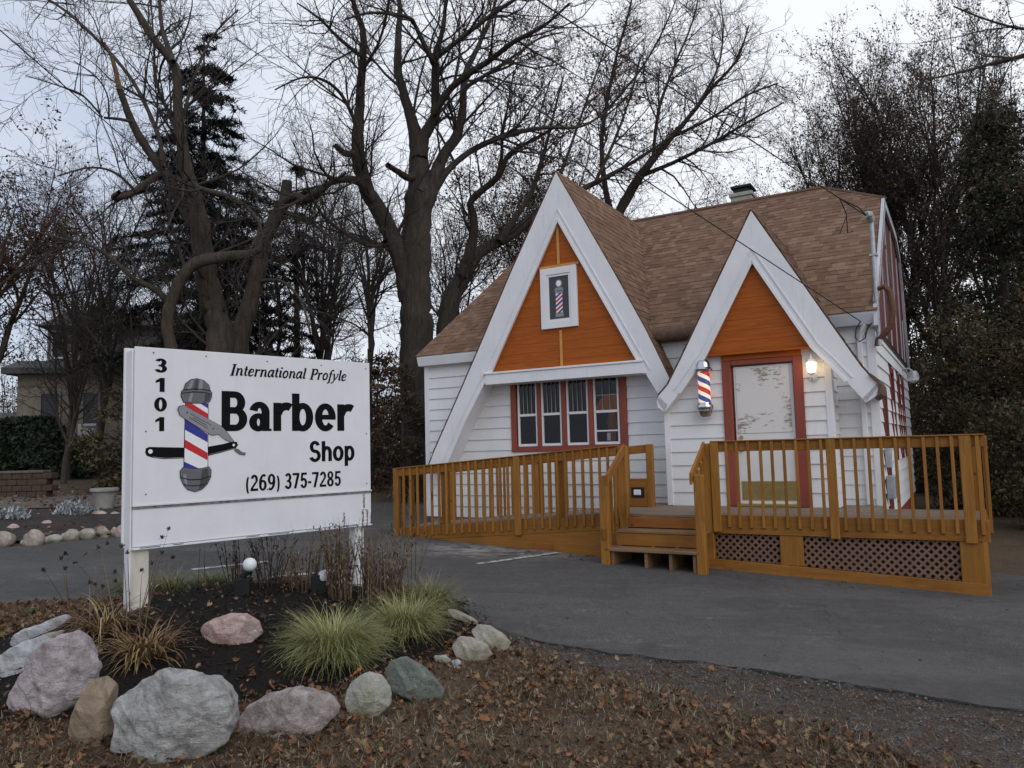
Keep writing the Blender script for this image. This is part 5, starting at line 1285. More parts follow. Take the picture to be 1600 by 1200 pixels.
def stems(name, px, py, wpx, hpx, n, mat, label, head=None, curls=0, lean=.22, group='dried perennials in the sign bed', wd=.007, cat='dried plant'):
    p = on_ground(px, py); k = p.y/F; R_ = wpx*k/2; Hh = hpx*k
    a = NR.uniform(0, 2*PI, n); r = R_*.45*np.sqrt(NR.random(n)); b = np.stack([r*np.cos(a), r*np.sin(a), -.02+0*r], 1)
    L = Hh*NR.uniform(.55, 1.08, n); az = a+NR.normal(0, .6, n); l0 = np.abs(NR.normal(0, lean, n)); l1 = l0+NR.normal(.1, .22, n)
    o = empty(name, p, label, cat, 0, group)
    parts = []
    for rot in (0, PI/2):                     # two crossed strips make a stem with thickness
        V, Q = blades(b, az, L, l0, l1, np.full(n, wd), 6, 0); V = V.reshape(n, 7, 2, 3)
        c = V.mean(2, keepdims=True); d = (V-c)
        if rot: nn = np.cross(d[:, :, 1], np.array([0, 0, 1.])); nn /= np.linalg.norm(nn, axis=-1, keepdims=True)+1e-9; nn *= np.linalg.norm(d[:, :, 1], axis=-1, keepdims=True); V = np.stack([c[:, :, 0]-nn, c[:, :, 0]+nn], 2)
        parts.append((V.reshape(-1, 3), Q)); cen = c[:, :, 0]
    V, Q = merge(parts); np_mesh('stem', V, quads=Q, mat=mat, parent=o)
    if curls:
        m_ = n*curls; i = NR.integers(0, n, m_); t = NR.uniform(.12, .9, m_); s = t*6; f0 = np.floor(s).astype(int); fr = (s-f0)[:, None]
        pb = cen[i, f0]*(1-fr)+cen[i, np.minimum(f0+1, 6)]*fr
        V, Q = blades(pb, NR.uniform(0, 2*PI, m_), NR.uniform(.04, .10, m_), NR.uniform(.2, 1.2, m_), NR.uniform(2.2, 4.2, m_), np.full(m_, .011), 5, .3); np_mesh('withered_foliage', V, quads=Q, mat=mat, parent=o)
    if head == 'spike':
        VV = []; 
        for q in range(n):
            L_ = NR.uniform(.09, .17)
            m_ = 90; tt = NR.random(m_); bb = cen[q, 6][None]-np.stack([0*tt, 0*tt, L_*(1-tt)-.02], 1)
            VV.append(blades(bb, NR.uniform(0, 2*PI, m_), np.full(m_, .020), NR.uniform(.6, 1.1, m_), NR.uniform(.3, .9, m_), np.full(m_, .004), 2))
        V, Q = merge(VV); np_mesh('seed_spike', V, quads=Q, mat=GM['dry'], parent=o)
    if head == 'cone':
        VV = []
        for q in range(n):
            m_ = 30; VV.append(blades(np.repeat(cen[q, 6][None], m_, 0)+NR.normal(0, .005, (m_, 3)), NR.uniform(0, 2*PI, m_), np.full(m_, .022), NR.uniform(0, 2.2, m_), NR.uniform(0, 2.2, m_), np.full(m_, .009), 2))
        V, Q = merge(VV); np_mesh('seed_head', V, quads=Q, mat=GM['darkdry'], parent=o)
    return o
stems('coneflower', 205, 985, 120, 150, 11, GM['dry'], 'bare coneflower stems with dark seed heads left of the sign post', 'cone', 1, .22)
stems('coneflower', 135, 975, 100, 115, 9, GM['dry'], 'leaning coneflower stems with dark heads at the left end of the bed', 'cone', 1, .3)
stems('dried_perennial', 310, 920, 60, 120, 2, GM['darkdry'], 'few thin dark stems below the sign left of the globe lamp', None, 2, .08)
stems('dried_perennial', 372, 915, 80, 95, 16, GM['darkdry'], 'dark curled dead perennial behind the globe lamp', None, 9, .2)
stems('dried_perennial', 425, 915, 95, 105, 26, GM['darkdry'], 'thick dark dead perennial under the middle of the sign', None, 10, .26)
stems('dried_perennial', 475, 922, 95, 105, 29, GM['dry'], 'brown curled dead perennial left of the right sign post', None, 10, .22)
stems('dried_perennial', 533, 935, 80, 130, 61, GM['dry'], 'dense brown column of dried stems in front of the right sign post', None, 12, .09)
stems('blazing_star', 572, 940, 50, 185, 6, GM['dry'], 'tall blazing star stems with fuzzy brown spikes at the right sign post', 'spike', 4, .04)
stems('blazing_star', 638, 930, 75, 165, 9, GM['dry'], 'blazing star stems with brown spikes right of the sign', 'spike', 5, .1)
stems('dried_perennial', 600, 940, 110, 120, 78, GM['dry'], 'broad brown thicket of dried stems right of the sign', None, 11, .2)
stems('weed_plant', 728, 1012, 22, 16, 14, GM['weed'], 'small green weed growing on the pale greenish stone', None, 3, .7, None, .012, 'weed')
stems('weed_plant', 53, 962, 26, 14, 16, GM['weed'], 'small green weed in the leaves at the left edge', None, 3, .8, None, .014, 'weed')

# ---- fallen leaves: lobed, folded, curled
MAPLE = np.array([(0,0),(.16,.10),(.42,.06),(.30,.22),(.50,.45),(.26,.46),(.28,.66),(.12,.70),(0,1.0)])
OVAL = np.array([(0,0),(.10,.08),(.20,.20),(.27,.36),(.28,.52),(.24,.68),(.16,.82),(.08,.92),(0,1.0)])
TORN = np.array([(0,.1),(.22,.05),(.30,.22),(.17,.30),(.34,.44),(.20,.60),(.23,.70),(.05,.66),(0,.78)])
def leaf_mesh(pos, size, az, tilt, roll, curl, fold, LT=MAPLE):
    n = len(pos); m_ = len(LT)
    rt_ = LT; V = np.zeros((n, 2*m_-2+0, 3)); 
    pts = np.concatenate([rt_, np.stack([-rt_[1:-1, 0], rt_[1:-1, 1]], 1)])    # 9 right (incl mid ends) + 7 left
    spine = np.stack([0*rt_[:, 1], rt_[:, 1]], 1)
    allp = np.concatenate([pts, spine[1:-1]])                                   # + 7 spine
    X = allp[None, :, 0]*size[:, None]; Yy = (allp[None, :, 1]-.45)*size[:, None]
    Z = np.abs(X)*fold[:, None] + curl[:, None]*(Yy**2+X**2)/size[:, None]
    ca, sa = np.cos(roll)[:, None], np.sin(roll)[:, None]; X, Z = X*ca-Z*sa, X*sa+Z*ca
    ct, st = np.cos(tilt)[:, None], np.sin(tilt)[:, None]; Yy, Z = Yy*ct-Z*st, Yy*st+Z*ct
    cz, sz = np.cos(az)[:, None], np.sin(az)[:, None]
    P = np.stack([X*cz-Yy*sz, X*sz+Yy*cz, Z], -1)
    P[..., 2] -= np.minimum(P[..., 2].min(1, keepdims=True), 0)*.85
    P += pos[:, None, :]
    R_ = list(range(m_)); Lf = [0]+list(range(m_, m_+m_-2))+[m_-1]; S_ = [0]+list(range(2*m_-2, 2*m_-2+m_-2))+[m_-1]
    q = []; t = []
    for i in range(m_-1):
        for side, flip in ((R_, False), (Lf, True)):
            f_ = [S_[i], side[i], side[i+1], S_[i+1]]; 
            u = []
            for x in f_:
                if x not in u: u.append(x)
            if flip: u = u[::-1]
            if len(u) == 4: q.append(u)
            elif len(u) == 3: t.append(u)
    k = P.shape[1]; o = (np.arange(n)*k)[:, None, None]
    return P.reshape(-1, 3), (np.array(q)[None]+o).reshape(-1, 4), (np.array(t)[None]+o).reshape(-1, 3)
LEAF = island('fallen leaf', [(0, (.055,.031,.019)), (.25, (.115,.062,.034)), (.5, (.18,.098,.053)), (.70, (.26,.15,.082)), (.82, (.29,.115,.042)), (.93, (.34,.26,.17)), (.98, (.30,.22,.07)), (1, (.12,.14,.04))], .75)
def scatter(n, xr, yr, ok):
    out = []; tries = 0
    while len(out) < n and tries < n*12:
        tries += 1; x = R.uniform(*xr); y = R.uniform(*yr)
        pr = ok(x, y)
        if pr > 0 and R.random() < pr: out.append((x, y, ground_z(x, y)))
    return np.array(out)
def lawn_ok(x, y):
    d = bed_d(x, y); yn = near_y(x)
    if d < .86: return .10
    if y > yn - .02: return .0
    dist = yn-y
    g = 1.0
    if x > -.3:
        g = smooth((dist-.15-.36*max(0, x-.2)+.25*mnoise.noise((x*2, y*2, 4)))/.5)*.93+.05
    if d < 1.13: g *= 1.5
    g *= .30+.85*smooth(.5+1.2*mnoise.noise((x*1.1, y*1.1, 7)))
    return g*(1.0 if y < 7 else .75)
pos = scatter(23000, (-7, 4.6), (2.9, 9.5), lawn_ok); n = len(pos)
pos[:, 2] += NR.uniform(.0, .03, n)
sz = NR.uniform(.018, .054, n)*np.where(NR.random(n) > .93, 1.6, 1)
VV, QQ, TT, o_ = [], [], [], 0
pick = NR.random(n)
for kind_, lo_, hi_ in ((MAPLE, 0, .34), (OVAL, .34, .66), (TORN, .66, 1.01)):
    s_ = (pick >= lo_) & (pick < hi_); k_ = int(s_.sum())
    V, Q, T = leaf_mesh(pos[s_], sz[s_]*(1 if kind_ is MAPLE else NR.uniform(.45, 1.0, k_)), NR.uniform(0, 2*PI, k_), NR.normal(0, .5, k_), NR.normal(0, .5, k_), NR.normal(.55, .8, k_), NR.normal(.25, .45, k_), kind_)
    VV.append(V); QQ.append(Q+o_); TT.append(T+o_); o_ += len(V)
V, Q, T = np.concatenate(VV), np.concatenate(QQ), np.concatenate(TT)
tag(np_mesh('fallen_leaves', V, quads=Q, tris=T, mat=LEAF), kind='stuff')
# few leaves blown on the asphalt, along the ramp and steps
def asph_ok(x, y):
    yn = near_y(x); 
    if y < yn or bed_d(x, y) < 1.02: return 0
    d = Vector((x-HO.x, y-HO.y)); c, s = math.cos(HTH), math.sin(HTH); u = d.x*c+d.y*s; w_ = -d.x*s+d.y*c
    near_ramp = -6 < u < 2.6 and FW-.55 < w_ < FW-.04
    if -1.95 < u < -.6 and FW-.62 < w_: return 0
    if w_ > FW-.03 and -5.6 < u < 2.6: return 0
    return .9*(1 if u < -1.9 else .35) if near_ramp else .09
pos = scatter(1700, (-9, 7), (4, 16), asph_ok); pos[:, 2] = [plane_z(x, y)+.014 for x, y, z in pos]; n = len(pos)
V, Q, T = leaf_mesh(pos, NR.uniform(.010, .034, n)*np.where(NR.random(n) > .93, 1.7, 1), NR.uniform(0, 2*PI, n), NR.normal(0, .25, n), NR.normal(0, .25, n), NR.normal(.3, .4, n), NR.normal(.2, .25, n))
tag(np_mesh('scattered_leaves', V, quads=Q, tris=T, mat=LEAF), kind='stuff')
# one orange leaf on the mossy stone
lp = at(557, 1057, on_ground(575, 1118).y+.10); 
V, Q, T = leaf_mesh(np.array([[0, 0, 0.]]), np.array([.10]), np.array([1.3]), np.array([-.5]), np.array([.2]), np.array([.3]), np.array([.25]))
tag(np_mesh('maple_leaf', V, quads=Q, tris=T, mat=flat('orange leaf', (.38, .13, .04), .7), loc=lp), 'single orange maple leaf resting on the mossy round stone', 'leaf')
lp2 = at(88, 1012, on_ground(86, 1120).y+.17)
V, Q, T = leaf_mesh(np.array([[0, 0, 0.]]), np.array([.085]), np.array([.4]), np.array([-.9]), np.array([-.1]), np.array([.2]), np.array([.2]), OVAL)
tag(np_mesh('brown_leaf', V, quads=Q, tris=T, mat=flat('red brown leaf', (.20, .07, .04), .7), loc=lp2), 'single red brown leaf lying on the lilac pink boulder', 'leaf')
# withered lawn
pos = scatter(52000, (-6.5, 3.6), (2.9, 9.5), lambda x, y: lawn_ok(x, y)*(0 if bed_d(x, y) < .93 else 1)*smooth(.75+1.1*mnoise.noise((x*.9, y*.9, 2)))); n = len(pos); pos[:, 2] -= .005
V, Q = blades(pos, NR.uniform(0, 2*PI, n), NR.uniform(.025, .085, n), NR.uniform(.3, 1.35, n), NR.uniform(.9, 1.9, n), NR.uniform(.002, .0042, n), 3)
tag(np_mesh('dry_grass', V, quads=Q, mat=island('dry lawn', [(0, (.09,.066,.04)), (.4, (.21,.16,.10)), (.75, (.35,.285,.19)), (.9, (.45,.385,.275)), (1, (.16,.165,.07))], .8)), kind='stuff')
# mulch chips and twigs in the bed
pos = scatter(5200, (-5, .5), (4, 9), lambda x, y: 1.0 if bed_d(x, y) < .95 else 0); n = len(pos); pos[:, 2] += NR.uniform(0, .02, n)
V, Q = blades(pos, NR.uniform(0, 2*PI, n), NR.uniform(.02, .07, n), NR.uniform(.9, 1.7, n), NR.uniform(1.2, 1.8, n), NR.uniform(.006, .018, n), 2)
tag(np_mesh('bark_mulch', V, quads=Q, mat=island('bark chips', [(0, (.007,.006,.005)), (.6, (.024,.019,.016)), (.88, (.06,.045,.035)), (.96, (.15,.12,.09)), (1, (.30,.26,.21))], .9)), kind='stuff')
# tiny bits of broken leaf and straw over lawn and shoulder
pos = scatter(9000, (-5, 4.6), (2.9, 8.5), lambda x, y: 0 if (y > near_y(x)-.03 or bed_d(x, y) < .9) else (1 if x > -.2 else .4)); n = len(pos); pos[:, 2] += .006
V, Q, T = leaf_mesh(pos, NR.uniform(.008, .024, n), NR.uniform(0, 2*PI, n), NR.normal(0, .4, n), NR.normal(0, .4, n), NR.normal(.3, .6, n), NR.normal(.2, .4, n), TORN)
tag(np_mesh('leaf_crumbs', V, quads=Q, tris=T, mat=LEAF), kind='stuff')
# gravel crumbs at the asphalt edge
pos = scatter(3800, (-.3, 4.4), (3, 6.6), lambda x, y: (lambda d: smooth(1.2-d/(.5+.32*max(0, x)))*.9 if d > -.12 else .0)(near_y(x)-y)); n = len(pos)
oct_ = np.array([(1,0,0),(0,1,0),(-1,0,0),(0,-1,0),(0,0,.7),(0,0,-.5)]); ot = np.array([(0,1,4),(1,2,4),(2,3,4),(3,0,4),(1,0,5),(2,1,5),(3,2,5),(0,3,5)])
sc_ = NR.uniform(.003, .009, n)*np.where(NR.random(n) > .97, 2.6, 1); rot = NR.uniform(0, 2*PI, n)
Pp = oct_[None]*sc_[:, None, None]*NR.uniform(.6, 1.3, (n, 6, 1)); x_ = Pp[..., 0]*np.cos(rot)[:, None]-Pp[..., 1]*np.sin(rot)[:, None]; y_ = Pp[..., 0]*np.sin(rot)[:, None]+Pp[..., 1]*np.cos(rot)[:, None]
Pp = np.stack([x_, y_, Pp[..., 2]], -1)+pos[:, None]+np.array([0, 0, .010])
tag(np_mesh('loose_gravel', Pp.reshape(-1, 3), tris=(ot[None]+(np.arange(n)*6)[:, None, None]).reshape(-1, 3), mat=island('gravel crumb', [(0, (.05,.048,.046)), (.5, (.11,.105,.10)), (.9, (.20,.19,.18)), (1, (.36,.34,.31))], .9)), kind='stuff')
# ------------------------------------------------------------------ trees
TR = random.Random(21)
def bark(name, a, c, d):
    ma, nt, b = new_mat(name); co = coord(nt, 'Object', (6, 6, 1.2)); f = noise(nt, co, 2.2, 7, .7, .4); g = noise(nt, coord(nt, 'Object'), .8, 3)
    col = ramp(nt, f, [(.3, a), (.6, c), (.85, d)]); col = mixc(nt, ramp(nt, g, [(.45, 0.), (.7, .4)]), col, (a[0]*.9, a[1]*1.1, a[2]*.8))
    nt.links.new(col, b.inputs['Base Color']); b.inputs['Roughness'].default_value = .92; b.inputs['Specular IOR Level'].default_value = .15
    bump(nt, b, f, .9, .05); return ma
BK = {'dark': bark('dark maple bark', (.030,.025,.021), (.078,.064,.055), (.15,.125,.108)),
      'mid': bark('grey brown bark', (.040,.032,.026), (.10,.082,.068), (.18,.15,.128)),
      'twig': plain('twig bark', (.060,.047,.042), .9, .3, 2, 0, c2=(.032,.025,.023)),
      'bare': bark('torn bare wood', (.10,.065,.038), (.20,.135,.08), (.30,.21,.13))}
BROWNLEAF = island('clinging brown leaves', [(0, (.045,.029,.019)), (.4, (.10,.060,.036)), (.75, (.165,.095,.054)), (1, (.24,.15,.085))], .8)
RUSTLEAF = island('rust leaves', [(0, (.035,.017,.011)), (.4, (.085,.036,.020)), (.75, (.14,.060,.030)), (1, (.19,.10,.05))], .8)
OLIVELEAF = island('olive brown leaves', [(0, (.05,.052,.026)), (.45, (.115,.112,.056)), (.75, (.19,.165,.092)), (1, (.29,.23,.14))], .8)
NEEDLE = island('spruce needles', [(0, (.016,.024,.020)), (.5, (.036,.050,.043)), (.85, (.062,.080,.070)), (1, (.095,.11,.095))], .75)
CEDAR = island('dark evergreen sprays', [(0, (.026,.034,.020)), (.5, (.064,.074,.042)), (.8, (.11,.115,.066)), (1, (.19,.155,.095))], .8)
IVY = island('dark ivy leaves', [(0, (.007,.013,.006)), (.5, (.016,.030,.012)), (.9, (.032,.052,.022)), (1, (.06,.06,.03))], .55)

def vary(ma, scale, dark, light):
    nt = ma.node_tree; b = nt.nodes['Principled BSDF']; lk = b.inputs['Base Color'].links[0]; src = lk.from_socket
    f = noise(nt, coord(nt, 'Object'), scale, 4, .6); k = ramp(nt, f, [(.3, dark), (.7, light)])
    nt.links.new(mixc(nt, 1.0, src, k, 'MULTIPLY'), b.inputs['Base Color'])
vary(CEDAR, 1.2, (.5, .55, .55), (1, 1, .9)); vary(OLIVELEAF, 1.1, (.5, .55, .5), (1, .95, .85)); vary(BROWNLEAF, 1.0, (.6, .6, .6), (1, 1, 1))
class Tubes:
    def __init__(s): s.g = {}
    def add(s, pts, rs, k): s.g.setdefault((len(pts), k), []).append((pts, rs))
    def build(s, name, mat, parent=None, smooth_=True, origin=None):
        Vs, Qs, o = [], [], 0
        for (n, k), L in s.g.items():
            P = np.array([q[0] for q in L], float); Rr = np.array([q[1] for q in L], float)
            T = np.empty_like(P); T[:, 1:-1] = P[:, 2:]-P[:, :-2]; T[:, 0] = P[:, 1]-P[:, 0]; T[:, -1] = P[:, -1]-P[:, -2]
            T /= np.linalg.norm(T, axis=-1, keepdims=True)+1e-9
            mean = P[:, -1]-P[:, 0]; ax = np.abs(mean).argmin(1); ref = np.eye(3)[ax][:, None]
            n1 = np.cross(T, ref); n1 /= np.linalg.norm(n1, axis=-1, keepdims=True)+1e-9; n2 = np.cross(T, n1)
            an = 2*PI*np.arange(k)/k
            Rk = Rr[:, :, None]
            if k >= 10:                       # fluted, knotty boles
                fl = NR.normal(0, .05, (P.shape[0], 1, k)); fl = fl+np.cumsum(NR.normal(0, .016, (P.shape[0], n, k)), 1); Rk = Rk*(1+np.clip(fl, -.16, .16)+NR.normal(0, .022, (P.shape[0], n, k)))
            else: Rk = np.repeat(Rk, k, 2)
            V = P[:, :, None]+(n1[:, :, None]*np.cos(an)[:, None]+n2[:, :, None]*np.sin(an)[:, None])*Rk[..., None]
            idx = np.arange(V.shape[0]*n*k).reshape(-1, n, k)+o; nx_ = np.roll(idx, -1, 2)
            Qs.append(np.stack([idx[:, :-1], nx_[:, :-1], nx_[:, 1:], idx[:, 1:]], -1).reshape(-1, 4)); Vs.append(V.reshape(-1, 3)); o += V.shape[0]*n*k
        if not Vs: return None
        V = np.concatenate(Vs)
        if origin is not None: V = V-np.array(origin)
        return np_mesh(name, V, quads=np.concatenate(Qs), mat=mat, parent=parent, smooth_=smooth_)
def rnd3(): return (TR.gauss(0, 1), TR.gauss(0, 1), TR.gauss(0, 1))
def norm(v):
    l = math.sqrt(v[0]*v[0]+v[1]*v[1]+v[2]*v[2])+1e-9; return (v[0]/l, v[1]/l, v[2]/l)
def path(p, d, L, n, wander, up):
    pts = [p]; st = L/n
    for i in range(n):
        r = rnd3(); d = norm((d[0]+r[0]*wander, d[1]+r[1]*wander, d[2]+r[2]*wander+up))
        p = (p[0]+d[0]*st, p[1]+d[1]*st, p[2]+d[2]*st); pts.append(p)
    return pts
def side_dir(t, ang, bias=None):
    r = rnd3(); dt = r[0]*t[0]+r[1]*t[1]+r[2]*t[2]; q = norm((r[0]-t[0]*dt, r[1]-t[1]*dt, r[2]-t[2]*dt)); c, s = math.cos(ang), math.sin(ang)
    return norm((t[0]*c+q[0]*s, t[1]*c+q[1]*s, t[2]*c+q[2]*s))
class Cfg:
    def __init__(s, **k):
        s.dens = (2.2, 3.2, 4.6); s.len = ((1.3, 3.6), (.55, 1.3), (.22, .6)); s.up = (.05, .04, .03); s.wander = (.16, .2, .22); s.rmin = .0055; s.ang = (.5, 1.15); s.t0 = .15; s.levels = 3
        for a, b in k.items(): setattr(s, a, b)
def sub(tb, pts, rs, lvl, cf, tips=None, scale=1.0):
    if lvl >= cf.levels:
        return
    n = len(pts)-1; seg = [math.dist(pts[i], pts[i+1]) for i in range(n)]; tot = sum(seg)
    cnt = tot*cf.dens[lvl]; cnt = int(cnt)+(1 if TR.random() < cnt-int(cnt) else 0)
    for _ in range(cnt):
        t = cf.t0+(1-cf.t0)*TR.random() if lvl == 0 else .08+.92*TR.random()
        a = t*tot; i = 0
        while i < n-1 and a > seg[i]: a -= seg[i]; i += 1
        f = min(1, a/max(seg[i], 1e-6)); p, q = pts[i], pts[i+1]
        b = (p[0]+(q[0]-p[0])*f, p[1]+(q[1]-p[1])*f, p[2]+(q[2]-p[2])*f); tg = norm((q[0]-p[0], q[1]-p[1], q[2]-p[2]))
        rp = rs[i]+(rs[i+1]-rs[i])*f
        L = TR.uniform(*cf.len[lvl])*scale*(1.15-.6*t)
        d = side_dir(tg, TR.uniform(*cf.ang)); m_ = (5, 4, 3)[lvl]
        r0 = max(cf.rmin, min(rp*.55, .013*L+.002)) if lvl < 2 else max(cf.rmin*.9, min(rp*.7, .008))
        cp = path(b, d, L, m_, cf.wander[lvl], cf.up[lvl]); cr = [r0+(cf.rmin*.55-r0)*k/m_ for k in range(m_+1)]
        tb.add(cp, cr, (5, 4, 3)[lvl])
        if tips is not None and lvl >= cf.levels-2: tips.append(cp)
        sub(tb, cp, cr, lvl+1, cf, tips, scale)
def leaf_quads(pos, size):
    n = len(pos); u = NR.normal(0, 1, (n, 3)); u /= np.linalg.norm(u, axis=1, keepdims=True); v = np.cross(u, NR.normal(0, 1, (n, 3))); v /= np.linalg.norm(v, axis=1, keepdims=True)+1e-9
    nn = np.cross(u, v); s = size[:, None]
    V = np.stack([pos-u*s, pos+v*s*.45+nn*s*.18, pos+u*s, pos-v*s*.45+nn*s*.18], 1)
    i = np.arange(n)[:, None]*4
    T = np.concatenate([i+np.array([[0, 1, 2]]), i+np.array([[0, 2, 3]])])
    return V.reshape(-1, 3), T
def leaves_on(tips, per, size, spread=.05, prob=1.0):
    P = []
    for cp in tips:
        if TR.random() > prob: continue
        for _ in range(per):
            i = TR.randrange(1, len(cp)); f = TR.random(); a, b = cp[i-1], cp[i]; P.append([a[k]+(b[k]-a[k])*f+TR.gauss(0, spread) for k in range(3)])
    P = np.array(P); return leaf_quads(P, NR.uniform(size*.6, size*1.3, len(P)))
def resample(pp, n):
    d = [0]
    for a, b in zip(pp[:-1], pp[1:]): d.append(d[-1]+math.dist(a[:3], b[:3]))
    out = []
    for i in range(n):
        t = d[-1]*i/(n-1); j = 0
        while j < len(d)-2 and d[j+1] < t: j += 1
        # smooth (Catmull-Rom) through the measured points
        p0, p1, p2, p3 = pp[max(j-1, 0)], pp[j], pp[j+1], pp[min(j+2, len(pp)-1)]; f = (t-d[j])/max(1e-6, d[j+1]-d[j])
        out.append(tuple(.5*((2*p1[k])+(-p0[k]+p2[k])*f+(2*p0[k]-5*p1[k]+4*p2[k]-p3[k])*f*f+(-p0[k]+3*p1[k]-3*p2[k]+p3[k])*f**3) for k in range(4)))
    return out
def measured_tree(name, label, Y, limbs, cf, barkm, group=None, leaves=None, bare_tips=()):
    """limbs: (points (px, py, width px), depth offset at the end, grows twigs?)."""
    base = limbs[0][0][0]; bpnt = at(base[0], base[1], Y); gz_ = ground_z(bpnt.x, bpnt.y); org = (bpnt.x, bpnt.y, gz_)
    o = empty(name, org, label, 'tree', 0, group); tr = Tubes(); cr = Tubes(); tips = []; bare = Tubes()
    for li, (pts, dy, tw) in enumerate(limbs):
        n = len(pts); W = []
        y0 = 0
        if li > 0:
            y0 = pts[0][3] if len(pts[0]) > 3 else 0
        for i, q in enumerate(pts):
            yy = Y+y0+(dy-y0)*(i/(n-1))**1.2; p = at(q[0], q[1], yy); W.append((p.x, p.y, p.z, .80*q[2]*yy/(2*F)))
        if li == 0: W[0] = (W[0][0], W[0][1], gz_-.2, W[0][3]*1.15)
        m_ = max(6, int(n*6.5)); rsm = resample(W, m_)
        P = [(q[0]+TR.gauss(0, q[3]*.05), q[1]+TR.gauss(0, q[3]*.05), q[2]) for q in rsm]; Rr = [max(.006, q[3]*(1+TR.gauss(0, .03))) for q in rsm]
        (bare if li in bare_tips else tr).add(P, Rr, 18 if max(Rr) > .25 else (12 if max(Rr) > .10 else 7))
        if tw:
            k = 2 if isinstance(tw, bool) else tw
            if tw is True or tw == 2: sub(cr, P, Rr, 0, cf, tips)
            else: sub(cr, P, Rr, 0, Cfg(**{**cf.__dict__, 'dens': (cf.dens[0]*tw, cf.dens[1], cf.dens[2])}), tips)
    # fill ends of trunk tubes that start inside others: nothing to close
    tr.build('trunk', barkm, o, origin=org); bare.build('torn_limb', BK['bare'], o, origin=org) if bare.g else None
    cr.build('crown', BK['twig'], o, origin=org)
    if leaves:
        mat, per, size, sp, pr = leaves; V, T = leaves_on(tips, per, size, sp, pr); np_mesh('leaves', V-np.array(org), tris=T, mat=mat, parent=o)
    return o
def wild_tree(name, label, px, Y, height, r0, cf, barkm, group=None, leaves=None, nlead=5, fork=.35, spread=.45, lean=0.0, twig=True):
    p = at(px, 700, Y); z = ground_z(p.x, p.y); org = (p.x, p.y, z); o = empty(name, org, label, 'tree', 0, group); tr = Tubes(); cr = Tubes(); tips = []
    tp = path((p.x, p.y, z-.2), norm((lean, 0, 1)), height*fork, 6, .05, .02); tr.add(tp, [r0*(1-.35*i/6) for i in range(7)], 9)
    top = tp[-1]
    allL = [(tp, [r0*(1-.35*i/6) for i in range(7)])]
    for i in range(nlead):
        a = 2*PI*(i+TR.random()*.6)/nlead; s = spread*TR.uniform(.35, 1.1) if i else .06; st = tp[TR.choice((4, 5, 6, 6))]
        d = norm((math.cos(a)*s+lean*.5, math.sin(a)*s, 1)); L = height*(1-fork)*TR.uniform(.7, 1.08); lp = path(st, d, L, 9, .10, .05); r1 = r0*TR.uniform(.38, .62); lr = [r1*(1-k/9)**.9+.008 for k in range(10)]
        tr.add(lp, lr, 7); sub(cr, lp, lr, 0, cf, tips)
        for _ in range(3):                        # forks of the leaders
            k = TR.randrange(2, 7); t = norm([lp[k+1][q]-lp[k][q] for q in range(3)]); fp = path(lp[k], side_dir(t, TR.uniform(.3, .8)), L*TR.uniform(.3, .55), 6, .12, .06); fr = [lr[k]*.6*(1-q/6)+.007 for q in range(7)]
            tr.add(fp, fr, 6); sub(cr, fp, fr, 0, cf, tips)
    tr.build('trunk', barkm, o, origin=org); cr.build('crown', BK['twig'], o, origin=org)
    if leaves:
        mat, per, size, sp, pr = leaves; V, T = leaves_on(tips, per, size, sp, pr); np_mesh('leaves', V-np.array(org), tris=T, mat=mat, parent=o)
    return o

BIG = Cfg(dens=(3.0, 3.8, 5.0), t0=.10)
# the big maple left of the shop
measured_tree('maple_tree', 'huge bare dark maple with many heavy limbs standing left of the shop', 19.5, [
 ([(657,650,66),(653,560,62),(651,480,58),(650,420,56),(654,350,54),(657,300,50)], 0, .0),
 ([(640,470,44,0),(628,410,36),(600,345,32),(575,300,30),(560,250,26),(560,190,20),(565,120,16),(568,55,13),(556,15,10),(540,-40,7)], -2.0, True),
 ([(657,310,50,0),(653,233,36),(643,187,22),(630,143,18),(622,110,16),(623,50,12),(625,15,10),(620,-40,7)], 1.0, True),
 ([(655,250,36,0),(663,213,24),(680,180,18),(680,133,16),(680,100,14),(683,77,12),(693,40,9),(698,-30,6)], -1.5, True),
 ([(676,98,12,-1),(673,90,11),(650,43,9),(637,27,8),(583,20,6),(540,30,4)], -3.0, True),
 ([(682,90,12,-1),(717,63,10),(763,27,9),(803,0,7),(850,-35,4)], -2.5, True),
 ([(678,175,18,-.6),(703,140,13),(733,115,12),(767,93,10),(800,67,9),(850,40,6),(890,5,4)], -3.5, True),
 ([(664,320,34,0),(690,250,22),(713,213,18),(723,173,15),(727,117,12),(750,67,8),(770,17,6),(785,-40,4)], 2.0, True),
 ([(668,310,24,0),(703,263,13),(747,230,11),(800,210,9),(850,200,7),(910,197,5),(960,165,3)], 2.5, True),
 ([(728,136,9,1.2),(770,110,7),(810,83,6),(843,60,4),(880,50,3)], 3.0, True),
 ([(655,268,22,0),(640,278,17),(622,268,13),(606,258,12)], -1.0, 0),
 ([(582,312,18,-.6),(560,284,16),(523,283,13),(493,300,10),(450,322,6),(420,330,4)], -2.5, True),
 ([(558,240,14,-1),(540,240,13),(524,227,11)], -1.5, 0),
 ([(567,90,9,-1.6),(530,60,7),(500,30,5),(465,5,3)], -4, True),
 ([(559,200,9,-1.3),(535,150,7),(505,125,6),(470,122,4),(430,140,3)], -3.5, True),
 ([(566,110,8,-1.6),(590,70,6),(605,20,5),(612,-30,3)], -3.2, True),
 ([(612,370,12,0),(585,385,9),(540,365,7),(500,330,5),(480,290,3)], -2.2, True),
 ], BIG, BK['dark'])
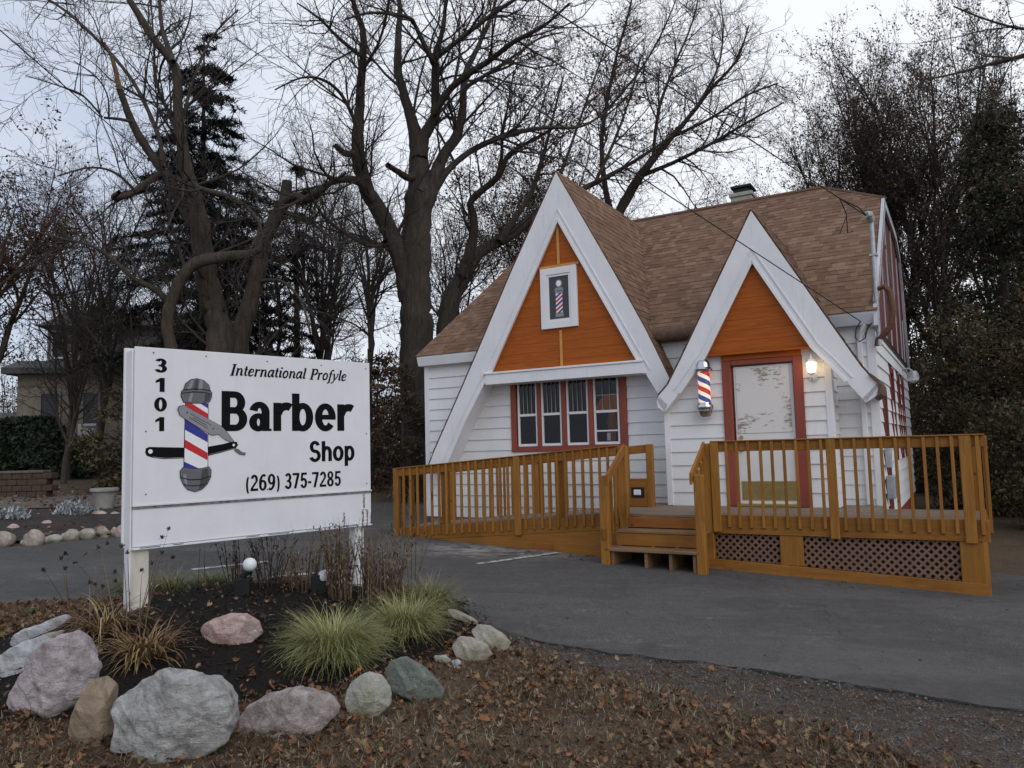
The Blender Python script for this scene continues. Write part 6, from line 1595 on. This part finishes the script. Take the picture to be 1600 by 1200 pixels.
# oak behind, brown leaves still on
measured_tree('oak_tree', 'dark leaning oak behind the maple with brown leaves clinging to its upper twigs', 24, [
 ([(700,640,46),(697,560,42),(703,480,36),(728,425,28),(752,393,24),(800,366,21),(830,342,18),(870,315,14),(915,293,11),(960,270,8),(1010,240,6),(1060,205,4)], 1.5, True),
 ([(722,430,24,0),(738,375,19),(740,340,16),(737,313,14),(777,277,12),(797,240,9),(843,213,6),(880,190,4)], -1.5, True),
 ([(780,378,16,.3),(803,343,12),(827,307,9),(843,267,7),(863,187,5),(880,120,3)], 2, True),
 ([(775,280,9,-1),(783,250,8),(785,213,6),(793,167,4),(803,110,3)], -2.5, True),
 ([(845,335,10,.6),(880,260,7),(905,190,5),(930,120,4),(950,60,3)], 2, True),
 ([(930,285,8,1),(960,220,6),(985,150,4),(1000,90,3)], 3, True)],
 Cfg(dens=(3.0, 3.3, 4.2), t0=.2), BK['dark'], leaves=(RUSTLEAF, 4, .055, .10, .5))
# storm-broken maple on the left
measured_tree('broken_maple', 'storm broken maple behind the sign with a torn pale limb and hanging branches', 17.5, [
 ([(350,640,52),(344,540,48),(332,470,44),(318,400,40),(310,333,34),(293,267,25),(283,213,20),(278,160,18),(277,117,17),(267,93,16),(240,60,14),(220,27,13),(203,0,12),(185,-35,9)], -1.0, .5),
 ([(270,97,13,-.8),(258,60,10),(252,35,8),(247,-30,6)], 1, True),
 ([(302,352,26,0),(283,318,23),(267,287,21),(240,247,18),(217,213,16),(200,177,14),(187,140,13)], -1.2, 0),
 ([(187,141,13,-1.2),(183,123,10),(180,108,9),(174,88,8),(163,66,4)], -1.3, 0),
 ([(256,262,11,-.6),(250,222,9),(240,193,9),(217,143,8),(193,107,7),(157,67,7),(110,23,6),(70,-5,4)], 1.5, True),
 ([(207,190,7,-1),(185,186,6),(163,184,5)], -1.5, 0),
 ([(170,184,4,-1.5),(168,150,3),(150,120,3),(115,95,2)], -2.2, True),
 ([(160,183,4,-1.5),(130,150,4),(95,135,3),(40,118,2)], -3, True),
 ([(255,268,13,-.4),(233,283,13),(205,302,14),(178,309,12),(186,300,8)], -2.0, .6),
 ([(253,270,10,-.5),(287,283,11),(320,297,11),(367,310,9),(400,340,7),(412,372,4)], -2.0, True),
 ([(268,545,22,-.6),(262,505,22),(272,460,22),(300,415,22),(345,402,20),(392,396,16),(412,385,10)], -1.2, .5),
 ([(262,470,14,-.6),(240,451,12),(210,436,10),(176,406,8),(142,384,6),(94,372,5),(30,355,3)], -2.2, True),
 ([(213,300,6,-1.5),(180,270,5),(140,262,4),(90,275,3)], -3, True),
 ([(290,260,9,0),(270,190,7),(245,130,6),(240,60,4),(235,-10,3)], 2, True),
 ([(283,200,8,0),(300,130,6),(330,60,4),(372,15,3)], 1.5, True)],
 Cfg(dens=(2.8, 3.6, 4.8), t0=.12), BK['mid'], bare_tips=(3,))
measured_tree('dead_snag', 'bent dead trunk with a stubbed top leaning right beside the broken maple', 18.6, [
 ([(366,640,44),(372,560,38),(390,480,32),(404,420,30),(412,380,28),(428,345,26),(445,312,24),(448,283,20)], 0, .25),
 ([(440,318,18,0),(462,306,15),(485,312,11),(510,292,8),(540,270,6)], -1, True),
 ([(440,330,10,0),(480,345,7),(520,372,5),(556,402,3)], -1, True),
 ([(400,440,10,0),(440,440,7),(470,470,5),(485,520,4)], -1.5, .6)],
 Cfg(dens=(2.6, 3.2, 4.2), t0=.3), BK['mid'])

# conifers
def spruce(label, px, apex_py, Y, half_w, base_z, n_whorl, seed):
    rr_ = random.Random(seed); p = at(px, apex_py, Y); gz_ = ground_z(p.x, p.y); org = (p.x, p.y, gz_); Hh = p.z-gz_
    o = empty('spruce_tree', org, label, 'tree', 0, 'spruces behind the maples'); tr = Tubes(); N_ = []
    tr.add([(0, 0, Hh*i/10-.1) for i in range(11)], [.20*Hh/12*(1-i/10.5)+.01 for i in range(11)], 8)
    segs = []
    for i in range(n_whorl):
        t = (i+rr_.random()*.6)/n_whorl; z = Hh*(1-t*(1-base_z))+rr_.gauss(0, .12); W_ = half_w*(.10+.90*t**.72)
        for k in range(rr_.randint(4, 6)):
            a = rr_.uniform(0, 2*PI); L = W_*rr_.uniform(.55, 1.18); d = (math.cos(a), math.sin(a)); pts = []
            for q in range(6):
                f = q/5; pts.append((d[0]*L*f, d[1]*L*f, z+L*(.10*f-.42*f*f+.16*f**3)*(.6+.8*t)*(.6+.8*((k*37+i*11)%10)/10)+rr_.gauss(0, .05)))
            tr.add(pts, [max(.008, .035*L/3*(1-q/5.5)) for q in range(6)], 4); segs.append((pts, L))
            for _ in range(int(L*4.5)+1):
                f = rr_.uniform(.25, .95)*5; j = int(f); g = f-j; b = [pts[j][c]+(pts[j+1][c]-pts[j][c])*g for c in range(3)]; sg = rr_.choice((-1, 1)); aa = a+sg*rr_.uniform(.5, 1.0); l2 = L*rr_.uniform(.18, .38)
                sp = [(b[0]+math.cos(aa)*l2*u, b[1]+math.sin(aa)*l2*u, b[2]-l2*.32*u*u) for u in (0, .35, .7, 1)]; tr.add(sp, [.010, .008, .007, .004], 3); segs.append((sp, l2))
    tr.build('trunk', BK['dark'], o)
    P = []
    for pts, L in segs:
        for _ in range(int(L*62)+8):
            j = rr_.randrange(0, len(pts)-1); g = rr_.random(); P.append([pts[j][c]+(pts[j+1][c]-pts[j][c])*g+rr_.gauss(0, .03) for c in range(3)])
    P = np.array(P); n = len(P); V, Q = blades(P, NR.uniform(0, 2*PI, n), NR.uniform(.10, .26, n), NR.uniform(.5, 2.2, n), NR.uniform(1.2, 2.8, n), NR.uniform(.022, .055, n), 2)
    np_mesh('crown', V, quads=Q, mat=NEEDLE, parent=o); return o
spruce('tall dark spruce rising behind the broken maple', 319, 58, 25, 3.3, .26, 30, 4)
spruce('smaller ragged spruce between the snag and the big maple', 463, 258, 27, 1.9, .2, 20, 9)

# leafy and bare trees on the left
wild_tree('russet_tree', 'russet leaved tree at the far left edge of the view', -30, 22, 11.5, .20, Cfg(dens=(1.9, 2.5, 3.0), len=((1.1, 2.6), (.5, 1.1), (.2, .5))), BK['mid'], leaves=(RUSTLEAF, 5, .06, .12, .85), nlead=8, fork=.30, spread=.75)
wild_tree('bushy_tree', 'low dark bushy tree with brown leaves in front of the neighbouring house', 100, 25, 7.2, .10, Cfg(dens=(1.8, 2.3, 3.0), len=((1.0, 2.2), (.5, 1.0), (.2, .5))), BK['mid'], leaves=(BROWNLEAF, 2, .05, .12, .10), nlead=5, fork=.3, spread=.6)
wild_tree('bare_tree', 'slim bare tree behind the sign between the snag and the maple', 520, 27, 11, .14, Cfg(), BK['dark'], nlead=4, fork=.4, spread=.3)
wild_tree('bare_tree', 'slim bare tree just left of the big maple trunk', 585, 25, 10, .13, Cfg(), BK['dark'], nlead=4, fork=.45, spread=.2)
wild_tree('bare_tree', 'thin leaning bare tree behind the broken maple', 420, 30, 12, .15, Cfg(), BK['dark'], nlead=4, fork=.4, spread=.3, lean=-.05)
FINE = Cfg(dens=(2.7, 3.2, 4.2), len=((1.0, 2.8), (.5, 1.1), (.2, .5)), wander=(.2, .22, .22))
wild_tree('bare_tree', 'fine twigged bare tree filling the gap right of the tall spruce', 390, 28, 13.5, .13, FINE, BK['mid'], nlead=6, fork=.3, spread=.45)
wild_tree('bare_tree', 'fine twigged bare tree behind the left limb of the big maple', 490, 31, 14.5, .13, FINE, BK['mid'], nlead=6, fork=.35, spread=.45)
wild_tree('bare_tree', 'fine twigged bare tree behind the big maple trunk to its right', 740, 31, 13.5, .13, FINE, BK['mid'], None, (BROWNLEAF, 2, .045, .1, .35), nlead=6, fork=.3, spread=.45)
wild_tree('bare_tree', 'twiggy bare tree at the upper left beside the torn limb', 105, 27, 13.0, .12, FINE, BK['mid'], nlead=6, fork=.3, spread=.5)
wild_tree('bare_tree', 'slight bare tree left of the broken maple trunk', 235, 24, 8.5, .08, FINE, BK['mid'], nlead=5, fork=.25, spread=.5)
wild_tree('bare_tree', 'bare tree far left rising above the neighbouring roof', 150, 31, 13, .16, Cfg(), BK['dark'], nlead=5, fork=.35, spread=.4)
# behind the roof
measured_tree('maple_tree', 'bare spreading maple behind the shop roof fanning to the upper right', 27, [
 ([(955,660,28.8),(952,520,25.9),(955,420,23.0),(962,350,19.4),(985,300,17.3),(1010,262,14.4),(1040,225,11.5),(1075,185,8.6),(1110,140,6.5),(1150,95,4.3),(1170,40,2.9)], -2, True),
 ([(960,355,14.4,0),(945,290,11.5),(940,220,9.4),(950,150,7.2),(965,80,5.8),(985,10,4.3),(990,-40,2.9)], 1, True),
 ([(1000,275,10.1,-.6),(1050,255,7.9),(1110,225,6.5),(1170,190,5.0),(1225,160,2.9)], -3, True),
 ([(1050,214,7.2,-1),(1110,185,5.8),(1165,150,4.3),(1215,130,2.9)], -1, True),
 ([(1020,250,7.9,-.8),(1030,170,6.5),(1055,100,5.0),(1080,40,3.6),(1095,-20,2.2)], .5, True),
 ([(1085,172,5.8,-1.5),(1120,110,4.3),(1130,50,2.9),(1125,0,2.2)], -2, True),
 ([(950,170,5.8,.5),(1000,110,4.3),(1035,50,3.6),(1060,-10,2.2)], 2, True)],
 Cfg(dens=(4.6, 4.6, 5.2), t0=.12, wander=(.2, .22, .22), len=((1.2, 3.0), (.5, 1.2), (.2, .5))), BK['dark'])
wild_tree('bare_tree', 'small bare tree behind the chimney', 1150, 33, 12.2, .13, Cfg(), BK['dark'], nlead=5, fork=.4, spread=.35)
wild_tree('bare_tree', 'small bare tree between the chimney and the hipped roof end', 1240, 34, 12.0, .12, Cfg(), BK['dark'], nlead=5, fork=.4, spread=.35)
wild_tree('bare_tree', 'bare tree behind the ridge between the two gables', 1060, 32, 12.5, .14, Cfg(), BK['dark'], leaves=(BROWNLEAF, 2, .05, .08, .4), nlead=5, fork=.4, spread=.4)
wild_tree('bare_tree', 'slender tree with brown leaves behind the large gable', 850, 29, 13.5, .15, Cfg(), BK['dark'], leaves=(BROWNLEAF, 4, .055, .1, .6), nlead=5, fork=.4, spread=.35)
# right hand group
RC = Cfg(dens=(2.9, 3.5, 4.2), len=((1.0, 2.8), (.5, 1.1), (.2, .5)), ang=(.35, .9), up=(.12, .1, .06))
rl = lambda pr: (BROWNLEAF, 3, .044, .09, min(.95, pr+.25))
gR = 'half bare trees right of the shop'
wild_tree('thin_tree', 'leftmost tall twiggy tree right of the roof', 1362, 26, 14.3, .15, RC, BK['dark'], gR, rl(.5), 6, .3, .3)
wild_tree('thin_tree', 'tallest twiggy tree with brown leaves beyond the red side gable', 1432, 24, 15.2, .17, RC, BK['dark'], gR, rl(.6), 7, .28, .3)
wild_tree('thin_tree', 'twiggy tree between the tallest one and the dark evergreen', 1490, 23, 14.3, .15, RC, BK['dark'], gR, rl(.6), 6, .3, .3)
wild_tree('thin_tree', 'low spreading twiggy tree just beyond the right rear corner', 1310, 30, 11.0, .13, RC, BK['dark'], gR, rl(.4), 6, .3, .45)
wild_tree('thin_tree', 'twiggy tree at the right edge behind the evergreen', 1600, 25, 15.0, .16, RC, BK['dark'], gR, rl(.6), 6, .3, .3)
# overhanging limb from a tree outside the frame on the right
measured_tree('overhanging_tree', 'near bare tree at the right edge whose limbs hang over the top corner', 12, [
 ([(1790,900,90),(1780,600,80),(1760,300,60),(1740,120,44),(1735,-50,30)], 0, .0),
 ([(1755,240,24,0),(1690,110,16),(1630,85,12),(1580,92,9),(1530,105,6),(1480,118,4),(1440,125,3)], -1, True),
 ([(1745,150,20,0),(1680,30,13),(1620,-10,9),(1560,-20,6)], -1.5, True),
 ([(1750,280,18,0),(1690,220,10),(1640,190,8),(1590,200,5),(1550,190,3)], .5, True),
 ([(1660,40,9,-1.2),(1600,45,6),(1540,30,4),(1490,10,3)], -2, True)],
 Cfg(dens=(2.2, 3.0, 3.4), len=((.8, 1.9), (.4, .8), (.18, .4)), rmin=.004), BK['dark'])
# dark leaf-draped evergreens at the right
def leafy_mass(name, label, px, py_top, Y, half_w, mats, n, shape='cone', group=None, base=700, trunk=True, lobes=26, size=.10, seed=1, cat='tree'):
    rr_ = random.Random(seed); p = at(px, py_top, Y); gz_ = ground_z(p.x, p.y); Hh = p.z-gz_; org = (p.x, p.y, gz_); o = empty(name, org, label, cat, 0, group)
    tr = Tubes(); tr.add([(0, 0, Hh*.92*i/6-.1) for i in range(7)], [.16*Hh/10*(1-i/7)+.012 for i in range(7)], 8)
    P = []
    for i in range(lobes):
        t = rr_.random()**.8; z = Hh*(1-t); W_ = half_w*(.16+.84*t**.7) if shape == 'cone' else half_w*math.sqrt(max(.02, 1-(2*t-1)**2*.9))
        a = rr_.uniform(0, 2*PI); r = W_*rr_.uniform(.25, 1.0); c = np.array([r*math.cos(a), r*math.sin(a), z*.97]); s = half_w*rr_.uniform(.12, .30)
        tr.add([(0, 0, max(0, z-.3*r)), (c[0]*.5, c[1]*.5, z-.08*r), tuple(c)], [.03, .02, .008], 4)
        m_ = int(n/lobes*rr_.uniform(.5, 1.5)); q = NR.normal(0, 1, (m_, 3)); q /= np.linalg.norm(q, axis=1, keepdims=True); q *= (NR.random((m_, 1))**.45)*np.array([1, 1, .75])*s*1.25; P.append(c+q)
        for _ in range(5):
            e = c+NR.normal(0, s*.7, 3); tr.add([tuple(c), tuple((c+e)/2+NR.normal(0, .04, 3)), tuple(e)], [.012, .009, .005], 3)
    P = np.concatenate(P); P[:, 2] = np.maximum(P[:, 2], .05)
    tr.build('trunk', BK['dark'], o); sel = NR.random(len(P)) < mats[1]
    V, T = leaf_quads(P[sel], NR.uniform(size*.6, size*1.4, sel.sum())); np_mesh('crown', V, tris=T, mat=mats[0], parent=o)
    if (~sel).sum() > 10:
        V, T = leaf_quads(P[~sel], NR.uniform(size*.5, size*1.2, (~sel).sum())); np_mesh('leaves', V, tris=T, mat=mats[2], parent=o)
    return o
gE = 'dark evergreens at the right edge'
leafy_mass('evergreen_tree', 'tall dark evergreen draped with brown leaves at the right edge', 1545, 150, 19, 1.9, (CEDAR, .75, BROWNLEAF), 30000, group=gE, lobes=170, size=.055, seed=3)
leafy_mass('evergreen_tree', 'dark evergreen at the right margin lower than the tallest one', 1640, 230, 17, 1.7, (CEDAR, .65, BROWNLEAF), 19000, group=gE, lobes=130, size=.055, seed=4)
leafy_mass('evergreen_tree', 'broad olive brown tree just beyond the red side gable', 1470, 440, 23, 2.1, (OLIVELEAF, .65, BROWNLEAF), 16000, 'round', gE, lobes=130, size=.055, seed=5)
leafy_mass('evergreen_tree', 'olive shrubby tree behind the deck corner', 1530, 470, 17.5, 1.8, (OLIVELEAF, .6, BROWNLEAF), 16000, 'round', gE, lobes=120, size=.05, seed=6)
leafy_mass('evergreen_tree', 'olive shrubby tree at the right margin beside the deck', 1625, 430, 14.5, 1.5, (OLIVELEAF, .55, BROWNLEAF), 13000, 'round', gE, lobes=100, size=.045, seed=7)
leafy_mass('evergreen_tree', 'dark tree behind the right rear corner of the shop', 1420, 500, 29, 2.2, (CEDAR, .7, BROWNLEAF), 13000, 'round', gE, lobes=110, size=.065, seed=8)
leafy_mass('shrub', 'twiggy brown shrub left of the shop corner behind the ramp', 628, 560, 18.5, .9, (BROWNLEAF, .6, OLIVELEAF), 2600, 'round', None, lobes=40, size=.05, seed=9, cat='shrub')
leafy_mass('shrub', 'tall brown shrub behind the sign near the maple trunk', 575, 520, 22, 1.3, (BROWNLEAF, .7, OLIVELEAF), 3600, 'round', None, lobes=50, size=.06, seed=10, cat='shrub')
leafy_mass('shrub', 'overgrown olive shrub between the neighbouring house and the sign', 200, 600, 22, 1.3, (OLIVELEAF, .7, BROWNLEAF), 6000, 'round', None, lobes=60, size=.06, seed=11, cat='shrub')

# far brush: stems and twigs nobody could count
def thicket(name, boxes, mat, seed, leafmat=None):
    global TR
    keep = TR; TR = random.Random(seed); tb = Tubes(); tips = []
    cf = Cfg(dens=(2.4, 2.2, 0), levels=2, len=((.7, 2.2), (.4, 1.0), (0, 0)), rmin=.009, t0=.02, up=(.1, .06, 0))
    for (px0, px1, Y0, Y1, h0, h1, n) in boxes:
        for _ in range(n):
            p = at(TR.uniform(px0, px1), 700, TR.uniform(Y0, Y1)); z = ground_z(p.x, p.y); h = TR.uniform(h0, h1); lp = path((p.x, p.y, z-.1), norm((TR.gauss(0, .12), TR.gauss(0, .12), 1)), h, 6, .07, .02); r = TR.uniform(.012, .05)
            lr = [r*(1-q/7)+.006 for q in range(7)]; tb.add(lp, lr, 5); sub(tb, lp, lr, 0, cf, tips)
    tag(tb.build(name, mat), kind='stuff')
    if leafmat:
        V, T = leaves_on(tips, 2, .09, .15, .8); tag(np_mesh(name+'_leaves', V, tris=T, mat=leafmat), kind='stuff')
    TR = keep
thicket('far_brush', [(-150, 300, 38, 46, 2, 6, 60), (230, 700, 30, 38, 2, 5.5, 120), (450, 680, 24, 30, 1, 4, 110), (640, 820, 28, 36, 3, 7, 60), (800, 1350, 33, 42, 5, 9, 150), (1380, 1750, 26, 36, 3, 8, 110)], BK['twig'], 5, BROWNLEAF)
thicket('far_brush_beyond', [(-400, 2000, 46, 60, 4, 8.5, 260)], BK['twig'], 8, BROWNLEAF)
# ------------------------------------------------------------------ neighbouring plot on the left
def wallmat(name, c): return plain(name, c, .9, .2, 2.5, .2, 30)
NM = {'beige': wallmat('beige stucco', (.25, .218, .172)), 'grey': plain('grey shingle wall', (.27, .26, .25), .9, .25, 5, .5, 16, stretch=(1, 1, 5)), 'roof': plain('dark grey roof', (.085, .08, .08), .9, .3, 5, .4, 25), 'white': wallmat('white boards', (.66, .66, .66)), 'glass': plain('dark far glass', (.02, .022, .025), .2, .2, 3, 0)}
np_ = at(95, 690, 33); nz = at(95, 692, 33).z-1.2
nb = empty('neighbouring_house', (np_.x, np_.y, nz), 'old beige house with grey shingled upper floor and dark gables among the trees', 'house', rad(8))
def nbx(px): return (px-95)/F*33
mb = MB(); mb.box(nbx(30), nbx(330), 0, 7, -2, 4.25); mb.build('lower_wall', NM['beige'], nb)
mb = MB(); mb.prism([(-.55, 4.15), (-.55, 4.4), (.9, 4.85), (7.5, 4.85), (7.5, 4.15)], nbx(15), nbx(345), 'x'); mb.build('lower_roof', NM['roof'], nb)
mb = MB(); mb.box(nbx(58), nbx(325), .9, 6.6, 4.8, 6.45); mb.build('upper_wall', NM['grey'], nb)
mb = MB(); mb.prism([(.4, 6.35), (3.7, 7.5), (7.0, 6.35)], nbx(48), nbx(335), 'x'); up_ = mb.build('upper_roof', NM['roof'], nb)
mb = MB(); mb.prism([(nbx(122), 4.7), (nbx(172), 4.7), (nbx(172), 6.5), (nbx(147), 7.35), (nbx(122), 6.5)], .4, 3.0, 'y'); dm = mb.build('dormer', NM['grey'], nb)
mb = MB()
for a, c in ((116, 147), (178, 147)): mb.beam((nbx(a), 1.6, 6.4), (nbx(c), 1.6, 7.45), 2.8, .12, up=(0, 0, 1))
mb.build('dormer_roof', NM['roof'], dm)
mb = MB(); mb.beam((nbx(116), .16, 6.42), (nbx(147), .16, 7.42), .05, .12); mb.beam((nbx(178), .16, 6.42), (nbx(147), .16, 7.42), .05, .12); mb.build('dormer_trim', NM['white'], dm)
for x0, x1, z0, z1, y in ((67, 82, 5.0, 6.1, .88), (148, 164, 5.1, 6.2, .38), (66, 92, 1.9, 3.3, -.02), (128, 150, 1.9, 3.3, -.02), (215, 240, 1.9, 3.3, -.02)):
    mb = MB(); a, c = nbx(x0), nbx(x1); t = .07; mb.box(a-t, a, y-.06, y, z0-t, z1+t).box(c, c+t, y-.06, y, z0-t, z1+t).box(a, c, y-.06, y, z1, z1+t).box(a, c, y-.06, y, z0-t, z0); wf = mb.build('window', NM['white'] if y > 0 else NM['beige'], nb)
    mb = MB(); mb.box(a, c, y-.02, y+.0-.004, z0, z1); mb.build('pane', NM['glass'], wf)
mb = MB(); mb.box(nbx(283), nbx(306), 2.6, 3.4, 6.4, 8.3).box(nbx(281), nbx(308), 2.55, 3.45, 8.3, 8.42); mb.build('chimney', NM['roof'], nb)
mb = MB(); mb.box(nbx(120), nbx(147), -.05, -.0, .6, 2.0); mb.build('white_door', NM['white'], nb)
sp = at(-10, 690, 38); sh = empty('white_shed', (sp.x, sp.y, sp.z-1.4), 'low white clapboard shed at the left edge beside the beige house', 'shed', 0)
mb = MB(); courses(mb, 0, 2.1, lambda z: [(-2.2, 1.2)], 0); mb.box(-2.2, 1.2, .01, 3, -1, 2.1); mb.build('wall', NM['white'], sh)
mb = MB(); mb.prism([(-.3, 2.1), (1.5, 2.9), (3.3, 2.1)], -2.4, 1.4, 'x'); mb.build('roof', NM['roof'], sh)
mb = MB(); mb.box(.55, 1.05, -.03, -.02, .0, 1.0); mb.build('low_door', M['black'], sh)

# planted bank, soil bed, slab, low wall
def sheet(name, pxs, mat, dz, n=1):
    P = [on_ground(*p) for p in pxs]; mb = MB(); mb.face([(p.x, p.y, p.z+dz) for p in P]); o = mb.build(name, mat); return tag(o, kind='structure')
SOIL = plain('dark bed soil', (.042, .033, .026), .95, .5, 6, .8, 30, dist=.03)
b0 = [on_ground(*p) for p in ((-60, 852), (40, 846), (120, 838), (205, 830))]
def strip_sheet(name, near, far, mat, rise):
    n = 24; m_ = 8; V = []
    for i in range(n+1):
        t = i/n*(len(near)-1); j = min(int(t), len(near)-2); a = near[j].lerp(near[j+1], t-j); t2 = i/n*(len(far)-1); j2 = min(int(t2), len(far)-2); b_ = far[j2].lerp(far[j2+1], t2-j2)
        for k in range(m_+1):
            p = a.lerp(b_, k/m_); z = ground_z(p.x, p.y)+.02+rise*math.sin(PI*k/m_)+.04*mnoise.noise((p.x*2, p.y*2, 1))*(1 if 0 < k < m_ else 0); V.append((p.x, p.y, z))
    Q = [(i*(m_+1)+k, (i+1)*(m_+1)+k, (i+1)*(m_+1)+k+1, i*(m_+1)+k+1) for i in range(n) for k in range(m_)]
    return tag(np_mesh(name, V, quads=Q, mat=mat, smooth_=True), kind='structure')
strip_sheet('garden_soil', b0, [on_ground(*p) for p in ((-60, 802), (40, 799), (120, 797), (215, 796))], SOIL, .10)
PAVE = plain('brown grey paving', (.135, .115, .10), .95, .35, 3, .4, 60)
strip_sheet('patio', [on_ground(*p) for p in ((-80, 797), (60, 795), (215, 793))], [on_ground(*p) for p in ((-80, 776), (60, 774), (215, 775))], PAVE, .0)
lw = on_ground(28, 778); lk = lw.y/F
lwo = empty('low_wall', lw, 'low brown brick retaining wall at the left edge below the ivy', 'wall', 0)
mb = MB()
for r_ in range(4):
    x = -80*lk-(r_ % 2)*.12
    while x < 38*lk: mb.box(x, x+.235, RS.uniform(-.01, .01), .3, r_*.15, r_*.15+.142); x += .245
mb.build('brick_course', plain('brown wall brick', (.075, .052, .038), .95, .35, 9, .5, 50), lwo, bevel=.012)
mb = MB(); mb.box(-82*lk, 39*lk, -.03, .32, .60, .66); mb.build('coping', PAVE, lwo, bevel=.01)
# ivy bank
IP = []
for _ in range(9000):
    px = R.uniform(-80, 150); Y = R.uniform(27.5, 32.5); p = at(px, 700, Y); t = (Y-27.5)/5; base = ground_z(p.x, p.y)
    top = base+(.5+1.9*smooth(t))*(1-.5*smooth((px-70)/80))+.35*mnoise.noise((p.x*.9, p.y*.9, 3)); IP.append((p.x, p.y, top-abs(R.gauss(0, .12))))
IP = np.array(IP); V, T = leaf_quads(IP, NR.uniform(.06, .15, len(IP))); tag(np_mesh('ivy', V, tris=T, mat=IVY), kind='stuff')
BV = []; 
for i in range(25):
    for k in range(9):
        px = -90+i*10; Y = 27.6+k*.65; p = at(px, 700, Y); t = (Y-27.5)/5; BV.append((p.x, p.y, ground_z(p.x, p.y)-.05+(.35+1.9*smooth(t))*(1-.5*smooth((px-70)/80))+.35*mnoise.noise((p.x*.9, p.y*.9, 3))))
tag(np_mesh('bank', BV, quads=[(i*9+k, (i+1)*9+k, (i+1)*9+k+1, i*9+k+1) for i in range(24) for k in range(8)], mat=SOIL, smooth_=True), kind='structure')
# planter urn
up = on_ground(163, 797); k = up.y/F; un = empty('planter_urn', up, 'round pale grey stone planter urn left of the sign', 'planter', 0)
mb = MB(); mb.lathe([(12*k, 0), (13*k, 2*k), (14*k, 12*k), (16*k, 24*k), (17*k, 28*k)], k=24); mb.build('bowl', M['concrete'], un, smooth_=True)
mb = MB(); mb.lathe([(17*k, 28*k), (20*k, 29*k), (20.5*k, 32*k), (19.5*k, 34*k), (17*k, 34*k), (16.5*k, 28*k)], k=24); mb.build('rim', M['concrete'], un, smooth_=True)
# edging stones: (px, py bottom, width px, height px, tone)
ST = [(6,852,34,22,'tan'),(20,833,20,14,'rose'),(53,853,32,24,'tan'),(40,852,14,10,'pale'),(72,827,18,14,'rose'),(83,848,26,12,'moss'),(110,845,27,17,'pale'),(136,843,26,17,'pale'),(161,841,22,18,'tan'),(178,836,9,12,'pale'),(190,840,20,20,'rose'),(60,812,20,10,'tan'),(155,812,26,14,'rose'),(180,812,22,12,'mauve'),(98,815,14,9,'tan'),(130,818,12,8,'rose')]
words_ = ['large tan edging stone cut by the left frame edge','rose stone set back from the left end of the edging','largest round tan stone of the neighbouring bed edging','tiny pale stone beside the round tan one','small rose stone inside the bed by the silver plant','flat mossy stone in the bed edging','pale oval stone in the middle of the bed edging','pale oval stone right of the middle of the bed edging','tan round stone near the right end of the edging','narrow upright pale stone near the sign edge','rose round stone beside the sign edge in the bed edging','small tan stone at the back of the neighbouring bed','rose stone at the back of the bed below the urn','mauve stone at the back of the bed next to the sign','little tan stone between the silver plants','little rose stone in front of the second silver plant']
for i, ((px, py, wp, hp, tone), lab) in enumerate(zip(ST, words_)):
    p = on_ground(px, py); k = p.y/F; V = []; NT, NP = 20, 12
    for j in range(NP+1):
        ph = -PI/2+PI*j/NP
        for q in range(NT):
            th = 2*PI*q/NT; d = Vector((math.cos(ph)*math.cos(th), math.cos(ph)*math.sin(th), math.sin(ph))); s = 1+.28*mnoise.noise(d*1.3+Vector((i*3.7, 0, 0)))+.06*mnoise.noise(d*5+Vector((i, 0, 0))); V.append((d.x*s*wp*k/2, d.y*s*wp*k*.42, d.z*s*hp*k*.58+hp*k*.40))
    tag(np_mesh('edging_stone', V, quads=[(j*NT+q, j*NT+(q+1) % NT, (j+1)*NT+(q+1) % NT, (j+1)*NT+q) for j in range(NP) for q in range(NT)], mat=RM[tone], smooth_=True, loc=p), lab, 'stone', 'edging stones of the neighbouring bed')
def silver(px, py, wp, hp, lab):
    p = on_ground(px, py); k = p.y/F; n = 420; q = NR.normal(0, 1, (n, 3)); q /= np.linalg.norm(q, axis=1, keepdims=True); q *= NR.random((n, 1))**.4; P = q*np.array([wp*k/2, wp*k/2.4, hp*k*.5])+np.array([0, 0, hp*k*.5])
    V, Q = blades(P, NR.uniform(0, 2*PI, n), NR.uniform(.05, .13, n), NR.uniform(.1, 1.3, n), NR.uniform(.8, 2.2, n), NR.uniform(.015, .035, n), 3); tag(np_mesh('dusty_miller', V, quads=Q, mat=GM['silver'], loc=p), lab, 'plant', 'silver leaved plants in the neighbouring bed')
silver(20, 822, 50, 28, 'silver dusty miller at the left frame edge')
silver(112, 814, 58, 30, 'silver dusty miller in the middle of the neighbouring bed, fullest')
silver(142, 810, 22, 14, 'smallest silver dusty miller tuft by the urn')
# leaf cover on the neighbouring verge
pos = scatter(1500, (-16, -4), (9, 22), lambda x, y: 1.0 if (y > interp(ASPH_FAR, x)+.1 or y < near_y(x)-.05) else .02); n = len(pos); pos[:, 2] += NR.uniform(.03, .08, n)
V, Q, T = leaf_mesh(pos, NR.uniform(.06, .12, n), NR.uniform(0, 2*PI, n), NR.normal(0, .35, n), NR.normal(0, .35, n), NR.normal(.3, .5, n), NR.normal(.2, .3, n))
tag(np_mesh('verge_leaves', V, quads=Q, tris=T, mat=LEAF), kind='stuff')
